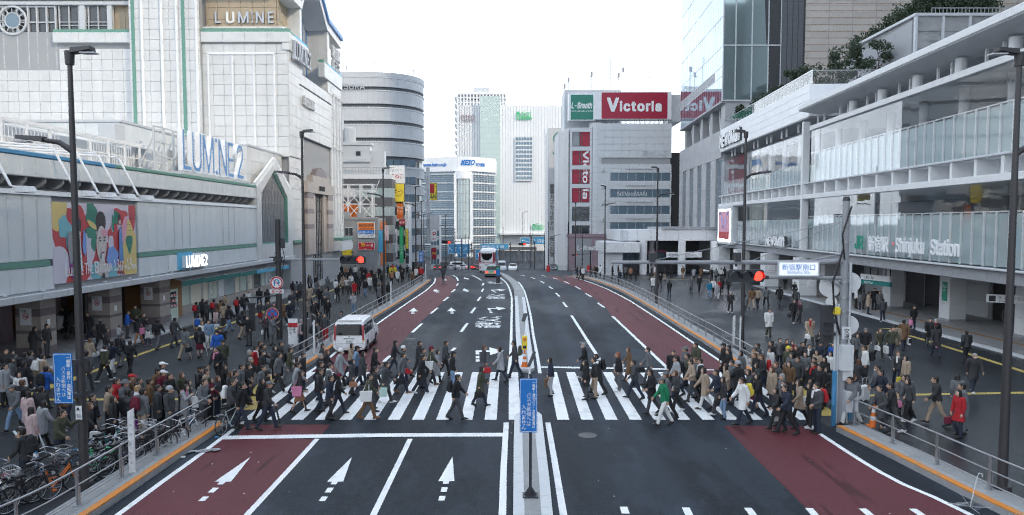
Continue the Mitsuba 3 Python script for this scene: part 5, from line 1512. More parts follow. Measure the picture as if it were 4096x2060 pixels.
# ------------------------------------------------------------------ signs on the left side of the street
SIGNS = [(-22.6, 135, 2.7, 14.7, 17.9, 'm_white', 'white karaoke billboard with red letters', [('カラオケ', .5, 2.2, .38, 'm_charcoal', {}), ('まねこ', .25, .9, .85, 'm_red', dict(bold=1, width=2.2))]),
         (-22.4, 135, 2.45, 11.3, 14.6, 'm_yellow', 'yellow sports shop billboard under the karaoke one', [('スポーツ', .15, 1.5, .75, 'm_charcoal', dict(bold=1, width=2.1)), ('SPORTS', .3, .9, .35, 'm_charcoal', dict(width=1.6))]),
         (-21.6, 136, 1.2, 11.05, 12.1, 'm_charcoal', 'black sign with white characters below the yellow billboard', [('沼津港', .08, .3, .4, 'm_white', dict(width=1.05))]),
         (-21.8, 138, 1.2, 8.2, 11.05, 'm_orange', 'tall orange and white restaurant panel', [('南池', .1, 1.9, .45, 'm_white', dict(width=1.0)), ('ビル', .1, 1.2, .45, 'm_white', dict(width=1.0)), ('営業中', .08, .3, .35, 'm_red', dict(width=1.05))]),
         (-22.8, 139, .6, 10.1, 11.3, 'm_blue_sign', 'narrow blue upright panel beside the orange restaurant panel', []),
         (-21.8, 141, .7, -.4, 6.6, 'm_bright_green', 'tall green upright sign with white characters', [('レイク', .35, 3.2, .55, 'm_white', dict(vertical=True))]),
         (-22.7, 139.5, .62, .85, 6.2, 'm_white', 'white phone shop upright sign with a red foot', [('docomo', .3, 4.6, .4, 'm_red', dict(vertical=True))]),
         (-22.3, 127.5, .62, 4.3, 6.9, 'm_off_white', 'pale upright sign with a magenta panel', [('Serina', .3, 2.2, .32, 'm_pink', dict(vertical=True))]),
         (-20.9, 143, .5, 2.3, 6.1, 'm_yellow', 'narrow yellow and black upright sign', [('レストラン', .25, 3.2, .4, 'm_charcoal', dict(vertical=True))]),
         (-20.9, 143.2, .5, -.6, 2.25, 'm_charcoal', 'narrow black upright sign under the yellow one', [('鮨', .03, 1.6, .42, 'm_white', {})]),
         (-21.7, 140, 1.1, 7.0, 8.0, 'm_red', 'small red panel under the orange restaurant panel', [('居酒屋', .08, .3, .4, 'm_white', dict(width=.95))]),
         (-20.95, 142.9, .55, 6.3, 10.1, 'm_white', 'white upright sign with small dark characters', [('新宿南口ビル', .27, 3.2, .4, 'm_charcoal', dict(vertical=True))]),
         (-22.7, 123, .9, 2.4, 6.1, 'm_sky_blue', 'plain light blue upright panel at the striped block', []),
         (-20.7, 176, .85, 9.2, 20.7, 'm_off_white', 'very tall thin white upright sign with grey capitals', [('IDC OTSUKA', .42, 9.0, .62, 'm_mid_grey', dict(vertical=True))]),
         (-21.6, 185, 2.5, 13.2, 17.4, 'm_yellow', 'yellow-framed red and white round-the-clock sign', [('24H', .3, .3, 1.2, 'm_charcoal', dict(bold=2, width=1.9))]),
         (-20.6, 185, 1.35, 2.7, 5.7, 'm_white', 'white board with red characters above the far crossing', [('P', .25, 1.3, 1.1, 'm_red', dict(bold=2)), ('駐車場', .15, .4, .5, 'm_red', dict(width=1.0))]),
         (-20.6, 176.2, .7, 2.6, 9.1, 'm_far_panel', 'grey upright building sign with small characters', [('新宿ビル', .35, 5.4, .5, 'm_charcoal', dict(vertical=True))]),
         (-20.4, 184, 1.2, -1.8, 1.1, 'm_dark_red', 'dark red restaurant sign low beside the far crossing', [('焼肉', .1, 1.3, .5, 'm_yellow', dict(width=1.0))])]
for i, (x, y, wd, z0, z1, m_, lab, tx) in enumerate(SIGNS):
    board('street_sign', lab, frame(x, y, 0, 0), 0, wd, z0, z1, 0, .35, m_, [(t[0], t[1], t[2], t[3], t[4], {**({} if t[0].isascii() else {'font': 'cjk'}), **t[5]}) for t in tx], 'sign', 'm_light_grey' if m_ in ('m_white', 'm_off_white') else 'm_charcoal')
put('red_panel', MB(frame(-21.6, 185, 0, 0)).box(.3, 1.9, 14.9, 17.2, .355, .37), 'm_red', 'street_sign_012')
PB = thing('plain_block', 'slim blue-grey office block between the thin tall sign and the far crossing', 'building')
put('wall', MB().box(-22.6, -20.1, 201, 206, -7, 9.6), 'm_far_panel', PB)
for z in range(4):
    for q in range(3):
        put('window', MB(frame(-22.5 + .8 * q, 201, 0, 0)).box(.06, .7, -4 + 2.6 * z, -2.6 + 2.6 * z, 0, .03), 'm_blue_glass', PB)
NB = thing('sign_backing_block', 'narrow grey building hidden behind the column of street signs', 'building')
put('wall', MB().box(-23.5, -20.6, 143.6, 149, -4, 11.5), 'm_far_panel', NB)
for z in range(4):
    for q in range(2):
        put('window', MB(frame(-23.3 + 1.15 * q, 143.6, 0, 0)).box(.1, 1.0, .2 + 2.9 * z, 1.9 + 2.9 * z, 0, .03), 'm_dark_window', NB)

# ------------------------------------------------------------------ far glass-fronted store with white parapet
KB = thing('corner_store', 'white and glass corner store with a broad white parapet carrying blue lettering', 'building')
Kc = np.array([-19.2, 284.])
KL = frame(-42, 291.5, 0, -18.2)                                     # its two faces meet at a rounded bay
KRt = frame(-17.0, 284.3, 0, 42)
zk = -8
put('core', MB().prism([(-42, 292), (-21, 285.2), (-17, 284.8), (-7.2, 293.6), (-7.2, 310), (-42, 310)], zk, 29), 'm_blue_glass', KB)
pm = MB().prism([(-43, 291.6), (-21, 284.2), (-16.6, 283.9), (-6.6, 293.2), (-6.6, 310), (-43, 310)], 27.6, 33.2)
put('parapet', pm, 'm_white', KB)
for i in range(9):
    z = 26.8 - 3.45 * i
    put('floor_band', MB(KL).box(0, 22.5, z - .5, z, -.1, .35), 'm_light_grey', KB)
    put('floor_band', MB(KRt).box(.6, 14.2, z - .5, z, -.1, .35), 'm_off_white', KB)
    for q in range(3):
        put('shade_rail', MB(KL).box(0, 22.2, z - 1.2 - .75 * q, z - 1.1 - .75 * q, .1, .35), 'm_light_grey', KB)
        put('shade_rail', MB(KRt).box(.6, 14.2, z - 1.2 - .75 * q, z - 1.1 - .75 * q, .1, .35), 'm_light_grey', KB)
for i in range(10):
    put('mullion', MB(KRt).box(.7 + 1.45 * i, .8 + 1.45 * i, zk, 27.6, .0, .2), 'm_light_grey', KB)
bay = key_for('round_bay', KB)
put('frame', MB().box(-22.6, -21.6, 283.2, 285, zk, 26.6).box(-16.4, -15.4, 283.6, 285.6, zk, 26.6).prism(Point(-19, 285.5).buffer(3.4), 24.6, 27.4), 'm_white', bay, kind='stuff')
put('glass', MB().prism(Point(-19, 285.8).buffer(3.0), zk, 24.6), 'm_frost_glass', bay)
for i in range(7):
    put('spandrel', MB().prism(Point(-19, 285.8).buffer(3.06), 22.2 - 3.45 * i, 22.5 - 3.45 * i), 'm_mid_grey', bay)
for i in range(8):
    a = np.pi * (1.05 + .9 * i / 7)
    put('rib', MB().box(-19 + 3.05 * np.cos(a) - .07, -19 + 3.05 * np.cos(a) + .07, 285.8 + 3.05 * np.sin(a) - .07, 285.8 + 3.05 * np.sin(a) + .07, zk, 24.6), 'm_off_white', bay)
letters('lettering', KB, KL, 'www.keio.co.jp', 7.5, 29.7, .45, 1.2, 'm_blue_sign', .1, bold=1, width=9.8)
letters('lettering', KB, frame(-20.4, 283.95, 0, 0), 'KEIO', .6, 30.0, .2, 1.8, 'm_blue_sign', .15, bold=3, width=5.2, slant=10)
letters('lettering', KB, KRt, '京王電鉄', 3.2, 29.8, .75, 1.2, 'm_blue_sign', .1, 'cjk', 1, width=4.6)
lb = board('poster_board', 'white fashion poster with two black script capitals below the round bay', frame(-22, 281.9, 0, 0), 0, 5.9, -5.5, 1.2, 0, .3, 'm_white', [('LA', 1.9, 2.0, 2.8, 'm_black', dict(slant=15))], 'poster')
letters('shop_name', KB, frame(-22, 282.2, 0, 0), 'FOREVER21', .2, 1.6, .1, .95, 'm_mid_grey', .1, width=5.4)

# ------------------------------------------------------------------ the tall white finned building and the tower behind
FI = thing('finned_building', 'tall white building with close vertical fins and a pale green glass shaft', 'building')
zf_ = -7
put('core', MB().box(-26, -15, 351, 372, zf_, 63.5).box(-5.8, 24.5, 349, 372, 2.5, 63.0).box(-5, 24.5, 351, 372, zf_, 2.5), 'm_off_white', FI, kind='stuff')
put('green_shaft', MB().box(-15.1, -6, 347.2, 372, zf_, 67.4).box(-6.2, -5.6, 348, 372, zf_, 67.3), 'm_green_glass', FI)
for i in range(29):
    put('shaft_joint', MB().box(-15.15, -5.55, 347.15, 347.3, -5 + 2.5 * i, -4.88 + 2.5 * i), 'm_frost_glass', FI)
for i in range(23):
    if i != 12 or True:
        x = -5.2 + 1.33 * i
        put('fin', MB().box(x - .52, x + .52, 348.5, 349, 2.6, 63.4), 'm_white', FI)
for i in range(9):
    put('fin', MB().box(-25.8 + 1.22 * i - .46, -25.8 + 1.22 * i + .46, 350.5, 351, zf_, 63.8), 'm_off_white', FI)
put('window_block', MB().box(1.6, 9.6, 347.6, 348.2, 27.5, 48.0), 'm_blue_glass', FI)
for i in range(11):
    put('window_band', MB().box(1.5, 9.7, 347.4, 347.7, 27.5 + 2.05 * i, 28.1 + 2.05 * i), 'm_off_white', FI)
for i in range(7):
    put('window_post', MB().box(1.6 + 1.32 * i, 1.75 + 1.32 * i, 347.45, 347.7, 27.5, 48.2), 'm_off_white', FI)
put('canopy', MB().box(-5.8, 18, 345, 350, 1.8, 2.6), 'm_off_white', FI)
letters('round_logo', FI, frame(-24.4, 350, 0, 0), '0I0I', 0, 56.0, .15, 3.0, 'm_mauve', .3, bold=0, width=6.4)
for nm, x, z, w_ in (('cinema_letters', 1.8, 56.5, 7.6), ('cinema_letters', 9.6, 4.2, 5.6)):
    lab = 'bright green cinema name standing on the finned white facade, %s' % ('high up' if z > 20 else 'low above the street')
    c = thing(nm, lab, 'sign')
    s_ = w_ / 7.6
    letters('lettering', c, frame(x, 347.9, 0, 0), 'CINEMA', 0, z, 0, 2.0 * s_, 'm_bright_green', .3, bold=1, width=w_)
    letters('lettering', c, frame(x, 347.9, 0, 0), 'WALD9', 2.6 * s_, z + 2.4 * s_, 0, 1.2 * s_, 'm_bright_green', .3, bold=0, width=w_ * .6)
    put('leaf', MB(frame(x + 1.1 * s_, 347.9, z + 3.0 * s_, 0)).tm(shape_mesh(Point(0, 0).buffer(.75 * s_), .3)), 'm_bright_green', c)
CT = thing('crown_tower', 'distant pale residential tower with an open grid crown above the finned building', 'building')
put('core', MB().box(-32.5, -4, 452, 475, -8, 83), 'm_light_grey', CT)
for i in range(15):
    put('column', MB().box(-33.6 + 2.0 * i - .45, -33.6 + 2.0 * i + .45, 450.8, 452, -8, 87.5 if i < 8 else 86.5), 'm_white', CT)
for i in range(16):
    put('floor', MB().box(-34, -4.5, 451.2, 452.1, 42 + 3.0 * i, 42.9 + 3.0 * i), 'm_off_white', CT)
for i in range(12):
    put('side_balcony', MB().box(-35.2, -33.9, 452, 470, 38 + 4.1 * i, 39.8 + 4.1 * i), 'm_light_grey', CT)
put('crown_ring', MB().box(-34.2, -4, 450.6, 476, 86.3, 87.4), 'm_white', CT)
put('roof_house', MB().box(-24, -14, 455, 468, 84, 91), 'm_light_grey', CT)

# ------------------------------------------------------------------ sports store with the red roof billboard
VB = thing('sports_store', 'silver-grey panelled sports store with a rounded corner and ribbon windows', 'building')
vz = zg(160) - 1
vfp = lambda e: shapely.union_all([shapely.box(17.5, 160 - e, 35 + e, 182), shapely.box(12.6 - e, 161.0 - e, 17.9, 182), Point(18.6, 161.6).buffer(1.6 + e)])
put('core', MB().prism(vfp(-.25), vz, 28.4), 'm_joint', VB)
put('west_wall', MB().prism([(10.6, 168), (12.5, 161.2), (12.5, 182), (10.6, 182)], vz, 28.2), 'm_far_panel', VB)
VF = frame(0, 160.02, 0, 0)
tops = [29.2, 21.3]
for j in range(5):                                                   # blank upper wall, courses of panels
    for i in range(9):
        piece('wall_panel', VB, VF, 18.4 + 1.84 * i + .01, 18.4 + 1.84 * (i + 1) - .01, 21.6 + 1.5 * j + .02, 21.6 + 1.5 * (j + 1) - .02, -.2, .05, 'm_brick_grey', .05)
flo = [21.3, 18.1, 17.9]
for k in range(6):
    zt = 18.35 - 3.62 * k
    w = key_for('ribbon_window', VB)
    for i in range(7):
        a = 21.6 + 1.87 * i
        piece('pane', w, VF, a + .04, a + 1.83, zt - 1.75, zt, -.2, -.1, 'm_blue_glass', .01, .003)
        put('sash', MB(VF).box(a - .04, a + .04, zt - 1.8, zt + .04, -.2, .0), 'm_light_grey', w)
    for j, (z0, z1) in enumerate(((zt + .02, zt + .93), (zt + .95, zt + 1.85))):
        for i in range(9):
            piece('wall_panel', VB, VF, 18.4 + 1.84 * i + .01, 18.4 + 1.84 * (i + 1) - .01, z0, z1, -.2, .05, 'm_brick_grey', .04)
    put('spandrel_end', MB(VF).box(18.4, 21.5, zt - 1.78, zt, -.2, .04).box(34.75, 35, zt - 1.78, zt, -.2, .04), 'm_brick_grey', VB, kind='stuff')
    put('lamp_rail', MB(VF).box(25, 31, zt + .75, zt + .83, .1, .25), 'm_mid_grey', VB)
    put('corner_lamp', MB().lathe([(.01, 0), (.25, 0), (.25, .5), (.01, .55)], 8, (19.9, 159.7, zt + .3)), 'm_light_grey', VB)
put('round_corner', MB().prism(Point(18.7, 161.7).buffer(1.75), vz + 5, 29.3), 'm_brick_grey', VB)
for i in range(24):
    put('corner_ring', MB().prism(Point(18.7, 161.7).buffer(1.78), 5.6 - 4 + 1.2 * i, 5.64 - 4 + 1.2 * i), 'm_mid_grey', VB)
VL = frame(0, 160.9, 0, 0)
for k in range(7):
    zt = 27.4 - 4.1 * k
    w = key_for('corner_window', VB)
    m_ = 'm_victoria_red' if 0 < k < 4 else 'm_dark_window'
    for (a, b) in ((13.3, 14.8), (14.95, 15.3), (15.45, 16.9), (16.95, 17.2)):
        for (c, d) in ((zt - 3.1, zt - .75), (zt - .65, zt - .1)):
            piece('pane', w, VL, a + .03, b - .03, c, d, -.1, .0, m_ if k else ('m_victoria_red' if a > 14.9 else 'm_mid_grey'), .01, .002)
    put('spandrel', MB(VL).box(12.7, 17.4, zt - .05, zt + .85, -.1, .12).box(12.7, 13.25, zt - 3.2, zt, -.1, .12), 'm_brick_grey', w, kind='stuff')
RF = frame(0, 160.9, 0, 0) @ np.array([[0, 1, 0, 15.55], [-1, 0, 0, 23.3], [0, 0, 1, 0], [0, 0, 0, 1.]])
letters('window_letters', VB, RF, 'Victoria', 0, .12, .02, 1.15, 'm_white', .02, bold=2, width=10.6)
letters('relief_letters', VB, VF, '寿ビル2', 28.5, 22.1, .08, 1.1, 'm_light_grey', .12, 'cjk', width=5.4)
letters('mirrored_name', VB, VF, 'NEWoMAN', 23.2, 13.3, -.05, .9, 'm_off_white', .01, width=6.4)
put('base_wall', MB().box(12.4, 23.5, 159.4, 160, vz, 4.2).box(12.0, 23.5, 159.2, 160.1, 4.2, 5.0), 'm_mauve', VB)
put('base_panel', MB().box(14.0, 17.5, 159.3, 159.42, vz, 3.9), 'm_mid_grey', VB)
letters('shop_name', VB, frame(14.3, 159.25, 0, 0), 'L-Breath', 0, 1.4, .05, .95, 'm_white', .08, bold=2, width=4.6, slant=8)
put('side_gap', MB().box(35.2, 37.5, 163, 182, vz, 23), 'm_charcoal', VB)  # solid block coloured dark for the shade between the buildings
mb = MB()
for i in range(16):
    mb.box(18.4 + 1.05 * i, 18.52 + 1.05 * i, 160.2, 160.3, 28.6, 30.0).bar([18.4 + 1.05 * i, 160.4, 28.7], [19.2 + 1.05 * i, 161.4, 30.0], .08)
put('billboard_legs', mb, 'm_charcoal', VB)
bb = thing('roof_billboard', 'large red roof billboard with a white store name', 'billboard')
put('case', MB(frame(0, 160, 0, 0)).box(18.0, 34.8, 29.95, 35.9, -3, .0), 'm_white', bb)
put('red_panel', MB(frame(0, 160, 0, 0)).box(19.55, 33.9, 30.1, 35.75, .0, .1), 'm_victoria_red', bb)
for ch, x, wd, h in (('V', 20.7, 2.6, 2.6), ('i', 23.5, .55, 1.9), ('c', 24.3, 1.5, 1.9), ('t', 26.0, 1.1, 1.9), ('o', 27.3, 1.65, 1.9), ('r', 29.2, 1.0, 1.9), ('i', 30.4, .55, 1.9), ('a', 31.2, 1.45, 1.9)):
    letters('letter', bb, frame(0, 160, 0, 0), ch, x, 31.8 if ch != 'V' else 31.8, .102, h, 'm_white', .05, bold=4, width=wd)
b3 = thing('roof_billboard', 'green roof billboard with slanted white lettering, left of the red one', 'billboard')
put('case', MB(frame(0, 160.3, 0, 0)).box(12.4, 18.0, 29.75, 35.8, -3, .0), 'm_white', b3)
put('green_panel', MB(frame(0, 160.3, 0, 0)).box(12.85, 17.75, 29.95, 35.3, .0, .08), 'm_breath_green', b3)
letters('lettering', b3, frame(0, 160.3, 0, 0), 'L-Breath', 12.95, 32.4, .085, 1.2, 'm_white', .03, bold=2, width=4.5, slant=8)
letters('lettering', b3, frame(0, 160.3, 0, 0), 'feel the earth, open-air sports', 12.95, 31.6, .085, .38, 'm_white', .02, width=4.6, slant=8)
put('roof_house', MB().box(11.8, 24.5, 165, 175, 28, 37.2).box(35, 37.2, 161, 170, 29.6, 35.5), 'm_light_grey', VB, kind='stuff')
for i, (x, h, a) in enumerate(((11.9, 1.6, 1), (12.8, 3, 1), (17.0, 1.8, 0), (18, 4.2, 1), (22.2, 7.4, 0), (24.1, 4.0, 1), (25.1, 5.2, 1), (31, 4, 0))):
    k = thing('antenna', 'aerial on the sports store roof, %s of eight along the roof' % 'first second third fourth fifth sixth seventh eighth'.split()[i], 'antenna', 'aerials on the sports store')
    put('mast', MB().tube([(x, 166, 36), (x, 166, 37.2 + h)], .06, 5), 'm_charcoal', k)
    if a:
        put('head', MB().box(x - .22, x + .22, 165.9, 166.1, 36.2 + h, 37.2 + h).box(x - .55, x + .1, 165.9, 166.1, 36.1 + h, 36.22 + h), 'm_mid_grey', k)

# capsule hotel and signs left of it
JH = thing('hotel_block', 'slim white hotel block with a round green crest and vertical characters', 'building')
put('wall', MB().box(9.4, 13.6, 190, 206, -6, 32), 'm_far_panel', JH)
put('lower_wall', MB().box(9.7, 11.2, 189.6, 190, -6, 18.2), 'm_far_panel', JH)
tor = trimesh.creation.annulus(1.35, 1.6, .1, sections=32)
put('crest_ring', MB(frame(12.3, 189.9, 29.3, 0)).tm(tor), 'm_breath_green', JH)
put('crest_hill', MB(frame(12.3, 189.9, 28.9, 0)).tm(shape_mesh(Polygon([(-1.2, 0), (1.3, 0), (.5, .9), (0, .4), (-.5, .6)]), .1)), 'm_breath_green', JH)
letters('lettering', JH, frame(10.6, 189.9, 0, 0), 'JR', 0, 25.2, .02, 1.9, 'm_breath_green', .1, width=2.6)
letters('hotel_characters', JH, frame(10.4, 189.5, 0, 0), '豪華カプセルホテル 安心お宿', 0, 16.9, .02, 1.15, 'm_charcoal', .06, 'cjk', vertical=True)
VS = [(12.6, 180, .9, 13.6, 17.0, 'm_orange', 'small orange upright sign on the hotel street', ''), (11.4, 178, .9, 13.4, 16.6, 'm_charcoal', 'black upright sign beside the small orange one', '酒場'),
      (12.6, 178, 1.0, 9.4, 13.0, 'm_white', 'white upright sign with a red ring', '塚田'), (13.6, 184, 1.1, 4.0, 16.0, 'm_victoria_red', 'tall dark red upright sign with white capitals', 'Victoria'),
      (12.4, 176, .95, 5.3, 8.9, 'm_black', 'black upright sign with white characters', '鳥貴'), (12.4, 175, .9, -.4, 2.4, 'm_cream', 'cream upright sign with small characters', '居酒'),
      (12.2, 172, .8, -4.4, -1.6, 'm_orange', 'orange upright sign low on the hotel street', ''), (13.0, 170, .9, -4.6, -1.4, 'm_black', 'black upright sign with a red top carrying a yellow M', 'M'), (11.6, 182, 1.2, 8.7, 12.4, 'm_mid_grey', 'grey upright sign with pale capitals', 'AO'),
      (11.2, 170, 3.4, .4, 1.6, 'm_off_white', 'wide white direction board over the hotel street', '新宿四丁目'), (10.4, 168, .7, -4.4, -2.4, 'm_bright_green', 'bright green upright sign at the hotel street corner', '')]
for x, y, wd, z0, z1, m_, lab, tx in VS:
    f = {} if tx.isascii() else {'font': 'cjk'}
    ver = (z1 - z0) > wd * 1.5
    board('street_sign', lab, frame(x, y, 0, 0), 0, wd, z0, z1, 0, .3, m_, [(tx, wd / 2 if ver else .2, (z1 - z0) - .9 if ver else .35, min(.7, wd * .6), 'm_charcoal' if m_ in ('m_white', 'm_cream', 'm_off_white') else 'm_white', dict(vertical=ver, **f))] if tx else [], 'sign', 'm_light_grey')
HB = thing('side_street_block', 'grey block with small balconies behind the hotel street signs', 'building')
put('wall', MB().box(11.0, 14.5, 186, 189.5, -6, 19), 'm_far_panel', HB)
for i in range(6):
    put('balcony', MB().box(10.8, 13.6, 185.2, 186, -4 + 3.6 * i, -2.9 + 3.6 * i), 'm_mid_grey', HB)

# white bridge-like canopies between the sports store and the station
WC = thing('white_canopy', 'long white slab canopy on round columns between the sports store and the glass tower', 'canopy')
F1 = frame(0, 107, 0, 0)
for i in range(7):
    piece('edge_panel', WC, F1, 16.4 + 2.05 * i, 16.4 + 2.05 * i + 2.03, 4.72, 6.35, 0, .15, 'm_off_white', .04)
piece('edge_panel', WC, F1, 16.35, 17.0, 4.75, 6.3, .15, .4, 'm_light_grey', .04)
put('slab', MB().box(15.9, 31, 107, 122, 4.7, 6.35), 'm_light_grey', WC)
put('roof_edge', MB().box(22, 31.3, 106.6, 118, 6.36, 6.75), 'm_mid_grey', WC)
for i in range(4):
    piece('edge_panel', WC, frame(0, 102.6, 0, 0), 13.4 + 1.17 * i, 13.4 + 1.17 * i + 1.16, 3.15, 4.62, 0, .12, 'm_off_white', .04)
put('lower_slab', MB().box(13.0, 18.1, 102.6, 113, 3.15, 4.6), 'm_light_grey', WC)
put('support_wall', MB().box(13.3, 15.8, 103.4, 112, -1, 3.15), 'm_light_grey', WC)
for x, y in ((19.2, 106), (24.6, 105), (29.2, 104.6), (21.8, 113), (26.6, 113)):
    put('column', MB().tube([(x, y, -1), (x, y, 4.75)], .55 if y < 107 else .4, 14), 'm_off_white', WC, smooth=40)
put('rear_wall', MB().box(15.8, 31, 118, 118.4, -2, 4.7), 'm_dark_grey', WC)
for i in range(5):
    put('rear_window', MB(frame(17 + 1.6 * i, 118, 0, 0)).box(0, 1.4, .6, 2.5, 0, .05), 'm_blue_glass', WC)
put('pink_band', MB(frame(17, 118, 0, 0)).box(0, 8, 2.6, 2.9, 0, .06), 'm_pink', WC)
board('canopy_sign', 'long pale name board under the white canopy', frame(22.6, 106.2, 0, 0), 0, 5.2, 2.3, 3.1, 0, .12, 'm_off_white', [('新宿高速バスターミナル', .4, .25, .3, 'm_charcoal', dict(font='cjk', width=4))], 'sign')


# ------------------------------------------------------------------ lamp posts, poles, signals, signs
NTH = 'first second third fourth fifth sixth seventh eighth ninth tenth eleventh twelfth'.split()


def lamp(x, y, side, lab, z0=None, h=12.3):
    """dark double lamp post; side +1: the top lamp reaches to the right, the lower arm to the left"""
    k = thing('street_lamp', lab, 'street lamp', 'dark double lamp posts along the road')
    z0 = (.2 if y < 60 else zg(y)) if z0 is None else z0
    put('pole', MB().tube([(x, y, z0), (x, y, z0 + 2.2), (x, y, z0 + h)], [.125, .112, .06], 12), 'm_lamp_pole', k, smooth=40)
    put('base', MB().tube([(x, y, z0 - .05), (x, y, z0 + .12)], .22, 12), 'm_lamp_pole', k, smooth=40)
    for nm, z, d, ln, hl in (('top_lamp', z0 + h, side, .08, .52), ('arm_lamp', z0 + h - 2.25, -side, .82, .6)):
        q = key_for(nm, k)
        mb = MB()
        if nm == 'arm_lamp':
            mb.tube([(x, y, z - .25), (x + d * .35, y, z - .02), (x + d * ln, y, z + .05)], [.09, .07, .06], 8)
        else:
            mb.tube([(x, y, z - .25), (x, y, z + .1)], [.11, .13], 10)
        put('arm', mb, 'm_lamp_pole', q, smooth=40)
        a, b = x + d * ln * .9, x + d * (ln + hl)
        z += .1 if nm == 'top_lamp' else .05
        mb = MB()
        pts = lambda w, za, zb: [(a, y - w * .4, za), (b, y - w * .5, zb), (a, y + w * .4, za), (b, y + w * .5, zb)]
        lo, hi = pts(.34, z - .06, z + .02), pts(.26, z + .08, z + .12)
        mb.hexa(lo + hi)
        put('head', mb, 'm_lamp_pole', q)
        c = (a * .35 + b * .65)
        put('lens', MB().box(min(c, c + d * .25) - .1, max(c, c + d * .25) + .05, y - .12, y + .12, z - .065, z - .035), 'm_lamp_face', q)
    return k


LAMPS_L = [(-11.6, 19.3), (-11.7, 40.7), (-11.55, 65.3), (-13.0, 98), (-15.6, 125), (-14.6, 160)]
LAMPS_R = [(13.1, 19.0), (13.05, 40.8), (12.9, 64.5), (12.3, 96), (11.2, 128), (9.6, 190)]
for i, (x, y) in enumerate(LAMPS_L):
    lamp(x, y, 1, 'dark double street lamp on the side of the tiled store tower, %s from the camera' % NTH[i], None, 12.1 if i else 11.5)
for i, (x, y) in enumerate(LAMPS_R):
    lamp(x, y, -1, 'dark double street lamp on the glass station side, %s from the camera' % NTH[i], None, 12.1 if i else 11.4)


def disc(r, t, n=28):
    return trimesh.creation.cylinder(r, t, sections=n)


RED_ON = (1.5, .035, .022)
scene['m_red_glow'] = {'type': 'diffuse', 'reflectance': {'type': 'rgb', 'value': [.5, .03, .02]}}


def signal_head(k, x, y, z, s=1., lit=True, w=1.42):
    """horizontal three-lamp head facing the camera, the right lamp lit red"""
    g = shapely.box(-w / 2, -.24, w / 2, .24).buffer(.0)
    g = g.buffer(-.1).buffer(.1)
    me = shape_mesh(affinity.scale(g, s, s, origin=(0, 0)), .22 * s)
    put('housing', MB(frame(x, y, z, 0)).add(me.vertices - [0, 0, .11 * s], me.faces), 'm_charcoal', k)
    for i, u in enumerate((-.46, 0, .46)):
        F = frame(x + u * s, y - .11 * s, z, 0)
        th = np.linspace(np.pi * -.12, np.pi * 1.12, 13)
        v, f = [], []
        for t in th:
            for w_ in (0, .24 * s):
                v.append([.205 * s * np.cos(t), .205 * s * np.sin(t), w_])
        f = [[2 * q, 2 * q + 1, 2 * q + 3, 2 * q + 2] for q in range(12)]
        put('visor', MB(F).add(v, f), 'm_charcoal', k)
        on = lit and i == 2
        d_ = disc(.185 * s, .03)
        q = put('lens', MB(F).tm(d_), 'm_red_glow' if on else ('m_dark_window'), k, label='lit red lens' if on else None)
        if on:
            scene[q]['emitter'] = {'type': 'area', 'radiance': {'type': 'rgb', 'value': list(RED_ON)}}


# left signal pole with its signs
SLP = thing('traffic_signal', 'traffic signal with its red lamp lit on a boom over the left crosswalk crowd', 'traffic light')
px, py = -14.72, 45.6
put('pole', MB().tube([(px, py, 0), (px, py, 7.55)], [.19, .17], 12), 'm_lamp_pole', SLP, smooth=40)
put('boom', MB().tube([(px, py, 5.0), (px + 1, py, 5.03), (-10.9, py, 5.02)], [.075, .07, .06], 8), 'm_mid_grey', SLP, smooth=40)
put('clamp', MB().box(px - .25, px + .25, py - .22, py + .22, 4.9, 5.12).box(px - .55, px + .3, py - .06, py + .06, 5.12, 5.2), 'm_charcoal', SLP)
put('control_box', MB().box(px + .2, px + .42, py - .15, py + .1, 5.75, 6.35), 'm_charcoal', SLP)
put('cable', MB().tube([(px + .3, py - .1, 5.8), (px + .45, py - .15, 5.2), (px + .3, py - .15, 4.4), (px + .2, py, 3.6)], .025, 5), 'm_charcoal', SLP)
signal_head(SLP, -9.98, 45.5, 5.02, 1.12)
put('lower_arm', MB().tube([(px, py, 2.75), (px - 2.2, py - .3, 2.6)], .05, 6), 'm_charcoal', SLP)
put('side_head', MB().box(px - 1.75, px - 1.45, py - .5, py - .2, .55, 2.2).box(px - 1.95, px - 1.4, py - .55, py - .2, 2.2, 2.32), 'm_charcoal', SLP)


def round_sign(name, lab, F, r, fill, bars):
    k = thing(name, lab, 'road sign')
    put('disc', MB(F).tm(disc(r, .03)), fill, k)
    me = trimesh.creation.annulus(r * .80, r, .012, sections=32)
    put('red_ring', MB(F).add(me.vertices + [0, 0, .022], me.faces), 'm_red', k)
    me = trimesh.creation.annulus(r, r * 1.06, .03, sections=32)
    put('rim', MB(F).tm(me), 'm_off_white', k)
    for m_, g in bars:
        me = shape_mesh(g, .006)
        put('symbol', MB(F).add(me.vertices + [0, 0, .018], me.faces), m_, k, kind='stuff')
    return k


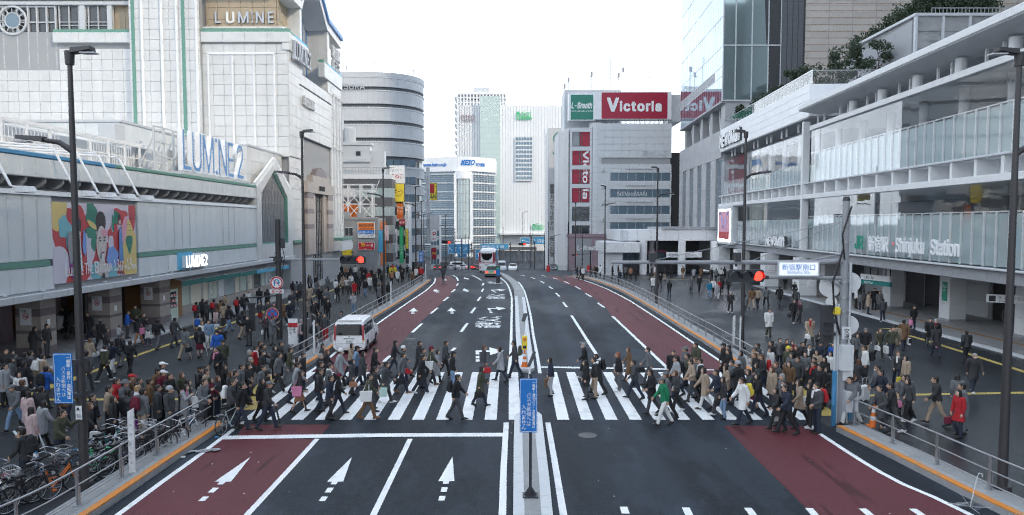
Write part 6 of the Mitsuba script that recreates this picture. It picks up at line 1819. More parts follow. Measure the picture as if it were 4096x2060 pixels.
S_ = LineString([(-.13, -.19), (-.13, .12), (-.06, .19), (.06, .19), (.13, .12), (.13, .02)]).buffer(.04, cap_style=2)
round_sign('road_sign', 'round white no U-turn sign with a blue arrow on the left signal pole', frame(px - .05, py - .25, 3.57, 0), .385, 'm_white',
           [('m_cyan_blue', shapely.union_all([S_, Polygon([(.02, .03), (.24, .03), (.13, -.12)])])), ('m_red', LineString([(-.27, .27), (.27, -.27)]).buffer(.022))])
board('road_sign', 'white plate with a red double arrow under the no U-turn sign', frame(px - .05, py - .22, 0, 0), -.45, .45, 2.9, 3.16, 0, .02, 'm_off_white', [('↔', .12, .02, .28, 'm_red', dict(width=.66))], 'road sign')
round_sign('road_sign', 'round blue no stopping sign with a red cross on the left signal pole', frame(px - .33, py - .3, 1.62, 0), .37, 'm_blue_sign',
           [('m_red', shapely.union_all([LineString([(-.22, .22), (.22, -.22)]).buffer(.03), LineString([(-.22, -.22), (.22, .22)]).buffer(.03)]))])
nt = board('notice_sign', 'upright white notice board with a red heading among the waiting crowd', frame(-13.05, 42.0, 0, 0), 0, .55, .25, 1.75, 0, .04, 'm_white', [('お知らせ', .03, 1.3, .13, 'm_white', dict(font='cjk', width=.49)), ('工事中', .36, 1.05, .15, 'm_charcoal', dict(font='cjk', vertical=True)), ('通行止', .14, 1.05, .15, 'm_charcoal', dict(font='cjk', vertical=True))], 'notice board')
put('red_heading', MB(frame(-13.05, 42.0, 0, 0)).box(0, .55, 1.25, 1.5, .041, .043), 'm_red', nt)

# the near right utility pole
UP = thing('utility_pole', 'grey concrete utility pole hung with cables, boxes and round white sign backs', 'utility pole')
ux, uy = 11.95, 26.0
put('pole', MB().tube([(ux, uy, 0), (ux, uy, 8.15)], [.15, .12], 12), 'm_mid_grey', UP, smooth=40)
for i, z in enumerate((1.9, 2.6, 3.05, 3.5, 4.1, 4.6, 5.15, 6.6, 7.2)):
    put('band', MB().tube([(ux, uy, z), (ux, uy, z + .05)], .175, 10), 'm_metal', UP, smooth=40)
for dx, dy in ((.2, -.05), (.25, .1), (-.22, -.1), (-.33, -.12)):
    put('conduit', MB().tube([(ux + dx, uy + dy, .05), (ux + dx, uy + dy, 4.4 if dx < 0 else 5.9)], .045, 6), 'm_light_grey', UP, smooth=40)
put('cable', MB().tube([(ux - .15, uy - .2, 6.4), (ux - .5, uy - .2, 5.2), (ux - .42, uy - .2, 4.2), (ux - .2, uy - .2, 3.3)], .035, 6), 'm_black', UP)
put('cable', MB().tube([(ux + .1, uy - .2, 7.9), (ux - .2, uy - .2, 6.9), (ux - .1, uy - .2, 6.0)], .03, 6), 'm_black', UP)
put('junction_box', MB().box(ux - .2, ux + .22, uy - .42, uy - .14, 2.05, 2.95), 'm_brick_grey', UP)
put('junction_box', MB().box(ux - .02, ux + .42, uy - .45, uy - .12, .55, 1.3), 'm_light_grey', UP)
put('plate', MB().box(ux - .06, ux + .3, uy - .22, uy - .19, 1.65, 2.0), 'm_off_white', UP)
pl = put('plate', MB().box(ux - .12, ux + .22, uy - .2, uy - .17, 3.15, 3.6), 'm_off_white', UP)
letters('lettering', UP, frame(ux + .05, uy - .205, 3.45, 0), '交通', 0, 0, 0, .17, 'm_charcoal', .004, 'cjk', vertical=True)
for dx, z, r in ((-.42, 5.0, .38), (.3, 5.15, .38), (.28, 3.6, .36), (-.35, 4.45, .2)):
    F = frame(ux + dx, uy + .2, z, -8)
    sbk = put('sign_back', MB(F).tm(disc(r, .03)), 'm_off_white', UP)
put('yellow_lamp', MB().box(ux - .42, ux - .22, uy - .25, uy - .05, 4.05, 4.3), 'm_yellow', UP)
put('pedestrian_signal', MB().box(ux - .75, ux - .4, uy - .1, uy + .2, 3.0, 4.35).box(ux - .78, ux - .4, uy - .35, uy - .1, 3.75, 3.9).box(ux - .78, ux - .4, uy - .35, uy - .1, 3.3, 3.42), 'm_charcoal', UP)
put('blue_guard', MB().tube([(ux - .33, uy - .2, .1), (ux - .42, uy - .32, .8), (ux - .36, uy - .2, 1.45)], .06, 6).box(ux - .4, ux - .28, uy - .25, uy - .12, 0, 2.0), 'm_cyan_blue', UP)
put('blue_guard', MB().box(ux + .22, ux + .3, uy - .2, uy - .1, .2, 1.3), 'm_cyan_blue', UP)
put('top_cap', MB().tube([(ux, uy, 8.1), (ux, uy, 8.25)], [.14, .1], 10), 'm_charcoal', UP)
BM = thing('signal_boom', 'long grey boom with stay wires reaching left from the utility pole', 'boom')
put('boom', MB().tube([(ux, uy, 5.95), (ux - .9, uy, 5.9), (3.55, uy, 5.9)], [.1, .09, .06], 8), 'm_mid_grey', BM, smooth=40)
put('boom', MB().tube([(ux, uy, 5.33), (9.0, uy, 5.36)], [.07, .06], 8), 'm_mid_grey', BM, smooth=40)
put('strut', MB().tube([(ux, uy, 4.95), (10.2, uy, 5.95)], .035, 6), 'm_mid_grey', BM, smooth=40)
put('strut', MB().tube([(ux - .1, uy, 6.2), (10.6, uy, 5.95)], .03, 6), 'm_mid_grey', BM, smooth=40)
for x1 in (5.0, 8.6):
    put('stay_wire', MB().tube([(x1, uy, 5.95), (ux, uy, 7.4)], .012, 4), 'm_mid_grey', BM)
for x in (5.0, 8.05):
    put('camera_box', MB().box(x - .08, x + .12, uy - .2, uy + .1, 5.95, 6.25).box(x - .03, x + .03, uy - .05, uy + .05, 5.75, 5.95), 'm_charcoal', BM)
SG2 = thing('traffic_signal', 'traffic signal with its red lamp lit hanging in front of the right plaza', 'traffic light')
signal_head(SG2, 8.35, 25.9, 5.42, .92)
put('bracket', MB().box(8.9, 9.2, 25.9, 26.05, 5.3, 5.42), 'm_charcoal', SG2)
for i, (x, y, z) in enumerate([(-1, 0, 0)]):
    pass
ss = board('station_sign', 'white lit hanging sign with blue station name in two scripts', frame(0, 25.85, 0, 0), 9.5, 10.92, 5.44, 5.92, 0, .08, 'm_white', [], 'sign', 'm_light_grey')
pf = put('light_panel', MB(frame(0, 25.85, 0, 0)).box(9.53, 10.89, 5.46, 5.90, .081, .086), 'm_white', ss)
scene[pf]['emitter'] = emit('station_sign_glow', (.10, .11, .12))
letters('lettering', ss, frame(0, 25.85, 0, 0), '新宿駅南口', 9.62, 5.65, .09, .2, 'm_blue_sign', .006, 'cjk', width=1.17)
letters('lettering', ss, frame(0, 25.85, 0, 0), 'Shinjuku Sta.', 9.8, 5.5, .09, .11, 'm_blue_sign', .006, width=.82)

# the blue no-entry boards
for lab, x, y, zt, zb_, wd, cols, own in [
        ('blue board with three columns of white characters on a black post on the island', .2, 18.5, 3.32, 1.92, .45, ('一般車・貸切バス・大型貨物車は', 'バスタ新宿へは', '入れません'), True),
        ('blue board with three columns of white characters strapped to the near left lamp post', -12.2, 19.2, 3.85, 2.5, .5, ('一般車・原付・自転車は', 'バスタ新宿へは', '入れません'), False)]:
    F = frame(x, y - .08, 0, 0)
    k = board('blue_board', lab, F, 0, wd, zb_, zt, 0, .03, 'm_blue_sign', [], 'sign')
    mb = MB(F)
    e = .018
    mb.box(e, wd - e, zt - e - .01, zt - e, .031, .034).box(e, wd - e, zb_ + e, zb_ + e + .01, .031, .034).box(e, e + .01, zb_ + e, zt - e, .031, .034).box(wd - e - .01, wd - e, zb_ + e, zt - e, .031, .034)
    put('white_border', mb, 'm_white', k)
    for j, tx in enumerate(cols):
        hh = min(.155, (zt - zb_ - .14) / (len(tx) * 1.18)) * (1 if j == 0 else .92)
        hh = hh if j == 0 else min(.115, (zt - zb_ - .5 + .25 * 0) / (len(tx) * 1.18))
        top = zt - .06 - (0, .30, .62)[j] * (1 if own else .95)
        letters('column', k, F, tx.replace('ー', '｜'), wd * (.80, .52, .23)[j], top - hh / 2, .032, hh * .98, 'm_white', .004, 'cjk', 1 if j == 0 else 0, vertical=True)
    if own:
        put('post', MB().tube([(x + wd * .62, y, .2), (x + wd * .62, y, zt + .1)], .038, 10), 'm_charcoal', k, smooth=40)
        cx = x + wd * .62
        put('foot', MB().box(cx - .2, cx + .2, y - .16, y + .16, .2, .25).hexa([(cx - .17, y - .01, .25), (cx + .17, y - .01, .25), (cx - .17, y + .01, .25), (cx + .17, y + .01, .25), (cx - .04, y - .01, .45), (cx + .04, y - .01, .45), (cx - .04, y + .01, .45), (cx + .04, y + .01, .45)]), 'm_charcoal', k)
    else:
        for za in (3.55, 2.65):
            put('strap', MB().box(x + wd - .02, -11.5, y - .1, y + .25, za, za + .12), 'm_charcoal', k)
stk = board('sticker', 'small white sticker with a black mark on the near left lamp post', frame(-11.69, 19.16, 0, 0), 0, .17, 2.05, 2.42, 0, .006, 'm_off_white', [('▲', .02, .25, .09, 'm_charcoal', dict(font='cjk')), ('▦', .02, .05, .11, 'm_mid_grey', dict(font='cjk'))], 'sticker')
bl = thing('blue_panel_sign', 'short dark pillar with a lit blue and green panel on the island far end', 'sign')
put('pillar', MB().box(-1.95, -1.45, 88, 88.5, 0, 2.0).box(-2.0, -1.4, 87.95, 88.55, 1.95, 2.1), 'm_charcoal', bl)
put('blue_panel', MB(frame(-1.95, 88, 0, 0)).box(.05, .45, .95, 1.75, 0, .03), 'm_blue_sign', bl)
put('green_panel', MB(frame(-1.95, 88, 0, 0)).box(.05, .45, 1.76, 1.92, 0, .03), 'm_bright_green', bl)
board('blue_panel_sign', 'upright blue board with white characters at the far end of the left pavement', frame(-13.2, 103, 0, 0), 0, .58, 1.75, 3.35, 0, .08, 'm_blue_sign', [('駅方面', .29, 1.2, .36, 'm_white', dict(font='cjk', vertical=True))], 'sign')

# flashing lamp and cone at the island's near nose
fl = thing('flashing_lamp', 'yellow solar flashing lamp with two lenses on a white post at the island nose', 'warning lamp')
fx, fy = .63, 36.0
put('post', MB().tube([(fx, fy, .2), (fx, fy, 2.55)], .035, 8), 'm_white', fl, smooth=40)
put('solar_panel', MB().hexa([(fx - .16, fy - .2, 2.42), (fx + .02, fy - .2, 2.42), (fx - .05, fy + .2, 2.75), (fx + .16, fy + .2, 2.75), (fx - .16, fy - .2, 2.46), (fx + .02, fy - .2, 2.46), (fx - .05, fy + .2, 2.79), (fx + .16, fy + .2, 2.79)]), 'm_charcoal', fl)
put('body', MB().box(fx - .13, fx + .13, fy - .16, fy + .02, 1.0, 1.68), 'm_yellow', fl)
for z in (1.52, 1.14):
    put('lens', MB(frame(fx, fy - .17, z, 0)).tm(disc(.085, .03)), 'm_orange' if z > 1.3 else 'm_dark_window', fl)


def cone(x, y, z, lab, m1, m2, h=.72):
    k = thing('traffic_cone', lab, 'traffic cone')
    r = lambda t: .15 * (1 - t) + .025 * t
    put('base', MB().box(x - .19, x + .19, y - .19, y + .19, z, z + .04), m1, k)
    for i, (a, b) in enumerate(((0, .25), (.25, .42), (.42, .58), (.58, .75), (.75, 1))):
        put('stripe', MB().lathe([(r(a), .04 + a * h), (r(b), .04 + b * h), (r(b) - .02, .04 + b * h)], 14, (x, y, z)), m1 if i % 2 == 0 else m2, k, smooth=40)


cone(fx, fy - .35, .2, 'orange and white striped traffic cone at the island nose', 'm_orange', 'm_white', .8)
cone(12.65, 25.0, .2, 'orange traffic cone behind the near right railing', 'm_orange', 'm_off_white', .8)
cone(-11.75, 25.9, 0, 'blue and white striped cone behind the white bicycle', 'm_cyan_blue', 'm_white', .85)
cone(-14.0, 20.95, 0, 'blue and white cone beside the man reading his phone, behind the bicycles', 'm_cyan_blue', 'm_white', .7)
sp_ = thing('solar_post', 'thin white post with a tilted dark solar plate behind the blue island board', 'post')
put('post', MB().tube([(.72, 29.4, 0.0), (.72, 29.4, 1.5)], .04, 8), 'm_white', sp_)
put('plate', MB().hexa([(.62, 29.3, 1.45), (.74, 29.3, 1.45), (.86, 29.7, 1.95), (.99, 29.7, 1.95), (.62, 29.3, 1.49), (.74, 29.3, 1.49), (.86, 29.7, 1.99), (.99, 29.7, 1.99)]), 'm_charcoal', sp_)
for lab, x, y, z, h, w_ in [('white perforated steel post in front of the parked bicycles', -10.8, 20.25, .22, 1.72, .17), ('white flat marker post on the strip behind the left crowd', -10.7, 38.9, .22, 1.75, .1),
                            ('white flat marker post halfway along the far left railing', -10.6, 63.2, .22, 1.9, .1), ('white flat marker post at the far end of the left railing', -10.9, 91.3, .22, 1.9, .1),
                            ('white flat marker post beside the second right lamp post', 13.1, 42.5, .1, 1.65, .13), ('slim white marker post touching the second right lamp post', 12.75, 40.2, .1, 1.9, .07), ('slim white marker post at the far end of the right railing', 12.2, 98, .1, 2.9, .07)]:
    k = thing('marker_post', lab, 'post')
    put('post', MB().box(x - w_ / 2, x + w_ / 2, y - .03, y + .03, z, z + h).hexa([(x - w_ / 2, y - .03, z + h), (x + w_ / 2, y - .03, z + h), (x - w_ / 2, y + .03, z + h), (x + w_ / 2, y + .03, z + h), (x - w_ / 2, y - .03, z + h + .04), (x + w_ / 2, y - .03, z + h + .14), (x - w_ / 2, y + .03, z + h + .04), (x + w_ / 2, y + .03, z + h + .14)]), 'm_off_white', k)
    if w_ > .15:
        for i in range(5):
            put('hole', MB().box(x - .04, x + .04, y - .035, y - .031, z + .25 + .27 * i, z + .33 + .27 * i), 'm_light_grey', k)

# litter and broken umbrellas
bu = thing('broken_umbrella', 'broken clear plastic umbrella lying in the gutter at the near right corner', 'umbrella')
q = (11.75, 18.2, .04)
put('shaft', MB().tube([q, (q[0] + .25, q[1] + .15, .75)], .012, 5).tube([(q[0] + .25, q[1] + .15, .75), (q[0] + .30, q[1] + .16, .86), (q[0] + .38, q[1] + .16, .85), (q[0] + .39, q[1] + .15, .76)], .016, 5), 'm_light_grey', bu)
mb = MB()
for i in range(8):
    a = i * .78
    mb.tube([q, (q[0] + .55 * np.cos(a), q[1] + .42 * np.sin(a), .03 + .1 * (i % 3))], .007, 4)
put('ribs', mb, 'm_metal', bu)
v = [[q[0], q[1], .16]] + [[q[0] + .34 * np.cos(i * .52), q[1] + .24 * np.sin(i * .52), .03 + .04 * (i % 3)] for i in range(12)]
put('canopy', (v, [[0, 1 + i, 1 + (i + 1) % 12] for i in range(12)]), 'm_pane', bu)
cu = thing('crumpled_umbrella', 'crumpled grey umbrella flattened on the white edge line beside the red lane', 'umbrella')
g = np.random.default_rng(3)
v = [[-9.95 + .07 * i + .06 * g.normal(), 22.75 + .02 * i + .09 * g.normal(), .02 + .05 * g.random()] for i in range(-7, 9) for j in range(3)]
f = [[3 * i + j, 3 * i + j + 1, 3 * i + j + 3] for i in range(15) for j in range(2)] + [[3 * i + j + 1, 3 * i + j + 4, 3 * i + j + 3] for i in range(15) for j in range(2)]
put('cloth', (v, f), 'm_mid_grey', cu)
put('rib', MB().tube([(-10.6, 22.6, .05), (-9.4, 22.95, .07)], .012, 4), 'm_metal', cu)
for i, (x, y, m_) in enumerate([((-10.30, 22.16)), ((-10.22, 24.10))] and [(-10.25, 22.2, 'm_off_white'), (-10.05, 24.3, 'm_cyan_blue')]):
    tag(put('litter', MB().box(x - .06, x + .06, y - .04, y + .04, .01, .05), m_), 'small crumpled %s scrap of litter in the left gutter' % ('white', 'blue')[i], 'litter')
lr = np.random.default_rng(12)
mb = MB()
for i in range(80):
    x, y = lr.uniform(-10, 12), 10 + 50 * lr.random() ** 1.6
    w_ = lr.uniform(.007, .016)
    mb.box(x - w_, x + w_, y - w_ * 1.3, y + w_ * 1.3, .012, .022)
put('litter_specks', mb, 'm_off_white')
tag('litter_specks', 'tiny pale scraps scattered over the asphalt', 'litter', None, 'stuff')
for x, y in ((-4.2, 15.6), (2.6, 24.6), (5.1, 17.2), (-6.4, 45.5), (4.4, 44), (-1.6, 58)):
    put('manhole', MB(place(x, y, .004)).tm(disc(.33, .012)), 'm_charcoal', ROAD)
mh = put('manhole', MB(place(13.6, 24.2, .0)).tm(disc(.42, .012)), 'm_charcoal')
tag(mh, 'round dark manhole cover beside the near right lamp post', 'manhole cover')

# ------------------------------------------------------------------ bicycles
BIKE = {}


def wheel_mesh(r=.33):
    mb = MB()
    th = np.linspace(0, 2 * np.pi, 25)
    mb.tube(np.column_stack([r * np.cos(th), np.zeros(25), r * np.sin(th)]), .022, 5, cap=False)
    return mb.mesh()


def spoke_mesh(r=.33):
    mb = MB()
    th = np.linspace(0, 2 * np.pi, 21)
    mb.tube(np.column_stack([.93 * r * np.cos(th), np.zeros(21), .93 * r * np.sin(th)]), .012, 4, cap=False)
    for i in range(12):
        a = i * np.pi / 6
        mb.tube([(0, .03 * (-1) ** i, 0), (.93 * r * np.cos(a), 0, .93 * r * np.sin(a))], .0035, 3, cap=False)
    mb.tube([(0, -.05, 0), (0, .05, 0)], .025, 6)
    return mb.mesh()


def guard_mesh(r=.37):
    th = np.linspace(.1, 2.6, 12)
    v = [[r * np.cos(t), y, r * np.sin(t)] for t in th for y in (-.03, .03)]
    return v, [[2 * i, 2 * i + 1, 2 * i + 3, 2 * i + 2] for i in range(11)]


def basket_mesh():
    mb = MB()
    for z, w, d in ((0, .13, .10), (.11, .15, .12), (.22, .17, .14)):
        c = [(-d, -w, z), (d, -w, z), (d, w, z), (-d, w, z), (-d, -w, z)]
        mb.tube(c, .006, 4)
    for i in range(20):
        t = i / 20 * 4
        s, u = int(t), t % 1
        lo = [(-1, -1), (1, -1), (1, 1), (-1, 1), (-1, -1)]
        a, b = np.array(lo[s]), np.array(lo[s + 1])
        p = a + (b - a) * u
        mb.tube([(p[0] * .10, p[1] * .13, 0), (p[0] * .14, p[1] * .17, .22)], .004, 3)
    return mb.mesh()


WH, SPK, GRD, BSK = wheel_mesh(), spoke_mesh(), guard_mesh(), basket_mesh()


def bicycle(x, y, rot, lab, m_, basket=True, sport=False, lean=4):
    k = thing('bicycle', lab, 'bicycle', 'bicycles parked along the left railing')
    M = place(x, y, .0 if y < 60 else zg(y), rot)
    c, s = math.cos(math.radians(lean)), math.sin(math.radians(lean))
    M = M @ np.array([[1, 0, 0, 0], [0, c, -s, 0], [0, s, c, 0], [0, 0, 0, 1.]])
    t = T(M.tolist())

    def shared(name, mesh, m2, at=(0, 0, 0), parent=k):
        key = (name, m2, id(mesh))
        if key not in BIKE:
            BIKE[key] = mikit.ply(mesh, m2, smooth=40)
        q = key_for(name, parent)
        scene[q] = {**BIKE[key], 'to_world': t @ T().translate(list(at))}
        return q

    for cx in (-.53, .53):
        w = shared('wheel', WH, 'm_rubber', (cx, 0, .34))
        shared('spokes', SPK, 'm_metal', (cx, 0, .34), w)
    if not sport:
        shared('mudguard', GRD, 'm_chrome', (-.53, 0, .34))
    fr = MB(M)
    bb_, seat, head, rear, fork = (-.08, 0, .30), (-.25, 0, .80), (.36, 0, .82), (-.53, 0, .34), (.53, 0, .34)
    if sport:
        fr.tube([bb_, seat], .017, 6).tube([(-.23, 0, .74), (.34, 0, .78)], .017, 6).tube([bb_, (.37, 0, .68)], .02, 6)
    else:
        fr.tube([bb_, seat], .018, 6).tube([bb_, (.12, 0, .42), (.37, 0, .70)], .024, 6).tube([(-.17, 0, .52), (.1, 0, .52), (.36, 0, .76)], .016, 6)
    fr.tube([bb_, rear], .012, 5).tube([(-.22, 0, .7), rear], .012, 5).tube([head, (.40, 0, .62), fork], .018, 6)
    fr.tube([(-.08, -.08, .22), (-.08, 0, .30), (-.08, .08, .38)], .015, 5).box(-.14, -.02, .07, .14, .37, .40).box(-.14, -.02, -.14, -.07, .2, .23)
    put('frame', fr, m_, k, smooth=40)
    hb = MB(M)
    if sport:
        hb.tube([(.36, 0, .82), (.38, 0, .93)], .015, 5).tube([(.36, -.3, .95), (.40, 0, .93), (.36, .3, .95)], .013, 5)
    else:
        hb.tube([(.36, 0, .82), (.33, 0, 1.02)], .015, 5).tube([(.08, -.27, 1.05), (.26, -.24, 1.07), (.35, 0, 1.02), (.26, .24, 1.07), (.08, .27, 1.05)], .013, 5)
    put('handlebar', hb, 'm_chrome', k, smooth=40)
    put('saddle', MB(M).hexa([(-.40, -.10, .86), (-.10, -.025, .86), (-.40, .10, .86), (-.10, .025, .86), (-.40, -.08, .93), (-.10, -.02, .91), (-.40, .08, .93), (-.10, .02, .91)]), 'm_black', k)
    put('seat_post', MB(M).tube([(-.25, 0, .78), (-.26, 0, .87)], .014, 5), 'm_chrome', k)
    if basket:
        shared('basket', BSK, basket if isinstance(basket, str) else 'm_metal', (.60, 0, .78))
        put('front_lamp', MB(M).box(.56, .64, -.03, .03, .68, .74), 'm_chrome', k)
    if not sport:
        put('rear_rack', MB(M).box(-.75, -.38, -.06, -.045, .72, .735).box(-.75, -.38, .045, .06, .72, .735).box(-.75, -.73, -.06, .06, .72, .735).box(-.57, -.55, -.06, .06, .72, .735), 'm_metal', k)


BKS = [(-13.3, 17.9, 62, 'pale wire-basket town bicycle at the very bottom left corner', 'm_chrome', 'm_off_white', 0), (-12.9, 18.05, 58, 'black town bicycle second from the bottom left corner', 'm_black', 'm_charcoal', 0),
       (-13.6, 18.6, 66, 'dark red bicycle at the left edge behind the wire-basket one', 'm_dark_red', False, 0), (-12.45, 18.3, 60, 'black town bicycle with a black basket nearest the railing', 'm_black', 'm_charcoal', 0),
       (-13.1, 18.9, 70, 'silver bicycle with a broad chrome mudguard behind the black ones', 'm_chrome', False, 0), (-12.75, 19.15, 64, 'dark grey bicycle with a tall handlebar in the near cluster', 'm_charcoal', True, 0),
       (-12.25, 19.05, 57, 'orange-framed bicycle with a dark basket left of the lamp post', 'm_orange', 'm_charcoal', 0), (-12.9, 19.6, 72, 'brown-saddled bicycle at the back of the near cluster', 'm_mauve', True, 0),
       (-12.75, 20.65, 20, 'light blue bicycle lying behind the lamp post', 'm_cyan_blue', False, 1), (-12.0, 20.75, 24, 'lime green folding bicycle right of the lamp post', 'm_bright_green', False, 1),
       (-11.7, 20.6, 62, 'black bicycle with big dark wheels beside the lime green one', 'm_black', False, 0), (-11.5, 20.95, 66, 'black bicycle second beside the lime green one', 'm_charcoal', False, 0),
       (-11.75, 21.5, 68, 'silver bicycle with a wire basket before the white steel post', 'm_chrome', True, 0), (-12.2, 21.6, 64, 'black town bicycle behind the silver wire-basket one', 'm_black', True, 0),
       (-12.5, 21.9, 70, 'white bicycle with curved chrome handlebar at the back of the row', 'm_white', False, 0), (-11.5, 22.0, 60, 'dark bicycle right behind the white steel post', 'm_charcoal', True, 0),
       (-11.95, 22.4, 66, 'grey bicycle with a mesh basket before the man with the maroon backpack', 'm_mid_grey', 'm_off_white', 0), (-11.2, 22.2, 58, 'black sports bicycle right of the white steel post', 'm_black', False, 1),
       (-12.7, 22.5, 74, 'dark green bicycle at the far back of the row', 'm_teal', True, 0), (-11.1, 22.8, 62, 'black bicycle with a red tail lamp near the second railing post', 'm_black', False, 1),
       (-11.05, 24.1, 66, 'white sports bicycle with a red light leaning alone on the railing', 'm_white', False, 1), (-9.85, 25.1, 72, 'slim pale blue racing bicycle leaning on the road side of the railing', 'm_frost_glass', False, 1)]
for x, y, r, lab, m_, bsk, spt in BKS:
    bicycle(x, y, r + (13 * x * y) % 9 - 4, lab, m_, bsk, spt, -5 if x > -10 else 4)

# ------------------------------------------------------------------ vehicles


def loft(secs):
    """closed body from cross sections (each a ring of the same number of points)"""
    secs = [np.asarray(q, float) for q in secs]
    n = len(secs[0])
    v = np.vstack(secs)
    f = [[i * n + j, i * n + (j + 1) % n, (i + 1) * n + (j + 1) % n, (i + 1) * n + j] for i in range(len(secs) - 1) for j in range(n)]
    f = np.array(f)
    f = np.vstack([f[:, [0, 1, 2]], f[:, [0, 2, 3]]])
    caps = [[0, j + 1, j] for j in range(1, n - 1)] + [[(len(secs) - 1) * n, (len(secs) - 1) * n + j, (len(secs) - 1) * n + j + 1] for j in range(1, n - 1)]
    return v, np.vstack([f, caps])


def car(key, lab, cat, x, y, rot, L, W, H, paint, kind, tail=False, z=None, roof=None):
    """length along +x; kind 'van' or 'car'"""
    k = thing(key, lab, cat)
    z = zg(y) if z is None else z
    M = place(x, y, z, rot + 90)
    hL, hW = L / 2, W / 2
    if kind == 'van':
        prof = [(-hL, .35, .92), (-hL + .02, .55, .985), (-hL + .06, 1.0, .985), (-hL + .13, H - .25, .95), (-hL + .26, H - .04, .90), (-hL + .8, H, .87), (.1 * L, H, .86), (.22 * L, H - .12, .83), (.36 * L, 1.12, .95), (.44 * L, .98, .96), (hL - .05, .8, .92), (hL, .45, .86)]
    else:
        prof = [(-hL, .45, .86), (-hL + .03, .7, .90), (-hL + .12, .92, .90), (-.27 * L, .96, .93), (-.16 * L, H - .06, .76), (-.05 * L, H, .72), (.07 * L, H - .03, .73), (.2 * L, .96, .92), (.34 * L, .90, .92), (hL - .12, .76, .88), (hL, .5, .82)]
    up = []
    belt = .98 if kind == 'van' else .92
    secs = []
    for px_, pz, pw in prof:
        w_ = hW * (1 if pz < belt + .05 else pw)
        wb = hW * (.985 if abs(px_) < hL * .95 else .88)
        b = min(pz, belt)
        secs.append([(px_, -wb * .93, .22), (px_, -wb, .4), (px_, -wb, b * .75), (px_, -min(wb, max(w_, wb * .96)), b), (px_, -w_ * (.97 if pz > belt + .1 else 1), pz - .06 if pz > belt + .1 else b), (px_, -w_ * .82, pz),
                     (px_, w_ * .82, pz), (px_, w_ * (.97 if pz > belt + .1 else 1), pz - .06 if pz > belt + .1 else b), (px_, min(wb, max(w_, wb * .96)), b), (px_, wb, b * .75), (px_, wb, .4), (px_, wb * .93, .22)])
    v, f = loft(secs)
    put('body', MB(M).add(v, f), paint, k, smooth=32)
    for sx in (-.30 * L, .31 * L):
        for sy in (-1, 1):
            q = put('wheel', MB(M).lathe([(.001, 0)], 3) if False else MB(M @ np.array([[1, 0, 0, sx], [0, 0, 1, sy * (hW - .1)], [0, 1, 0, .31], [0, 0, 0, 1.]])).tm(trimesh.creation.cylinder(.31, .22, sections=20)), 'm_rubber', k)
            put('hub', MB(M @ np.array([[1, 0, 0, sx], [0, 0, 1, sy * (hW - .1)], [0, 1, 0, .31], [0, 0, 0, 1.]])).tm(trimesh.creation.cylinder(.19, .235, sections=16)), 'm_metal', q)
            put('arch', MB(M @ np.array([[1, 0, 0, sx], [0, 0, 1, sy * (hW - .012)], [0, 1, 0, .33], [0, 0, 0, 1.]])).tm(trimesh.creation.annulus(.31, .37, .03, sections=20)), 'm_charcoal', q)
    return k, M, hL, hW


def quad_plate(k, M, name, pts, m_, t=.012, **kw):
    """thin plate from four corners in the vehicle's frame, thickened outwards along its normal"""
    p = np.array(pts, float)
    n = np.cross(p[1] - p[0], p[3] - p[0])
    n /= np.linalg.norm(n)
    order = [0, 1, 3, 2]
    return put(name, MB(M).hexa([p[i] - n * t for i in order] + [p[i] + n * t for i in order]), m_, k, **kw)


VK, VM, hL, hW = car('white_van', 'white people carrier waiting beside the left railing behind the crossing', 'van', -9.15, 42.5, 1, 4.65, 1.76, 1.86, 'm_car_white', 'van')
quad_plate(VK, VM, 'rear_window', [(-hL + .065, hW * .82, 1.04), (-hL + .065, -hW * .82, 1.04), (-hL + .14, -hW * .78, 1.66), (-hL + .14, hW * .78, 1.66)], 'm_tint_glass', .035)
for sy in (-1, 1):
    quad_plate(VK, VM, 'tail_lamp', [(-hL + .06, sy * hW * .965, .78), (-hL + .06, sy * hW * .84, .78), (-hL + .135, sy * hW * .80, 1.60), (-hL + .135, sy * hW * .94, 1.60)], 'm_car_red', .06)
    quad_plate(VK, VM, 'reverse_lamp', [(-hL + .05, sy * hW * .965, .70), (-hL + .05, sy * hW * .84, .70), (-hL + .06, sy * hW * .84, .86), (-hL + .06, sy * hW * .965, .86)], 'm_off_white' if sy > 0 else 'm_yellow', .03)
    for a, b in ((-1.95, -1.2), (-1.1, -.15), (-.05, .75)):
        quad_plate(VK, VM, 'side_window', [(a, sy * hW * .955, 1.06), (b, sy * hW * .955, 1.06), (b - .03, sy * hW * .86, 1.60), (a + .03, sy * hW * .86, 1.60)][::sy], 'm_tint_glass', .02)
    put('mirror', MB(VM).box(.85, 1.02, sy * (hW + .02) - .1, sy * (hW + .02) + .1, 1.05, 1.25), 'm_car_white', VK)
    put('door_handle', MB(VM).box(-.5, -.3, sy * hW - .012, sy * hW + .012, .9, .94), 'm_chrome', VK)
quad_plate(VK, VM, 'windscreen', [(1.65, -hW * .8, 1.15), (1.65, hW * .8, 1.15), (1.12, hW * .72, 1.66), (1.12, -hW * .72, 1.66)], 'm_tint_glass', .02)
put('number_plate', MB(VM).box(-hL - .02, -hL + .03, -.19, .19, .62, .80), 'm_white', VK)
letters('plate_lettering', VK, frame(-9.27, 40.15, .67, 0), '33-06', 0, 0, .0, .1, 'm_jr_green', .01, width=.3)
put('trim', MB(VM).box(-hL + .0, -hL + .06, -.3, .3, .86, .91), 'm_chrome', VK)
put('bumper', MB(VM).box(-hL - .05, -hL + .06, -hW * .93, hW * .93, .32, .55), 'm_car_white', VK)
put('badge', MB(VM).box(-hL - .0, -hL + .065, -.05, .05, .97, 1.02), 'm_chrome', VK)
put('wiper', MB(VM).bar((-hL + .06, -.05, 1.1), (-hL + .11, .35, 1.2), .025), 'm_black', VK)
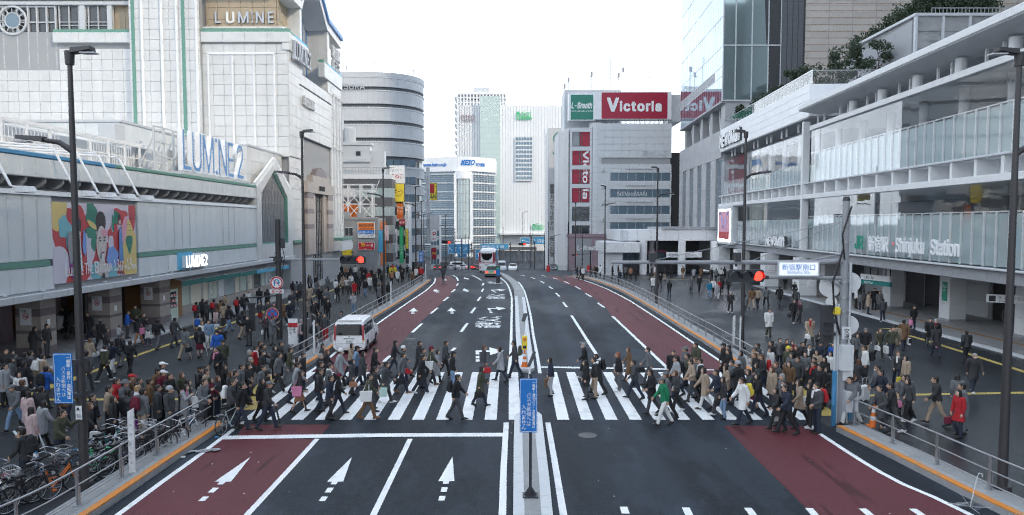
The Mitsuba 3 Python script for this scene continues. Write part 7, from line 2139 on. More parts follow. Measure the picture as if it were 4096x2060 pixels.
for a, b, c, d, e, f in ((-hL - .008, -hL + .03, -hW * .9, hW * .9, .575, .588), (-hL + .0, -hL + .04, -hW * .86, -hW * .85, .6, 1.0), (-hL + .0, -hL + .04, hW * .85, hW * .86, .6, 1.0)):
    put('seam', MB(VM).box(a, b, c, d, e, f), 'm_mid_grey', VK)
for sy in (-1, 1):
    for a in (-1.15, -.1, .85):
        put('seam', MB(VM).box(a, a + .014, sy * hW - .006, sy * hW + .006, .36, 1.0), 'm_mid_grey', VK)
    put('sill', MB(VM).box(-1.9, 1.9, sy * (hW - .03) - .02, sy * (hW - .03) + .02, .2, .34), 'm_charcoal', VK)
put('roof_spoiler', MB(VM).box(-hL + .18, -hL + .5, -hW * .74, hW * .74, 1.84, 1.89), 'm_car_white', VK)

# coach
BK = thing('coach', 'white and dark red coach driving away at the end of the road', 'bus')
BMx = place(-4.05, 122, zg(118), 90)
g = shapely.box(-1.25, .45, 1.25, 3.55).buffer(-.25).buffer(.25)
me = trimesh.creation.extrude_polygon(g, 11.8, engine='earcut')
v = me.vertices
put('body', MB(BMx).add(np.column_stack([v[:, 2] - 5.9, v[:, 0], v[:, 1]]), me.faces), 'm_car_white', BK, smooth=30)
put('roof_unit', MB(BMx).box(-5.2, 1, -1.0, 1.0, 3.5, 3.8), 'm_white', BK)
for s in (-1, 1):
    put('red_flank', MB(BMx).box(-5.93, 5.5, s * 1.255 - .012, s * 1.255 + .012, 1.5, 3.2), 'm_dark_red', BK)
    put('side_glass', MB(BMx).box(-5.6, 5.2, s * 1.27 - .012, s * 1.27 + .012, 1.9, 3.1), 'm_tint_glass', BK)
    put('red_corner', MB(BMx).box(-5.94, -5.88, s * 1.1 - .14, s * 1.1 + .14, 1.75, 3.35), 'm_dark_red', BK)
    put('tail_lamp', MB(BMx).box(-5.96, -5.9, s * 1.08 - .1, s * 1.08 + .1, .75, 1.15), 'm_car_red', BK)
    for a in (-3.4, 3.6):
        put('wheel', MB(BMx @ np.array([[1, 0, 0, a], [0, 0, 1, s * 1.08], [0, 1, 0, .5], [0, 0, 0, 1.]])).tm(trimesh.creation.cylinder(.5, .3, sections=18)), 'm_rubber', BK)
th = np.linspace(0, np.pi, 15)
me = shape_mesh(Polygon([(-.88, 3.2)] + [(-.88 * np.cos(t), 3.0 - .95 * np.sin(t)) for t in th] + [(.88, 3.2)]), .05)
put('rear_window', MB(BMx).add(np.column_stack([-5.9 - me.vertices[:, 2], me.vertices[:, 0], me.vertices[:, 1]]), me.faces), 'm_tint_glass', BK)
put('red_line', MB(BMx).box(-5.95, -5.88, -1.2, 1.2, 1.62, 1.72), 'm_dark_red', BK)
put('number_plate', MB(BMx).box(-5.96, -5.9, -.22, .22, .72, .9), 'm_off_white', BK)
letters('lettering', BK, frame(-4.35, 116.05, zg(118) + 1.22, 0), '306', 0, 0, 0, .22, 'm_charcoal', .02)
letters('lettering', BK, frame(-5.0, 116.05, zg(118) + 1.85, 0), 'KEIO', 0, 0, 0, .2, 'm_charcoal', .02)
put('bumper', MB(BMx).box(-6.0, -5.85, -1.2, 1.2, .4, .62), 'm_off_white', BK)

TAIL = {'type': 'area', 'radiance': {'type': 'rgb', 'value': [1.2, .03, .02]}}
TK, TM, hL, hW = car('taxi', 'green and cream taxi with lit tail lamps behind the coach', 'taxi', -2.72, 100.6, -3, 4.6, 1.72, 1.5, 'm_taxi_green', 'car')
quad_plate(TK, TM, 'rear_window', [(-1.24, hW * .8, 1.0), (-1.24, -hW * .8, 1.0), (-.80, -hW * .68, 1.40), (-.80, hW * .68, 1.40)], 'm_tint_glass', .03)
put('cream_band', MB(TM).box(-hL - .01, hL - .2, -hW - .008, hW + .008, .42, .66), 'm_taxi_cream', TK)
for sy in (-1, 1):
    t_ = put('tail_lamp', MB(TM).box(-hL - .03, -hL + .05, sy * hW * .68 - .16, sy * hW * .68 + .16, .68, .85), 'm_car_red', TK)
    scene[t_]['emitter'] = TAIL
    quad_plate(TK, TM, 'side_window', [(-.75, sy * hW * .9, 1.0), (.75, sy * hW * .9, 1.0), (.35, sy * hW * .74, 1.40), (-.55, sy * hW * .74, 1.40)][::sy], 'm_tint_glass', .03)
put('roof_lamp', MB(TM).box(-.15, .15, -.2, .2, 1.5, 1.66), 'm_white', TK)
put('number_plate', MB(TM).box(-hL - .03, -hL + .02, -.18, .18, .66, .82), 'm_bright_green', TK)
put('bumper', MB(TM).box(-hL - .06, -hL + .1, -hW * .92, hW * .92, .3, .5), 'm_charcoal', TK)


def plain_car(lab, x, y, rot, paint, kind='car', tail=False, cat='car', L=4.5, W=1.75, H=None):
    k, M, hl, hw = car('parked_car' if False else 'car', lab, cat, x, y, rot, L, W, H or (1.45 if kind == 'car' else 1.95), paint, kind)
    e = hl
    if kind == 'car':
        for s, nm in ((1, 'rear_window'), (-1, 'windscreen')):
            a, b = (-.26 * L, -.17 * L) if s > 0 else (.205 * L, .08 * L)
            quad_plate(k, M, nm, [(a, s * hw * .8, 1.0), (a, -s * hw * .8, 1.0), (b, -s * hw * .68, 1.36), (b, s * hw * .68, 1.36)], 'm_tint_glass', .03)
    else:
        quad_plate(k, M, 'rear_window', [(-hl + .07, hw * .8, 1.1), (-hl + .07, -hw * .8, 1.1), (-hl + .17, -hw * .74, 1.65), (-hl + .17, hw * .74, 1.65)], 'm_tint_glass', .03)
        quad_plate(k, M, 'windscreen', [(.355 * L, -hw * .85, 1.17), (.355 * L, hw * .85, 1.17), (.24 * L, hw * .74, 1.7), (.24 * L, -hw * .74, 1.7)], 'm_tint_glass', .03)
    for sy in (-1, 1):
        put('headlight', MB(M).box(hl - .16, hl + .02, sy * hw * .66 - .2, sy * hw * .66 + .2, .58, .76), 'm_white', k)
        q = put('tail_lamp', MB(M).box(-hl - .03, -hl + .08, sy * hw * .7 - .16, sy * hw * .7 + .16, .68, .88), 'm_car_red', k)
        if tail:
            scene[q]['emitter'] = TAIL
        if kind == 'car':
            quad_plate(k, M, 'side_window', [(-.17 * L, sy * hw * .9, 1.0), (.16 * L, sy * hw * .9, 1.0), (.07 * L, sy * hw * .74, 1.34), (-.12 * L, sy * hw * .74, 1.34)][::sy], 'm_tint_glass', .03)
        else:
            quad_plate(k, M, 'side_window', [(-.42 * L, sy * hw * .95, 1.1), (.2 * L, sy * hw * .95, 1.1), (.17 * L, sy * hw * .86, 1.66), (-.42 * L, sy * hw * .86, 1.66)][::sy], 'm_tint_glass', .03)
    put('number_plate', MB(M).box(-hl - .03, -hl + .02, -.18, .18, .5, .64).box(hl - .02, hl + .03, -.18, .18, .45, .6), 'm_off_white', k)


plain_car('silver people carrier coming towards the camera right of the coach', -2.0, 141, 181, 'm_car_silver', 'van', cat='van')
plain_car('white saloon car coming towards the camera right of the silver people carrier', .2, 150, 178, 'm_car_white')
plain_car('dark red saloon car braking at the far left of the junction', -17.6, 172, 2, 'm_car_dark', tail=True)
plain_car('pale silver estate car at the far junction, right of the dark saloon', -14.8, 178, -4, 'm_car_silver', tail=False)
plain_car('white compact car at the far junction beside the silver estate', -12.4, 184, -6, 'm_car_white')
plain_car('white minibus crossing behind the queue at the far junction', -15.5, 212, -78, 'm_car_white', 'van', cat='van', L=5.2)
plain_car('black people carrier crossing at the far junction behind the silver estate', -19.0, 204, -80, 'm_car_dark', 'van', cat='van', L=5)
plain_car('red car with lit brake lamps in the far queue', -9.6, 190, -8, 'm_car_red', tail=True)
plain_car('dark hatchback with lit brake lamps left of the coach', -8.2, 176, -6, 'm_car_dark', tail=True)
plain_car('grey car half hidden behind the coach in the far queue', -7.4, 196, -6, 'm_car_silver')
plain_car('dark taxi at the far right kerb beside the low fence', 9.0, 158, 175, 'm_car_dark')

# far junction: gantries, blue direction signs, signals
for lab, x, y, u1, z0, z1, tx in [('blue lane direction board with four white arrows over the far junction', -19.5, 222, 6.6, -1.9, .9, '↖↑↑↗'), ('wide blue direction board with white lettering over the far junction', -9.7, 226, 8.6, -.7, .9, '新宿三丁目'),
                                  ('tall blue board with a white up arrow left of the coach', -11.0, 218, 2.3, -3.4, -.7, '↑'), ('tall blue board with a white up arrow touching the coach roof', -6.6, 218, 2.3, -3.4, -.7, '↑'),
                                  ('blue direction board with a slanting white arrow right of the coach', 2.9, 240, 2.9, .5, 2.6, '↖'), ('wide blue direction board with a white line, right of the other', 6.8, 240, 4.8, .4, 2.8, '↑ 四谷'), ('small blue board low over the far crossing', -16.8, 224, 2.8, -3.2, -1.9, '↑')]:
    F = frame(x, y, 0, 0)
    k = board('direction_board', lab, F, 0, u1, z0, z1, 0, .12, 'm_cyan_blue', [(tx, .3, (z1 - z0) * .25, (z1 - z0) * .45, 'm_white', dict(font='cjk', width=u1 * .8) if not tx == '↑' else dict(font='cjk', bold=1, width=u1 * .55))], 'sign', 'm_off_white')
    put('mast', MB().tube([(x + u1 + .6, y + .3, -6), (x + u1 + .6, y + .3, z1 + .5)], .14, 8).tube([(x - .2, y + .25, z1 - .3), (x + u1 + .7, y + .25, z1 - .3)], .09, 6), 'm_charcoal', k)
for lab, x, y, z in [('far traffic signal showing red left of the thin tall sign', -13.6, 150, 3.4), ('far traffic signal showing red over the coach', -8.0, 232, -.9), ('far traffic signal showing red before the finned white building', 2.6, 185, 2.0), ('small upright signal showing red before the sports store base wall', 12.2, 142, 1.1)]:
    k = thing('traffic_signal', lab, 'traffic light')
    signal_head(k, x, y, z, 1.3 if y > 140 and x < 12 else .7)
    put('pole', MB().tube([(x + 3.2, y + .2, zg(y)), (x + 3.2, y + .2, z + .8)], .12, 8).tube([(x - .3, y + .15, z + .1), (x + 3.3, y + .15, z + .2)], .07, 6), 'm_charcoal', k)
for i, (x, y, h) in enumerate([(-17.0, 140, 11), (-12.2, 155, 9), (-10.2, 170, 8), (3.6, 240, 17), (5.0, 200, 12), (7.6, 170, 9), (9.6, 165, 8), (11.6, 150, 10), (13.4, 138, 7), (6.2, 215, 13), (-3.0, 245, 12), (-15.0, 235, 10)]):
    k = thing('thin_pole', 'thin dark pole at the far junction, %s counted from the left' % NTH[sorted(range(12), key=lambda q: [-17.0/140, -12.2/155, -10.2/170, 3.6/240, 5/200, 7.6/170, 9.6/165, 11.6/150, 13.4/138, 6.2/215, -3/245, -15/235][q]).index(i)], 'pole', 'thin dark poles at the far junction')
    put('pole', MB().tube([(x, y, zg(y)), (x, y, zg(y) + h)], [.12, .07], 8), 'm_charcoal', k)
    if i % 3 == 0:
        put('arm', MB().tube([(x, y, zg(y) + h - .1), (x + 1.6, y, zg(y) + h + .2)], .06, 6), 'm_charcoal', k)
fb = thing('footbridge', 'dark steel footbridge deck and stairs across the far junction', 'bridge')
put('deck', MB().box(-3.5, 8.5, 250, 252, -1.9, -.9), 'm_dark_grey', fb)
put('deck', MB().box(-22, -12, 246, 248, -2.6, -1.8), 'm_dark_grey', fb)
for x in (-3, 2.5, 8, -21, -13):
    put('pier', MB().box(x - .35, x + .35, 250, 251, -6, -1.5), 'm_dark_grey', fb)
wt = thing('far_panel', 'plain white site panel standing under the finned white building', 'panel')
put('panel', MB().box(4.4, 7.4, 255, 255.3, -2.2, .2), 'm_white', wt)
put('legs', MB().box(4.6, 4.8, 255, 255.2, -6, -2.2).box(7.0, 7.2, 255, 255.2, -6, -2.2), 'm_mid_grey', wt)
for i, (x, y) in enumerate([(6.4, 128.5), (13.6, 129)]):
    k = thing('red_marker', 'small red warning drum by the low fence, %s' % ('left one', 'right one')[i], 'marker')
    put('body', MB().lathe([(.01, 0), (.35, 0), (.3, 1.1), (.01, 1.15)], 12, (x, y - .6, zg(128))), 'm_red', k)


# ------------------------------------------------------------------ people
ICO = trimesh.creation.icosphere(1, 1.0).vertices
ICO0 = trimesh.creation.icosphere(0, 1.0).vertices


def hull(*sph, fine=True):
    """convex hull of spheres (x, y, z, r) or ellipsoids (x, y, z, rx, ry, rz)"""
    pts = []
    for q in sph:
        r = np.array([q[3]] * 3 if len(q) == 4 else q[3:6])
        pts.append((ICO if fine else ICO0) * r + np.array(q[:3]))
    return m3.Manifold.hull_points(np.vstack(pts))


def union(ms):
    return m3.Manifold.batch_boolean(ms, m3.OpType.Add)


def arrays_of(m, tol=.003, bump=0., freq=9., quilt=0., seed=0):
    m = m.simplify(tol)
    if bump or quilt:
        m = m.refine_to_length(.07)
    me = m.to_mesh()
    v, f = np.array(me.vert_properties[:, :3], float), np.array(me.tri_verts)
    if bump or quilt:
        t = trimesh.Trimesh(v, f, process=False)
        n = t.vertex_normals
        d = bump * (meshkit.noise(v * [freq, freq, freq * .55], seed) - .5) * 2
        if quilt:
            d = d + quilt * np.abs(np.sin(v[:, 2] * 38))
        v = v + n * d[:, None]
    return v, f


def rot(v, a):
    """forward swing a (degrees) of a vector hanging down"""
    c, s = math.cos(math.radians(a)), math.sin(math.radians(a))
    return np.array([v[0], v[1] * c - v[2] * s, v[1] * s + v[2] * c])


POSES = {'w0': dict(th=(20, -15), kn=(6, 12), ar=(-18, 16), el=(18, 28), lean=4), 'w1': dict(th=(-15, 20), kn=(12, 6), ar=(16, -18), el=(28, 18), lean=4),
         'w2': dict(th=(2, 16), kn=(3, 42), ar=(-6, 4), el=(20, 16), lean=3), 'w3': dict(th=(14, -14), kn=(4, 16), ar=(-12, 12), el=(70, 20), lean=3),
         's0': dict(th=(1, -1), kn=(1, 1), ar=(-3, 3), el=(12, 14), lean=0), 's1': dict(th=(3, -2), kn=(6, 1), ar=(4, -2), el=(62, 12), lean=1),
         'p0': dict(th=(1, -1), kn=(1, 2), ar=(8, 30), el=(40, 98), lean=3)}


def skeleton(p):
    """joints of a 1.70 m person facing +y; l, r pairs"""
    J = {}
    hip, L1, L2 = .89, .42, .41
    for i, s in enumerate((-1, 1)):
        h = np.array([s * .085, 0, hip])
        k = h + rot([s * .008, 0, -L1], p['th'][i])
        a = k + rot([0, 0, -L2], p['th'][i] - p['kn'][i])
        J['hip', i], J['knee', i], J['ankle', i] = h, k, a
        f = rot([0, 1., 0], max(-50, min(12, (p['th'][i] - p['kn'][i]) * 1.1)) if p['th'][i] < 10 else 8)
        J['toe', i] = a + f * .15 + np.array([0, 0, -.035])
    low = min(min(J['ankle', i][2] - .075, J['toe', i][2] - .025) for i in (0, 1))
    for q in J:
        J[q] = J[q] - [0, 0, low]
    z0 = hip - low
    ln = math.tan(math.radians(p['lean']))
    up = lambda x, y, dz: np.array([x, y + ln * dz, z0 + dz])
    J['pelvis'], J['waist'], J['chest'], J['neck'] = up(0, 0, .02), up(0, -.005, .20), up(0, 0, .40), up(0, .0, .575)
    J['head'] = up(0, .035 + (.03 if p is POSES['p0'] else 0), .695)
    for i, s in enumerate((-1, 1)):
        sh = up(s * .175, -.005, .52)
        e = sh + rot([s * .045, 0, -.28], p['ar'][i])
        w = e + rot([-s * .02, 0, -.245], p['ar'][i] + p['el'][i])
        J['shoulder', i], J['elbow', i], J['wrist', i] = sh, e, w
        J['grip', i] = w + rot([0, 0, -.085], p['ar'][i] + p['el'][i])
    return J


def S(p, *r):
    return (*p, *r)


def make_body(J, near):
    b = []
    hd = J['head']
    o = lambda x, y, z: np.array([hd[0] + x, hd[1] + y, hd[2] + z])
    b.append(hull(S(o(0, -.012, .035), .078, .092, .082), S(o(0, .02, -.03), .062, .068, .07), S(o(0, .035, -.085), .036, .034, .03)))
    b.append(hull(S(o(0, .088, -.005), .011), S(o(0, .104, -.028), .015), S(o(0, .085, -.035), .018), fine=False))
    for s in (-1, 1):
        b.append(hull(S(o(s * .078, -.008, .005), .010, .018, .028), S(o(s * .074, -.002, -.03), .01), fine=False))
    b.append(hull(S(J['neck'], .052), S(o(0, -.01, -.06), .05)))
    b.append(hull(S(J['chest'], .14, .095, .12), S(J['neck'] - [0, 0, .03], .085, .06, .03), S(J['shoulder', 0] + [.03, 0, 0], .05), S(J['shoulder', 1] - [.03, 0, 0], .05)))
    b.append(hull(S(J['chest'], .13, .09, .1), S(J['waist'], .115, .085, .08)))
    b.append(hull(S(J['waist'], .115, .085, .08), S(J['pelvis'], .135, .10, .09)))
    for i in (0, 1):
        b.append(hull(S(J['hip', i], .075), S(J['knee', i], .05)))
        b.append(hull(S(J['knee', i], .05), S(J['knee', i] * .65 + J['ankle', i] * .35 - [0, .012, 0], .05), S(J['ankle', i], .034)))
        b.append(hull(S(J['ankle', i], .034), S(J['toe', i], .03), S(J['ankle', i] - [0, .03, .03], .03)))
        b.append(hull(S(J['shoulder', i], .05), S(J['elbow', i], .038)))
        b.append(hull(S(J['elbow', i], .038), S(J['wrist', i], .026)))
        w, g = J['wrist', i], J['grip', i]
        d = (g - w) / np.linalg.norm(g - w)
        s = 1 if i else -1
        q = np.cross(d, [1., 0, 0])                                  # along the row of knuckles
        q /= np.linalg.norm(q)
        inn = np.array([-s, 0, 0.])
        if near:
            kn = [w + d * .078 + q * t for t in (-.030, -.010, .010, .028)]
            b.append(hull(S(w, .022), *[S(x, .012) for x in kn]))
            for x, ln in zip(kn, (.036, .043, .045, .038)):
                m_, t_ = x + d * ln * .8 + inn * .010, x + d * ln * 1.3 + inn * .034
                b += [hull(S(x, .0095), S(m_, .009), fine=False), hull(S(m_, .009), S(t_, .008), fine=False)]
            tb = w + d * .03 - q * .026
            t1 = tb + d * .03 - q * .022 + inn * .014
            b += [hull(S(tb, .013), S(t1, .011), fine=False), hull(S(t1, .011), S(t1 + d * .026 + inn * .012, .009), fine=False)]
        else:
            b.append(hull(S(w, .024), S(w + d * .08, .018, .036, .03), fine=False))
            b.append(hull(S(w + d * .08, .014, .034, .02), S(g + d * .055 + inn * .02, .010, .026, .012), fine=False))
            b.append(hull(S(w + d * .03 - q * .026, .013), S(w + d * .075 - q * .05 + inn * .01, .01), fine=False))
    return arrays_of(union(b), .0015 if near else .004)


def make_top(J, kind):
    e = {'j': .022, 'd': .042, 'c': .030, 'l': .030, 'h': .03}[kind]
    b = [hull(S(J['chest'], .145 + e, .10 + e, .12), S(J['neck'] - [0, 0, .035], .085 + e * .5, .068 + e * .5, .03), S(J['shoulder', 0] + [.025, 0, 0], .055 + e * .4), S(J['shoulder', 1] - [.025, 0, 0], .055 + e * .4)),
         hull(S(J['chest'], .14 + e, .10 + e, .1), S(J['waist'], .125 + e, .095 + e, .1))]
    lo = J['pelvis'] - [0, 0, .04]
    b.append(hull(S(J['waist'], .125 + e, .095 + e, .1), S(lo, .150 + e, .112 + e, .075)))
    if kind in 'cl':
        hem = J['pelvis'][2] - (.33 if kind == 'c' else .55)
        ys = [J['knee', i][1] * (.62 if kind == 'c' else .9) for i in (0, 1)]
        b.append(hull(S(lo, .150 + e, .112 + e, .06), *[(s * .10, y, hem + .02, .085 + e, .085 + e, .018) for s, y in zip((-1, 1), ys)]))
    # collar and sleeves
    b.append(hull(S(J['neck'] + [0, -.01, -.02], .078, .072, .02), S(J['neck'] + [0, -.012, .025], .068, .064, .012)))
    for i in (0, 1):
        b.append(hull(S(J['shoulder', i], .056 + e * .7), S(J['elbow', i], .046 + e * .6)))
        b.append(hull(S(J['elbow', i], .046 + e * .6), S(J['wrist', i] * .93 + J['elbow', i] * .07, .034 + e * .5)))
    if kind == 'd':
        return arrays_of(union(b), .006, .006, 8, .014, 3)
    return arrays_of(union(b), .006, .011, 8, 0, 5)


def make_bottom(J, skirt=False):
    b = [hull(S(J['pelvis'] + [0, 0, .05], .138, .10, .05), S(J['pelvis'] - [0, 0, .06], .145, .108, .06))]
    for i in (0, 1):
        b.append(hull(S(J['hip', i] - [0, 0, .03], .088), S(J['knee', i], .064 if not skirt else .052)))
        b.append(hull(S(J['knee', i], .064 if not skirt else .052), S(J['ankle', i] + [0, -.005, .02], .058 if not skirt else .038)))
    return arrays_of(union(b), .005, .007 if not skirt else 0, 9, 0, 11)


def make_skirt(J):
    ys = [J['knee', i][1] * .8 for i in (0, 1)]
    return arrays_of(hull(S(J['pelvis'], .15, .115, .06), *[(s * .12, y, J['pelvis'][2] - .42, .10, .10, .01) for s, y in zip((-1, 1), ys)]), .004, .01, 14, 0, 2)


def make_shoes(J):
    b = []
    for i in (0, 1):
        a, t = J['ankle', i], J['toe', i]
        heel = a - (t - a) * [1, .30, 0] * [1, 1, 0] - [0, 0, .045]
        b.append(hull(S(heel, .040, .042, .03), S(a + [0, 0, .0], .045), S(t * .6 + a * .4 - [0, 0, .012], .045, .05, .034), S(t, .043, .05, .026)))
    return arrays_of(union(b), .002)


def make_hair(J, kind):
    hd = J['head']
    o = lambda x, y, z: np.array([hd[0] + x, hd[1] + y, hd[2] + z])
    top = [hull(S(o(0, -.022, .046), .086, .094, .080), S(o(0, -.058, -.05), .066, .046, .045), S(o(-.055, -.03, -.02), .030, .045, .04), S(o(.055, -.03, -.02), .030, .045, .04)), hull(S(o(0, .020, .086), .066, .046, .034), S(o(0, -.03, .07), .082, .07, .062))]
    if kind == 'short':
        b = top
    elif kind == 'long':
        b = top + [hull(S(o(0, -.05, -.02), .086, .055, .06), S(o(0, -.085, -.23), .09, .038, .04))]
        b += [hull(S(o(s * .074, -.015, .02), .022, .05, .05), S(o(s * .082, -.01, -.17), .02, .035, .03)) for s in (-1, 1)]
    elif kind == 'cap':
        b = [hull(S(o(0, -.012, .07), .094, .104, .07), S(o(0, -.012, .05), .096, .106, .02)), hull(S(o(0, .09, .055), .07, .05, .01), S(o(0, .15, .045), .05, .03, .008))]
    elif kind == 'beanie':
        b = [hull(S(o(0, -.022, .065), .098, .108, .075), S(o(0, -.02, .105), .07, .075, .06), S(o(0, -.025, .025), .097, .105, .025))]
    else:
        b = [hull(S(o(0, -.01, .085), .09, .10, .06), S(o(0, -.01, .05), .094, .104, .02)), hull(S(o(0, -.01, .05), .15, .165, .012))]
    return arrays_of(union(b), .002)


def make_mask(J):
    hd = J['head']
    return arrays_of(hull(S(hd + [0, .075, -.045], .055, .034, .035), S(hd + [0, .098, -.035], .02, .016, .024), fine=False), .001)


def make_eyes(J):
    hd = J['head']
    return arrays_of(union([hull(S(hd + [s * .030, .078, .012], .014, .010, .007), fine=False) for s in (-1, 1)] + [hull(S(hd + [s * .031, .079, .034], .02, .008, .004), fine=False) for s in (-1, 1)]), .0005)


def make_mouth(J):
    return arrays_of(hull(S(J['head'] + [0, .078, -.066], .022, .012, .006), fine=False), .0005)


def make_scarf(J):
    n = J['neck']
    return arrays_of(union([hull(S(n + [0, 0, -.03], .105, .10, .035), S(n + [0, .005, .03], .085, .085, .03)), hull(S(n + [.04, .10, -.04], .04, .03, .03), S(n + [.05, .13, -.26], .04, .02, .03))]), .003)


def make_hood(J):
    n = J['neck']
    return arrays_of(union([hull(S(n + [0, -.06, -.01], .125, .075, .05), S(n + [0, -.11, .02], .09, .04, .06)), hull(S(n + [.09, .03, -.02], .04), S(n + [.1, -.06, 0], .05)), hull(S(n + [-.09, .03, -.02], .04), S(n + [-.1, -.06, 0], .05))]), .004, .012, 22, 0, 4)


def make_bag(J, code):
    n, g1, g0, sh = J['neck'], J['grip', 1], J['grip', 0], J['shoulder', 1]
    if code == 'B':
        c = J['chest'] + [0, -.20, .0]
        return arrays_of(union([hull(S(c + [-.10, 0, .13], .05), S(c + [.10, 0, .13], .05), S(c + [-.11, 0, -.2], .05), S(c + [.11, 0, -.2], .05), S(c + [-.09, -.06, -.17], .05), S(c + [.09, -.06, -.17], .05), S(c + [0, -.03, .15], .06)), hull(S(c + [-.07, -.10, -.17], .03), S(c + [.07, -.10, -.17], .03), S(c + [-.07, -.1, -.03], .03), S(c + [.07, -.1, -.03], .03))]), .003)
    bar = lambda a, b, r=.008: hull(S(a, r), S(b, r), fine=False)
    if code == 'T':
        c = J['pelvis'] + [.27, -.03, .06]
        w = [hull(*[S(c + [x, y, z], .015) for x in (-.03, .04) for y, z in ((-.19, .14), (.19, .14), (-.16, -.22), (.16, -.22))]), bar(c + [0, -.1, .14], sh + [.03, -.03, .05], .012), bar(c + [0, .1, .14], sh + [.03, .03, .05], .012)]
    elif code in 'HR':
        c = g1 + [.05, 0, -.26]
        w = [hull(*[S(c + [x, y, z], .02) for x in (-.05, .05) for y, z in ((-.15, .1), (.15, .1), (-.17, -.1), (.17, -.1))]), bar(c + [0, -.09, .1], g1), bar(c + [0, .09, .1], g1)]
    elif code == 'P':
        c = g1 + [.03, 0, -.30]
        w = [hull(*[S(c + [x, y, z], .008) for x in (-.05, .05) for y in (-.14, .14) for z in (-.18, .17)]), bar(c + [0, -.07, .17], g1, .005), bar(c + [0, .07, .17], g1, .005)]
    elif code == 'S':
        c = np.array([.36, -.05, .36])
        w = [hull(*[S(c + [x, y, z], .03) for x in (-.1, .1) for y in (-.17, .17) for z in (-.27, .27)]), bar(c + [0, -.1, .28], c + [0, -.1, .62]), bar(c + [0, .1, .28], c + [0, .1, .62]), bar(c + [0, -.1, .62], c + [0, .1, .62], .012), hull(S([.28, .1, .04], .04)), hull(S([.44, -.2, .04], .04)), hull(S([.28, -.2, .04], .04)), hull(S([.44, .1, .04], .04))]
    else:
        w = [hull(S(g1 + [0, 0, -.02], .02), S(np.array([g1[0] + .04, g1[1] + .12, .35]), .035), fine=False), bar(np.array([g1[0] + .04, g1[1] + .12, .35]), np.array([g1[0] + .06, g1[1] + .18, .04])), bar(g1 + [0, 0, -.02], g1 + [0, -.05, .10], .012)]
    return arrays_of(union(w), .002)


COL = {'k': ('black', (.017, .0175, .02)), 'n': ('navy', (.022, .028, .048)), 'g': ('grey', (.13, .135, .145)), 'G': ('light grey', (.33, .34, .36)), 'b': ('brown', (.15, .085, .045)), 't': ('beige', (.36, .28, .21)),
       'w': ('white', (.68, .68, .67)), 'r': ('red', (.40, .018, .025)), 'p': ('pink', (.62, .22, .36)), 'u': ('bright blue', (.018, .10, .40)), 'a': ('light blue', (.18, .27, .40)), 'e': ('olive', (.065, .068, .045)),
       'E': ('green', (.012, .19, .09)), 'v': ('burgundy', (.14, .015, .035)), 'y': ('yellow', (.62, .50, .06)), 'o': ('tan', (.34, .17, .10)), 'q': ('teal', (.012, .16, .28)), 'm': ('mint', (.50, .66, .60)), 'c': ('clear', (.55, .60, .62)), 'i': ('pale pink', (.50, .37, .37))}
for c_, (nm_, rgb_) in COL.items():
    mat('m_cloth_' + c_, rgb_, .85)
mat('m_cloth_charcoal', (.058, .06, .066), .85)
mat('m_cloth_soft_black', (.032, .032, .035), .8)
mat('m_puffy_black', (.022, .023, .028), .42)
for nm_, rgb_ in (('skin', (.50, .31, .22)), ('skin_pale', (.56, .37, .28)), ('hair', (.018, .014, .013)), ('hair_brown', (.10, .045, .025)), ('hair_grey', (.26, .26, .26)), ('hair_red', (.24, .07, .03)), ('hair_blonde', (.36, .24, .11)), ('eye', (.02, .016, .015)), ('lip', (.34, .12, .10)), ('mask', (.78, .79, .80)), ('shoe', (.016, .015, .015)), ('shoe_white', (.62, .62, .62)), ('shoe_brown', (.17, .08, .035))):
    mat('m_' + nm_, rgb_, .55)

SK = {p: skeleton(q) for p, q in POSES.items()}
CACHE = {}


def shared_ply(key, build, m_):
    if key not in CACHE:
        CACHE[key] = build()
    q = (key, m_)
    if q not in CACHE:
        CACHE[q] = mikit.ply(CACHE[key], m_, smooth=50)
    return CACHE[q]


GAR = {'j': 'jacket', 'd': 'padded jacket', 'c': 'coat', 'l': 'long coat', 'y': 'jacket'}
BAGN = {'B': 'backpack', 'T': 'tote bag', 'H': 'handbag', 'P': 'carrier bag', 'S': 'suitcase', 'U': 'umbrella', 'C': 'walking stick', 'R': 'long case'}
HATN = {'c': 'cap', 'b': 'beanie', 'h': 'hat'}
prng = np.random.default_rng(21)
ROWS = []


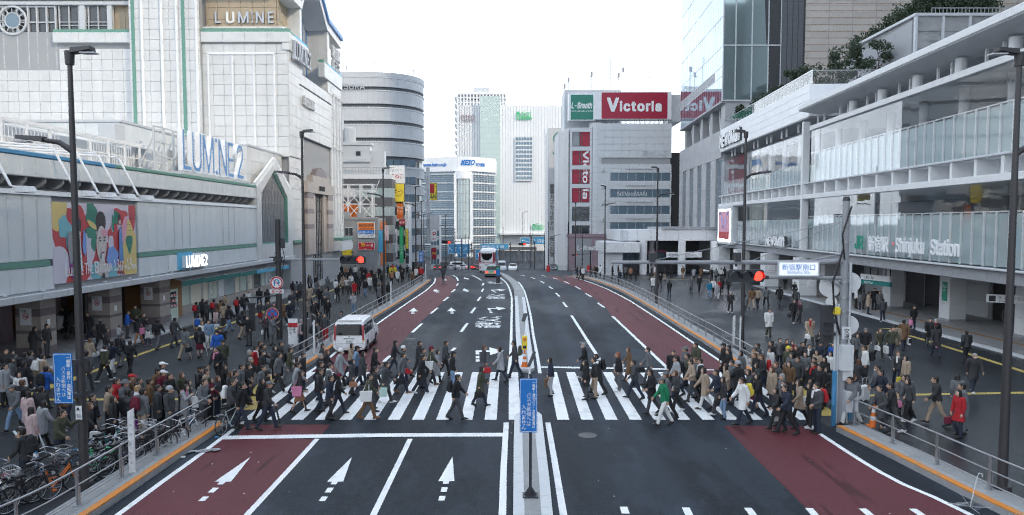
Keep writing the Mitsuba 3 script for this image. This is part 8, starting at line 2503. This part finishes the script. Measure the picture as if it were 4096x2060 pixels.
def add_person(x, y, top, bot, pose, extras, z=None, sc=None):
    far = math.hypot(x, y) > 38
    pk = pose[0]
    ang = float(pose[1:])
    pn = {'w': ('w0', 'w1', 'w2', 'w3')[prng.integers(4)], 's': ('s0', 's1')[prng.integers(2)], 'p': 'p0'}[pk]
    if any(e[0] in 'HPSTU' for e in extras) and pn in ('w3', 's1'):
        pn = 'w1' if pk == 'w' else 's0'
    J = SK[pn]
    fem = 'L' in extras or bot[0] == 's' and len(bot) > 1
    h = (1.60 if fem else 1.715) + prng.normal() * .035
    kid = 'Kp' in extras
    s = sc or (h / 1.70 * (.62 if kid else 1))
    wd = s * (1.03 if fem else 1.12) * (1 + prng.normal() * .04)
    z = zg(y) + (.12 if (x < -23 or x > 28) and y < 104 else .006) if z is None else z
    M = T(place(x, y, z, -ang + prng.normal() * 5, (wd * (1 if prng.random() < .5 or extras else -1), wd, s)).tolist())
    k = key_for('person')
    lod = 'n' if not far else 'f'
    kind, tc = ('j', 'y') if top == 'yy' else (top[0], top[1])
    sk_, bc = len(bot) > 1, bot[-1]

    def part(name, key, build, m_):
        q = key_for(name, k)
        scene[q] = {**shared_ply(key, build, m_), 'to_world': M}

    skin = 'm_skin_pale' if fem else 'm_skin'
    part('body', ('body', pn, lod), lambda: make_body(J, not far), skin)
    tm_ = ('m_puffy_black' if kind == 'd' else ('m_cloth_k', 'm_cloth_soft_black', 'm_cloth_charcoal')[prng.integers(3)]) if tc == 'k' else 'm_cloth_' + tc
    part(GAR[kind].replace(' ', '_'), ('top', pn, kind), lambda: make_top(J, kind), tm_)
    bm = ('m_cloth_k', 'm_cloth_soft_black', 'm_cloth_charcoal', 'm_cloth_n')[prng.integers(4)] if bc == 'k' else 'm_cloth_' + bc
    part('tights' if sk_ else 'trousers', ('bottom', pn, sk_), lambda: make_bottom(J, sk_), 'm_cloth_k' if sk_ else bm)
    if sk_:
        part('skirt', ('skirt', pn), lambda: make_skirt(J), bm)
    sh = 'm_cloth_p' if kid else ('m_shoe_brown' if 'Ob' in extras else 'm_shoe_white' if 'Ow' in extras or prng.random() < .22 else 'm_shoe')
    part('shoes', ('shoes', pn), lambda: make_shoes(J), sh)
    hat = [e for e in extras if e[0] in 'cbh' and len(e) == 2]
    hk = [e for e in extras if e[0] == 'x']
    hm = 'm_hair_' + {'g': 'grey', 'o': 'red', 'y': 'blonde'}[hk[0][1]] if hk else ('m_hair_brown' if prng.random() < (.35 if fem else .08) else 'm_hair')
    part('hair', ('hair', pn, fem), lambda: make_hair(J, 'long' if fem else 'short'), hm)
    if hat:
        part(HATN[hat[0][0]], ('hat', pn, hat[0][0]), lambda: make_hair(J, HATN[hat[0][0]]), 'm_cloth_' + hat[0][1])
    if not far:
        part('eyes', ('eyes', pn), lambda: make_eyes(J), 'm_eye')
        if 'M' not in extras:
            part('mouth', ('mouth', pn), lambda: make_mouth(J), 'm_lip')
    if 'M' in extras:
        part('face_mask', ('mask', pn), lambda: make_mask(J), 'm_mask')
    for e in extras:
        if e[0] == 'F':
            part('scarf', ('scarf', pn), lambda: make_scarf(J), 'm_cloth_' + e[1])
        if e[0] == 'G':
            part('fur_hood', ('hood', pn), lambda: make_hood(J), 'm_cloth_' + e[1])
    # what is worn and carried, in words
    cn = lambda c: COL[c][0]
    words = [cn(tc), GAR[kind]] if top != 'yy' else ['yellow', 'safety', 'jacket']
    look = ' '.join(words)
    if sk_:
        look += f' and {cn(bc)} skirt'
    elif bc != 'k' and kind != 'l':
        look += f' and {cn(bc)} trousers'
    add = []
    if hat:
        add.append(f'{cn(hat[0][1])} {HATN[hat[0][0]]}')
    add += [f'{cn(e[1])} scarf' for e in extras if e[0] == 'F'] + ['white mask' for e in extras if e == 'M'] + [f'{cn(e[1])} fur hood' for e in extras if e[0] == 'G']
    bags = [e for e in extras if e[0] in 'BTHPSUCR' and len(e) == 2]
    act = {'w': 'walking', 's': 'standing', 'p': 'looking at a phone'}[pk]
    tow = 'away' if (ang < 45 or ang > 315) else 'rightwards' if ang < 135 else 'towards the camera' if ang < 225 else 'leftwards'
    if kid:
        look, act = 'cream jacket and pink boots', 'as a small child walking'
    ROWS.append(dict(k=k, x=x, y=y, look=look, add=add, bags=bags, act=act, tow=tow if pk == 'w' else '', long=fem))
    for e in bags:
        bk = key_for({'B': 'backpack', 'T': 'tote_bag', 'H': 'handbag', 'P': 'carrier_bag', 'S': 'suitcase', 'U': 'umbrella', 'C': 'walking_stick', 'R': 'long_case'}[e[0]])
        code = e[0] if e[0] not in 'C' else 'U'
        scene[bk] = {**shared_ply(('bag', pn, code), lambda: make_bag(J, code), 'm_cloth_' + e[1]), 'to_world': M}
        ROWS[-1].setdefault('carried', []).append((bk, e))
    if pk == 'p':
        ph = key_for('phone')
        g = J['grip', 1]
        scene[ph] = {**shared_ply(('phone', pn), lambda: arrays_of(hull(*[S(g + [x_, .03 + y_, .05 + z_], .004) for x_ in (-.035, .035) for y_, z_ in ((0, 0), (.09, .1))], fine=False), .001), 'm_frost_glass'), 'to_world': M}
        ROWS[-1].setdefault('carried', []).append((ph, 'phone'))
    return k


PEOPLE = """
-29.23,45.16,jk,k,w0 -28.16,44.83,cw,k,w0,L,Hk -27.33,44.65,jk,k,w0 -25.03,37.61,ck,k,w20 -24.80,38.35,jk,k,s90 -28.91,48.79,jk,k,w0 -28.91,47.61,jk,k,w0 -25.73,43.90,jk,k,w200 -29.24,47.04,jk,n,w180 -23.34,40.81,ck,k,w10,cg,Uw
-21.87,38.72,jk,k,w60,L -19.81,36.29,dk,g,w30 -18.75,33.00,je,k,w20,Gw -19.11,34.27,jn,w,w20,Bn -20.93,35.58,ct,k,w15,L -18.43,34.65,jk,k,w0,Bk -22.23,42.85,jk,o,w10,L,Tp -21.67,42.82,jw,k,w20,L,Kp -20.51,41.63,jk,g,w10,Bk -24.69,47.33,je,n,s180
-22.92,44.65,ck,k,p90 -23.99,44.90,ju,k,s60 -19.91,42.42,jk,k,w30 -17.50,38.44,jg,t,w10,Hk,Uw -19.10,43.81,jt,b,w0,Bu -16.89,38.86,dk,sv,w10,L,Uw -17.92,41.75,jw,w,w180,L -17.46,41.55,ja,w,w180 -15.17,37.13,du,k,w190,bk -13.75,34.18,je,k,w150,hk,Pw
-15.60,38.55,jk,k,w180,ck -13.26,32.33,jk,k,w200,Fp -19.69,47.84,di,g,w30,L,Hw -22.63,51.66,jk,k,s0,Br -22.62,52.70,jk,k,s10 -22.01,52.02,jk,k,s20,ck -21.78,52.70,jg,k,s0,Br -21.17,52.36,jb,k,w0 -20.47,51.11,ct,k,w10,L -18.97,48.28,dk,a,w40
-17.09,45.55,dk,t,w30 -15.68,42.88,jk,k,p180,M -22.37,56.38,jt,k,w180,M -20.75,54.48,jk,n,w10,Br -21.08,56.78,dk,k,w10,Uw -22.28,60.95,cw,k,w180,L -11.64,31.69,jk,k,w90,xg -22.42,31.82,jk,k,s130 -22.43,32.26,cg,k,s120,L -20.25,28.62,cG,k,s90
-21.24,30.41,cg,k,s60,L -20.95,30.83,dk,k,s10 -21.11,31.44,cg,k,s30 -20.03,30.48,dt,k,w20,Gw,Bw -19.69,28.93,jk,k,s10 -18.82,27.44,jw,k,s170,L -18.00,27.63,ju,k,w10,Bk -17.45,25.51,jk,k,s20 -17.01,26.98,jk,k,s30 -18.37,30.95,jk,k,w0
-13.94,28.52,jk,k,s90,cw -13.73,27.73,jb,k,s90,ck -13.34,27.35,jv,k,s90,cw -12.73,26.62,jk,k,s100 -12.66,27.44,je,k,s100,L -14.12,26.53,jb,k,s90,cr -14.16,25.59,dr,k,s80 -13.64,25.21,jg,k,s90,hg -13.50,25.92,jk,k,s90 -13.33,25.43,jk,k,s90
-12.19,28.02,dk,k,s90,ck -12.31,28.80,jk,k,s90,L -11.67,27.35,jt,k,s90 -11.57,28.80,jk,k,s90,L -11.19,26.54,jv,k,s90,L -11.12,27.02,jk,k,s90,L -10.91,27.72,jk,k,s100,L -10.57,27.35,jk,k,s90 -10.71,28.32,jg,k,s90,Bg -10.60,28.73,jk,k,w90,M,Be
-11.06,30.25,jk,k,w90,xg -11.72,32.73,jr,k,w90,Fw -11.77,26.03,jk,k,s80,L -10.97,25.43,jg,k,s90 -10.17,26.09,jk,k,w90,M -17.44,25.10,jg,a,w190,cg -16.38,24.16,ci,k,w20,L,Ho -16.20,24.55,jk,n,w20 -15.08,22.93,cG,k,w30,L -14.97,22.24,ci,n,s30,L,Uc
-13.48,21.26,je,k,p90 -13.16,19.29,jk,k,p290,Bk -15.68,25.18,jb,k,w20 -13.83,23.47,dk,k,w90 -13.51,22.80,jk,k,w90,L,Hw -13.17,23.60,ck,k,s80,L -13.85,24.55,jt,k,s60 -12.93,24.11,dk,k,s10 -12.43,24.03,jg,t,s20,Bv -12.86,24.55,jw,k,s60,xy
-12.24,24.71,ck,k,s60 -12.22,25.14,lk,k,s60,L -11.79,24.63,jk,g,s90,bG -11.62,25.37,lG,k,p90,L,Fp -11.16,25.80,ck,g,p90,Fw,Tw -10.01,25.50,jk,k,w90,Bw -13.09,25.80,jb,k,s60 -9.53,25.18,jk,k,w90 -11.93,33.98,jk,k,s90,M -11.50,33.13,jk,k,s90
-11.09,31.82,jk,k,s90,M -11.06,33.40,jk,k,s90,L -10.90,33.83,ck,k,s90 -10.03,30.72,jg,k,w90,Bk -10.04,32.33,je,g,w90,Bk -9.22,30.64,jb,k,w90,L -9.13,31.25,ck,k,w90 -8.25,30.72,jk,k,w90,xg -8.91,33.55,jk,k,w90 -8.36,32.22,jk,k,w90,L
-7.83,29.15,jk,k,w90 -7.31,28.52,jg,k,w90,Fw -8.68,28.83,jG,n,w90 -8.18,27.53,jk,so,w90,L,Tp -9.41,27.44,jk,k,w90,M,bk -9.85,28.22,jg,k,w90 -9.21,26.20,jk,k,w90,L -8.64,25.26,jk,k,w90,cg,Ck -7.45,27.63,dk,n,w90 -6.74,26.44,jn,k,w90
-6.61,27.16,jk,n,w90,L,bv -7.63,31.69,cG,k,w90,M,bw,Hk -7.63,33.96,jt,k,w90,L,Hg -7.02,32.20,ja,k,w90,ck -6.65,31.84,ck,k,w90,L -6.80,30.41,ck,k,w90,L,Ho -6.22,32.33,jk,k,w90,M,Hg -5.37,26.62,je,b,w90,Tw,Ob -5.34,27.73,jk,k,w90 -5.15,29.04,ck,k,w90,Pm
-5.73,34.83,jk,k,w90,ck,L -5.02,32.86,jk,k,w90,bw,Rr -4.72,30.72,jg,n,w90,Hk,Ob -4.44,34.12,jk,k,w90 -4.02,31.94,jk,k,w90 -3.88,30.60,ck,k,w90,Ow -3.70,32.24,je,k,w90,bv,Tw,Ob -3.44,32.73,lG,k,w90,L -3.19,34.12,jk,k,w90 -2.64,31.56,jk,a,w90,hk
-2.08,26.53,jk,k,w100,Bk -1.34,33.27,jk,g,w90,Hr -0.51,33.00,cG,k,w270,L,Hk -1.27,28.50,ce,n,w90,L,Hk -18.42,52.75,jk,sr,s180,L -17.58,52.08,jk,k,s180,L -16.94,51.43,jk,k,s180,L,Fv -15.26,44.71,jk,k,w180,L,Fv,Hw -14.39,43.11,cg,g,p90 -16.31,51.36,cb,k,w200
-16.02,52.02,cn,k,w180,bw -13.06,42.85,jw,k,s180,L -12.19,41.76,ji,k,w300,Bn,xg -11.12,40.70,jk,g,s90,Bk,Uc -12.10,45.81,jk,k,p270 -11.55,44.54,jk,r,s200 -11.06,46.75,jg,g,s180,bk,L -17.78,58.43,ck,k,s180 -18.17,60.95,jk,g,w180,L -14.35,52.08,jk,k,s150,L
-14.33,52.66,jk,k,s170 -13.71,53.79,jk,k,s170,L -14.46,55.99,jk,k,s200,Bk -16.99,63.98,ck,k,p180 -17.92,63.98,ct,k,w0 -19.39,76.01,cg,k,w10 -21.25,70.08,jk,g,w0,Bk -20.52,68.89,jg,g,w0,Hw -20.01,68.31,jk,k,w10 -22.04,78.21,jk,k,s90
-21.33,76.73,jg,k,s270 -20.98,77.46,ck,k,w200 -19.27,71.32,cg,k,w0 -15.92,62.02,jg,k,s200 -16.15,66.89,jk,k,w180,L,Pw -15.33,67.73,jk,g,w180 -15.46,70.91,cr,k,w180,L -12.74,58.01,jG,a,p200,Bk -14.60,71.95,dk,a,w180,cr -15.40,78.31,cw,k,w180,L
-14.70,77.46,ck,k,w0 -12.63,67.73,jk,k,s90 -12.31,68.31,jk,k,s270 -11.60,67.73,jk,g,s300 -12.04,65.54,cg,n,s60 -18.52,87.51,cg,k,w0 -16.61,83.88,jr,k,w180 -15.81,83.03,jk,k,w180 -19.54,83.88,jk,k,w0 -19.77,87.43,jk,k,w180,L
-18.72,85.66,jn,k,w180 -18.62,89.44,ck,k,w0 -14.25,85.66,jo,k,w0 -13.97,88.36,cw,k,w180,L -13.42,88.36,jk,k,w180,L -11.53,83.88,jb,k,w180 -12.38,93.35,cw,k,w180,L -15.60,54.86,ct,k,s90,L -17.53,74.77,jt,k,w180,L -17.28,75.45,jw,k,w180,L
-16.28,72.60,jg,k,w180 -15.57,73.26,jk,k,w0 -16.97,92.51,jk,k,w180 -14.60,81.36,jk,k,w0 -17.57,71.95,jw,g,w0 -21.72,62.02,jk,k,w0 -20.72,61.08,ck,k,w0 -18.54,91.46,jk,k,w0 -15.64,98.10,ju,k,w0 -22.66,96.17,jk,k,w0
-21.72,94.67,jo,k,w180 -20.66,92.51,jk,k,w0 -20.73,95.78,jw,k,w0 -19.87,95.78,jk,k,w180 -17.39,89.44,jk,k,w180 -16.58,96.93,jk,k,w0 -16.58,100.54,jr,k,w0 -15.17,98.10,jk,k,w0 -14.08,93.57,jk,k,w180 -14.05,96.93,jk,k,w0
-13.03,92.51,jg,k,w180 -12.82,94.67,jk,k,w0 -12.44,95.78,jk,k,w180 -11.63,91.46,jg,k,w0 -15.87,94.67,yy,k,w0 -15.47,95.78,yy,k,s180 -19.60,82.18,jk,k,w0 -18.43,79.06,jt,k,w180,L -17.33,80.55,jk,k,w0 -17.95,80.60,jw,k,w180,L
-16.83,82.18,jk,k,w180 0.16,33.69,jk,n,w270,Be 1.66,30.30,jn,G,w270,L,Pb 3.41,33.55,lk,g,w270,M,xg 3.08,29.64,ck,k,w270,L 3.48,29.91,jk,t,w270,Gw 3.66,30.55,ck,k,w270,Gw,Bk 4.64,31.07,jk,g,w270,Tw,xo 5.41,33.00,lb,k,w270,L 5.09,29.69,jk,n,w270,Hg
6.17,32.20,jg,k,w270,M,Hk 5.34,27.35,ck,k,w270 5.48,25.75,jE,w,w270,cg 5.81,26.71,jg,k,w270,cg 6.35,27.63,jk,k,w270,L 7.12,31.69,lk,k,s200 6.94,30.14,jG,k,w270,Bk 7.82,32.33,jg,k,s250,hg 8.53,33.27,de,k,s250 7.58,30.72,je,k,w270
7.35,29.25,jt,k,w270 7.69,29.80,jg,k,w270 7.76,29.36,jk,k,w270,Fw 7.56,28.01,ct,w,w270,L 7.83,27.25,jn,k,w270 7.91,26.68,jk,a,w270,L,Hk 9.86,33.27,jk,k,w270,ck 9.92,32.70,jk,k,w270 9.69,31.94,jk,k,w270,Ck 8.69,29.01,ct,k,w270,L
9.07,29.34,cg,k,w270,M 9.12,28.74,ck,k,w270,bG 10.21,31.84,jg,k,w270,L 11.42,33.33,jk,k,s270 10.99,32.46,jt,k,s270,cg 10.53,30.95,jk,k,w270 10.61,30.30,jk,k,w270,Br 10.06,29.32,jk,k,w270,L 8.36,25.84,cw,n,w270,M,By 9.37,27.16,jk,n,w270,L
9.28,27.91,ck,sv,w270 15.28,78.31,cw,k,w180,L 16.49,80.55,jk,k,w180 15.40,70.70,jk,n,w0 19.03,76.73,cg,k,w180 19.88,76.73,jk,n,w180 19.17,70.08,jq,a,w190,Pw 19.63,69.13,cG,w,w180,L 20.86,72.79,jr,k,w180,L 20.21,72.60,jw,k,w180
17.69,58.43,jk,k,w185,xg 18.07,55.99,jg,g,w0 20.45,61.54,jb,t,w0 21.11,62.02,jt,k,w0 22.18,62.98,jg,k,w0 13.03,87.43,cn,n,w180,L,Hw 13.28,95.78,jk,k,s90 14.24,96.93,jk,k,s270 14.88,94.67,jg,k,w0,Bg 15.18,92.51,jo,k,w0,Pw
15.88,92.51,jk,k,w0,Pw 17.85,92.51,jk,k,s90 18.94,95.78,jw,t,s270 19.52,92.31,jk,t,w0,L 21.36,96.93,jk,k,w0,Bk 22.36,94.67,jb,t,w0 23.20,92.31,cG,k,w0,L 24.20,92.51,cb,k,w0 24.97,90.44,jk,k,w180,Ho 25.24,89.44,jg,k,w0
26.68,92.31,jw,k,w180,L 27.18,92.51,jk,k,w0 8.61,95.78,jk,k,s90 8.87,93.57,jk,k,s90 9.08,92.51,jw,k,s180 10.64,98.10,jk,k,s90,Hw 11.14,97.76,jb,k,s270,L 11.18,95.78,jk,k,s180 12.23,100.13,cw,k,w0,L 21.69,74.61,jk,k,w0
22.15,73.93,jk,k,w0 16.61,46.60,cw,e,w180 20.45,52.36,jk,k,w180,Hk 21.02,52.75,ck,k,w180,L,Fv 23.72,63.98,ck,k,w0 29.55,78.18,jk,k,w180 26.91,68.89,jk,k,w180,Fw 24.04,61.08,jk,k,w0,Pp 17.53,42.42,ct,k,w180,Fr,Hw 16.22,38.07,jk,k,p180,L,M
28.99,60.79,jw,k,s90 28.42,58.90,jg,n,s90,L 29.34,60.22,jk,k,s90,L 28.10,56.86,ct,k,s100 30.07,59.87,ck,k,s200 30.00,58.90,cg,k,s200,L 27.47,53.41,jk,n,w10 27.60,49.57,jk,n,w180,L,Pp 24.63,42.42,ck,g,w200,Uk 24.70,41.98,ck,k,w200,bG,Fv
23.08,39.12,ck,n,w10,Pp 22.50,41.33,cb,k,w10,Hk,Pw 21.07,39.50,ct,g,w10,Gt 20.26,38.37,je,n,w180,Gt,Pw 19.79,38.79,je,k,w180,L,Gt,Hw 18.77,38.19,jk,t,s200,cg 18.39,38.55,jk,k,s200 17.70,37.03,jg,k,s150,L 16.00,32.46,jw,k,w280,Bk 23.70,37.47,dk,k,w0,Uk
19.76,30.72,ck,k,w190,M,xg 32.13,46.77,jk,k,s30 17.09,31.84,jk,n,w200,L,Fw 16.90,30.76,dt,n,s270,L,Hy 14.24,27.82,jg,k,w270,M 14.10,27.24,jn,k,w270 14.95,27.07,jg,k,w250,L 15.35,25.84,jk,t,w290 16.68,26.81,cg,k,w0,L 12.51,26.44,jn,k,w80
14.38,29.86,jk,k,w60,L,Sw 12.28,33.98,jk,k,s260 13.15,35.33,jg,k,s180,M 13.13,34.42,jk,k,s180 13.61,34.98,jr,k,s180,L,M 12.40,32.20,je,k,s250,by 13.66,33.83,dk,a,s180 13.75,33.25,jk,k,s200,Fw,Pw 12.82,33.00,jk,k,s200,L 13.20,33.38,jk,k,s230,L
11.98,33.27,cw,k,s250,L 13.65,32.09,ct,k,s240,L 14.69,34.12,jn,k,s240,cn 15.49,35.43,jk,k,s250,L 15.44,34.53,ju,k,s220,L 14.14,31.84,jw,k,s230,L 13.36,30.64,jk,k,s240,L 12.11,28.73,jk,k,s250,Fr 12.26,31.47,jg,k,s240,L 12.47,29.58,jk,k,s250
11.29,29.21,jb,k,s240,L 12.57,28.50,ck,k,w270,L 10.24,28.20,ct,k,s260,L 10.09,26.62,jg,k,w270,xg 9.75,25.43,jk,k,w270,M 9.31,25.08,ck,k,w270,L,Pw 9.51,24.71,jn,k,w270 10.45,25.95,ct,k,w270,L 10.68,28.93,jk,k,s250 11.88,29.80,jk,k,s240
12.91,31.59,jg,k,s220,L 12.09,28.12,jk,k,s250 10.58,25.39,jk,k,s270,L,Tw 10.61,24.88,jk,k,s260,M,Fw,Br 12.80,24.78,ck,k,w270 13.36,25.10,jk,k,w290,Hk 14.54,26.19,jk,k,w270,L,Hp 15.21,24.31,cr,k,w270,L,Hv 15.69,24.85,cg,g,w280 12.21,25.75,jg,w,w250,Bg
14.55,26.53,cg,k,w250,L,Hy
"""
ALL = sorted([it.split(',') for it in PEOPLE.split()], key=lambda q: math.hypot(float(q[0]), float(q[1])))
for q in ALL[:312]:
    add_person(float(q[0]), float(q[1]), q[2], q[3], q[4], q[5:])
tag('crowd', 'far-off crowd of small walkers and waiting people beyond the railings and by the sports store', 'crowd', None, 'stuff')
MASS = {}
for q in ALL[312:]:                                                  # past the nearest 312: one mass
    pn = ('w0', 'w1', 'w2', 's0')[prng.integers(4)]
    J, fem, x, y = SK[pn], 'L' in q, float(q[0]), float(q[1])
    M = place(x, y, zg(y), -float(q[4][1:]) + prng.normal() * 8, (.97, .97, (1.6 if fem else 1.71) / 1.7))
    kd = q[2][0] if q[2] != 'yy' else 'j'
    for ky, bf, m_ in ((('body', pn, 'f'), lambda: make_body(J, False), 'skin'), (('top', pn, kd), lambda: make_top(J, kd), 'cloth_' + q[2][1]), (('bottom', pn, False), lambda: make_bottom(J), 'cloth_' + q[3][-1]), (('hair', pn, fem), lambda: make_hair(J, 'long' if fem else 'short'), 'hair'), (('shoes', pn), lambda: make_shoes(J), 'shoe')):
        if ky not in CACHE:
            CACHE[ky] = bf()
        MASS.setdefault(m_, MB()).add(*CACHE[ky], M)
for m_, mb in MASS.items():
    put({'skin': 'bodies', 'hair': 'hair', 'shoe': 'footwear'}.get(m_) or COL[m_[-1]][0].replace(' ', '_') + '_clothes', mb, 'm_' + m_, 'crowd', smooth=50, kind='stuff')
kid_row = min((r for r in ROWS if r['look'] == 'black padded jacket and grey trousers'), key=lambda r: abs(r['x'] + 17.5) + abs(r['y'] - 39))
kx, ky = kid_row['x'], kid_row['y']
add_person(kx, ky - .02, 'jG', 'g', 's30', [], z=1.22, sc=.55)
ROWS[-1].update(look='light grey jacket', act='as a child riding on a man\'s shoulders', add=[])


def zone(x, y):
    if y > 95:
        return 'in the far crowd beyond the railing' if x < 0 else 'far off by the sports store'
    if -10.6 < x < 11.4 and 25.5 < y < 41:
        return 'on the left half of the crossing' if x < -1 else 'on the island part of the crossing' if x < 2 else 'on the right half of the crossing'
    if x < 0:
        if y < 36 and x > -18:
            return 'in the crowd behind the bicycles' if y < 27 else 'in the crowd waiting at the left end of the crossing'
        if x < -22.5:
            return 'under the canopy'
        if y < 48:
            return 'on the left pavement near the signal pole' if x > -18 else 'on the left pavement before the columns'
        return 'on the left pavement near the awnings' if y < 70 else 'on the far left pavement'
    if x > 26:
        return 'along the station pillars'
    if y < 34:
        return 'on the near right forecourt' if x > 13.2 else 'in the crowd at the right end of the crossing'
    if y < 46:
        return 'in the right crowd behind the utility pole' if x < 18 else 'on the right forecourt near the yellow line'
    return 'on the wet right plaza' if y < 74 else 'at the far edge of the right plaza'


def clip(t, n=16):
    return ' '.join(t.split()[:n])


for r in ROWS:
    r['zone'] = zone(r['x'], r['y'])
    b = [f"{COL[e[1]][0]} {BAGN[e[0]]}" for e in r['bags']]
    r['detail'] = (r['add'] + b)[:2]
LADDER = [lambda r: f"person in {r['look']} {r['zone']}", lambda r: f"person in {r['look']}" + (f" with {r['detail'][0]}" if r['detail'] else '') + f" {r['zone']}",
          lambda r: f"person in {r['look']}" + (' with ' + ' and '.join(r['detail']) if r['detail'] else '') + f" {r['act']} {r['tow']} {r['zone']}".replace('  ', ' ')]
ORD = ['', 'second', 'third', 'fourth', 'fifth', 'sixth', 'seventh', 'eighth', 'ninth', 'tenth', 'eleventh', 'twelfth', 'thirteenth', 'fourteenth', 'fifteenth', 'sixteenth', 'seventeenth', 'eighteenth', 'nineteenth', 'twentieth']
todo = list(ROWS)
SHORT = {'in the crowd waiting at the left end of the crossing': 'in the left waiting crowd', 'in the right crowd behind the utility pole': 'behind the utility pole', 'in the crowd at the right end of the crossing': 'at the right crossing end',
         'on the left pavement near the signal pole': 'near the left signal pole', 'on the left pavement near the awnings': 'near the awnings', 'on the left pavement before the columns': 'before the columns', 'in the far crowd beyond the railing': 'in the far left crowd',
         'on the left half of the crossing': 'on the left crossing half', 'on the right half of the crossing': 'on the right crossing half', 'in the crowd behind the bicycles': 'behind the bicycles', 'at the far edge of the right plaza': 'at the plaza far edge'}
done = {}
for step in range(3):
    seen = {}
    for r in todo:
        seen.setdefault(LADDER[step](r), []).append(r)
    nxt = []
    for t, rs in seen.items():
        if len(rs) == 1 and len(t.split()) <= 16 and t not in done:
            done[t] = rs[0]
            rs[0]['label'] = t
        else:
            nxt += rs
    todo = nxt
groups = {}
for r in todo:
    groups.setdefault(LADDER[1](r) if len(LADDER[1](r).split()) <= 11 else LADDER[0](r), []).append(r)
for t, rs in groups.items():
    rs.sort(key=lambda r: r['x'] / r['y'])
    for i, r in enumerate(rs):
        t2 = t.replace(r['zone'], SHORT.get(r['zone'], r['zone']))
        o = (ORD[i] + ' ' if i else '') + 'from the left' if i else 'leftmost'
        lab = f"{o.split()[0]} {t2}" if not i else f"{t2}, {ORD[i] if i < 20 else 'twenty-first or later'} such from the left"
        r['label'] = clip(lab)
for r in ROWS:
    tag(r['k'], r['label'], 'person', 'people ' + r['zone'])
    for bk, e in r.get('carried', []):
        nm = 'phone' if e == 'phone' else f"{COL[e[1]][0]} {BAGN[e[0]]}"
        lb = r['label'].replace('person in ', '').replace(r['zone'], SHORT.get(r['zone'], r['zone']))
        for cut in (' walking away', ' walking rightwards', ' walking leftwards', ' towards the camera', ' such from the left', ' standing', ' with ' + nm):
            lb = lb.replace(cut, '') if len(lb.split()) + len(nm.split()) > 14 else lb
        tag(bk, clip(f"{nm} of {lb}"), 'phone' if e == 'phone' else BAGN[e[0]])
# luggage standing among the crowd
for lab, x, y, m_ in [('purple hard suitcase standing behind the bicycles', -12.85, 24.2, 'm_purple'), ('navy suitcase with a white bag on top behind the bicycles', -11.95, 25.2, 'm_cloth_n')]:
    k = thing('suitcase', lab, 'suitcase')
    put('shell', MB().box(x - .2, x + .2, y - .12, y + .12, .07, .66), m_, k)
    put('handle', MB().box(x - .1, x - .085, y - .01, y + .01, .66, 1.0).box(x + .085, x + .1, y - .01, y + .01, .66, 1.0).box(x - .1, x + .1, y - .012, y + .012, 1.0, 1.03), 'm_metal', k)
    put('wheels', MB().box(x - .18, x - .12, y - .1, y + .1, 0, .07).box(x + .12, x + .18, y - .1, y + .1, 0, .07), 'm_rubber', k, kind='stuff')
# two cyclists
for lab, x, y, m_, ang in [('red', -10.9, 87.0, 'r', 180), ('black', -8.4, 88.5, 'k', 0)]:
    bicycle(x, y, -ang + 90, f'bicycle ridden by the cyclist in {lab} along the left railing', 'm_charcoal', False, True, 0)
    k = add_person(x, y - .15, 'j' + m_, 'k', f'w{ang}', [], z=.36)
    labels.pop(k, None); tag(k, f'cyclist in a {lab} jacket riding along the far left railing', 'person', 'cyclists')
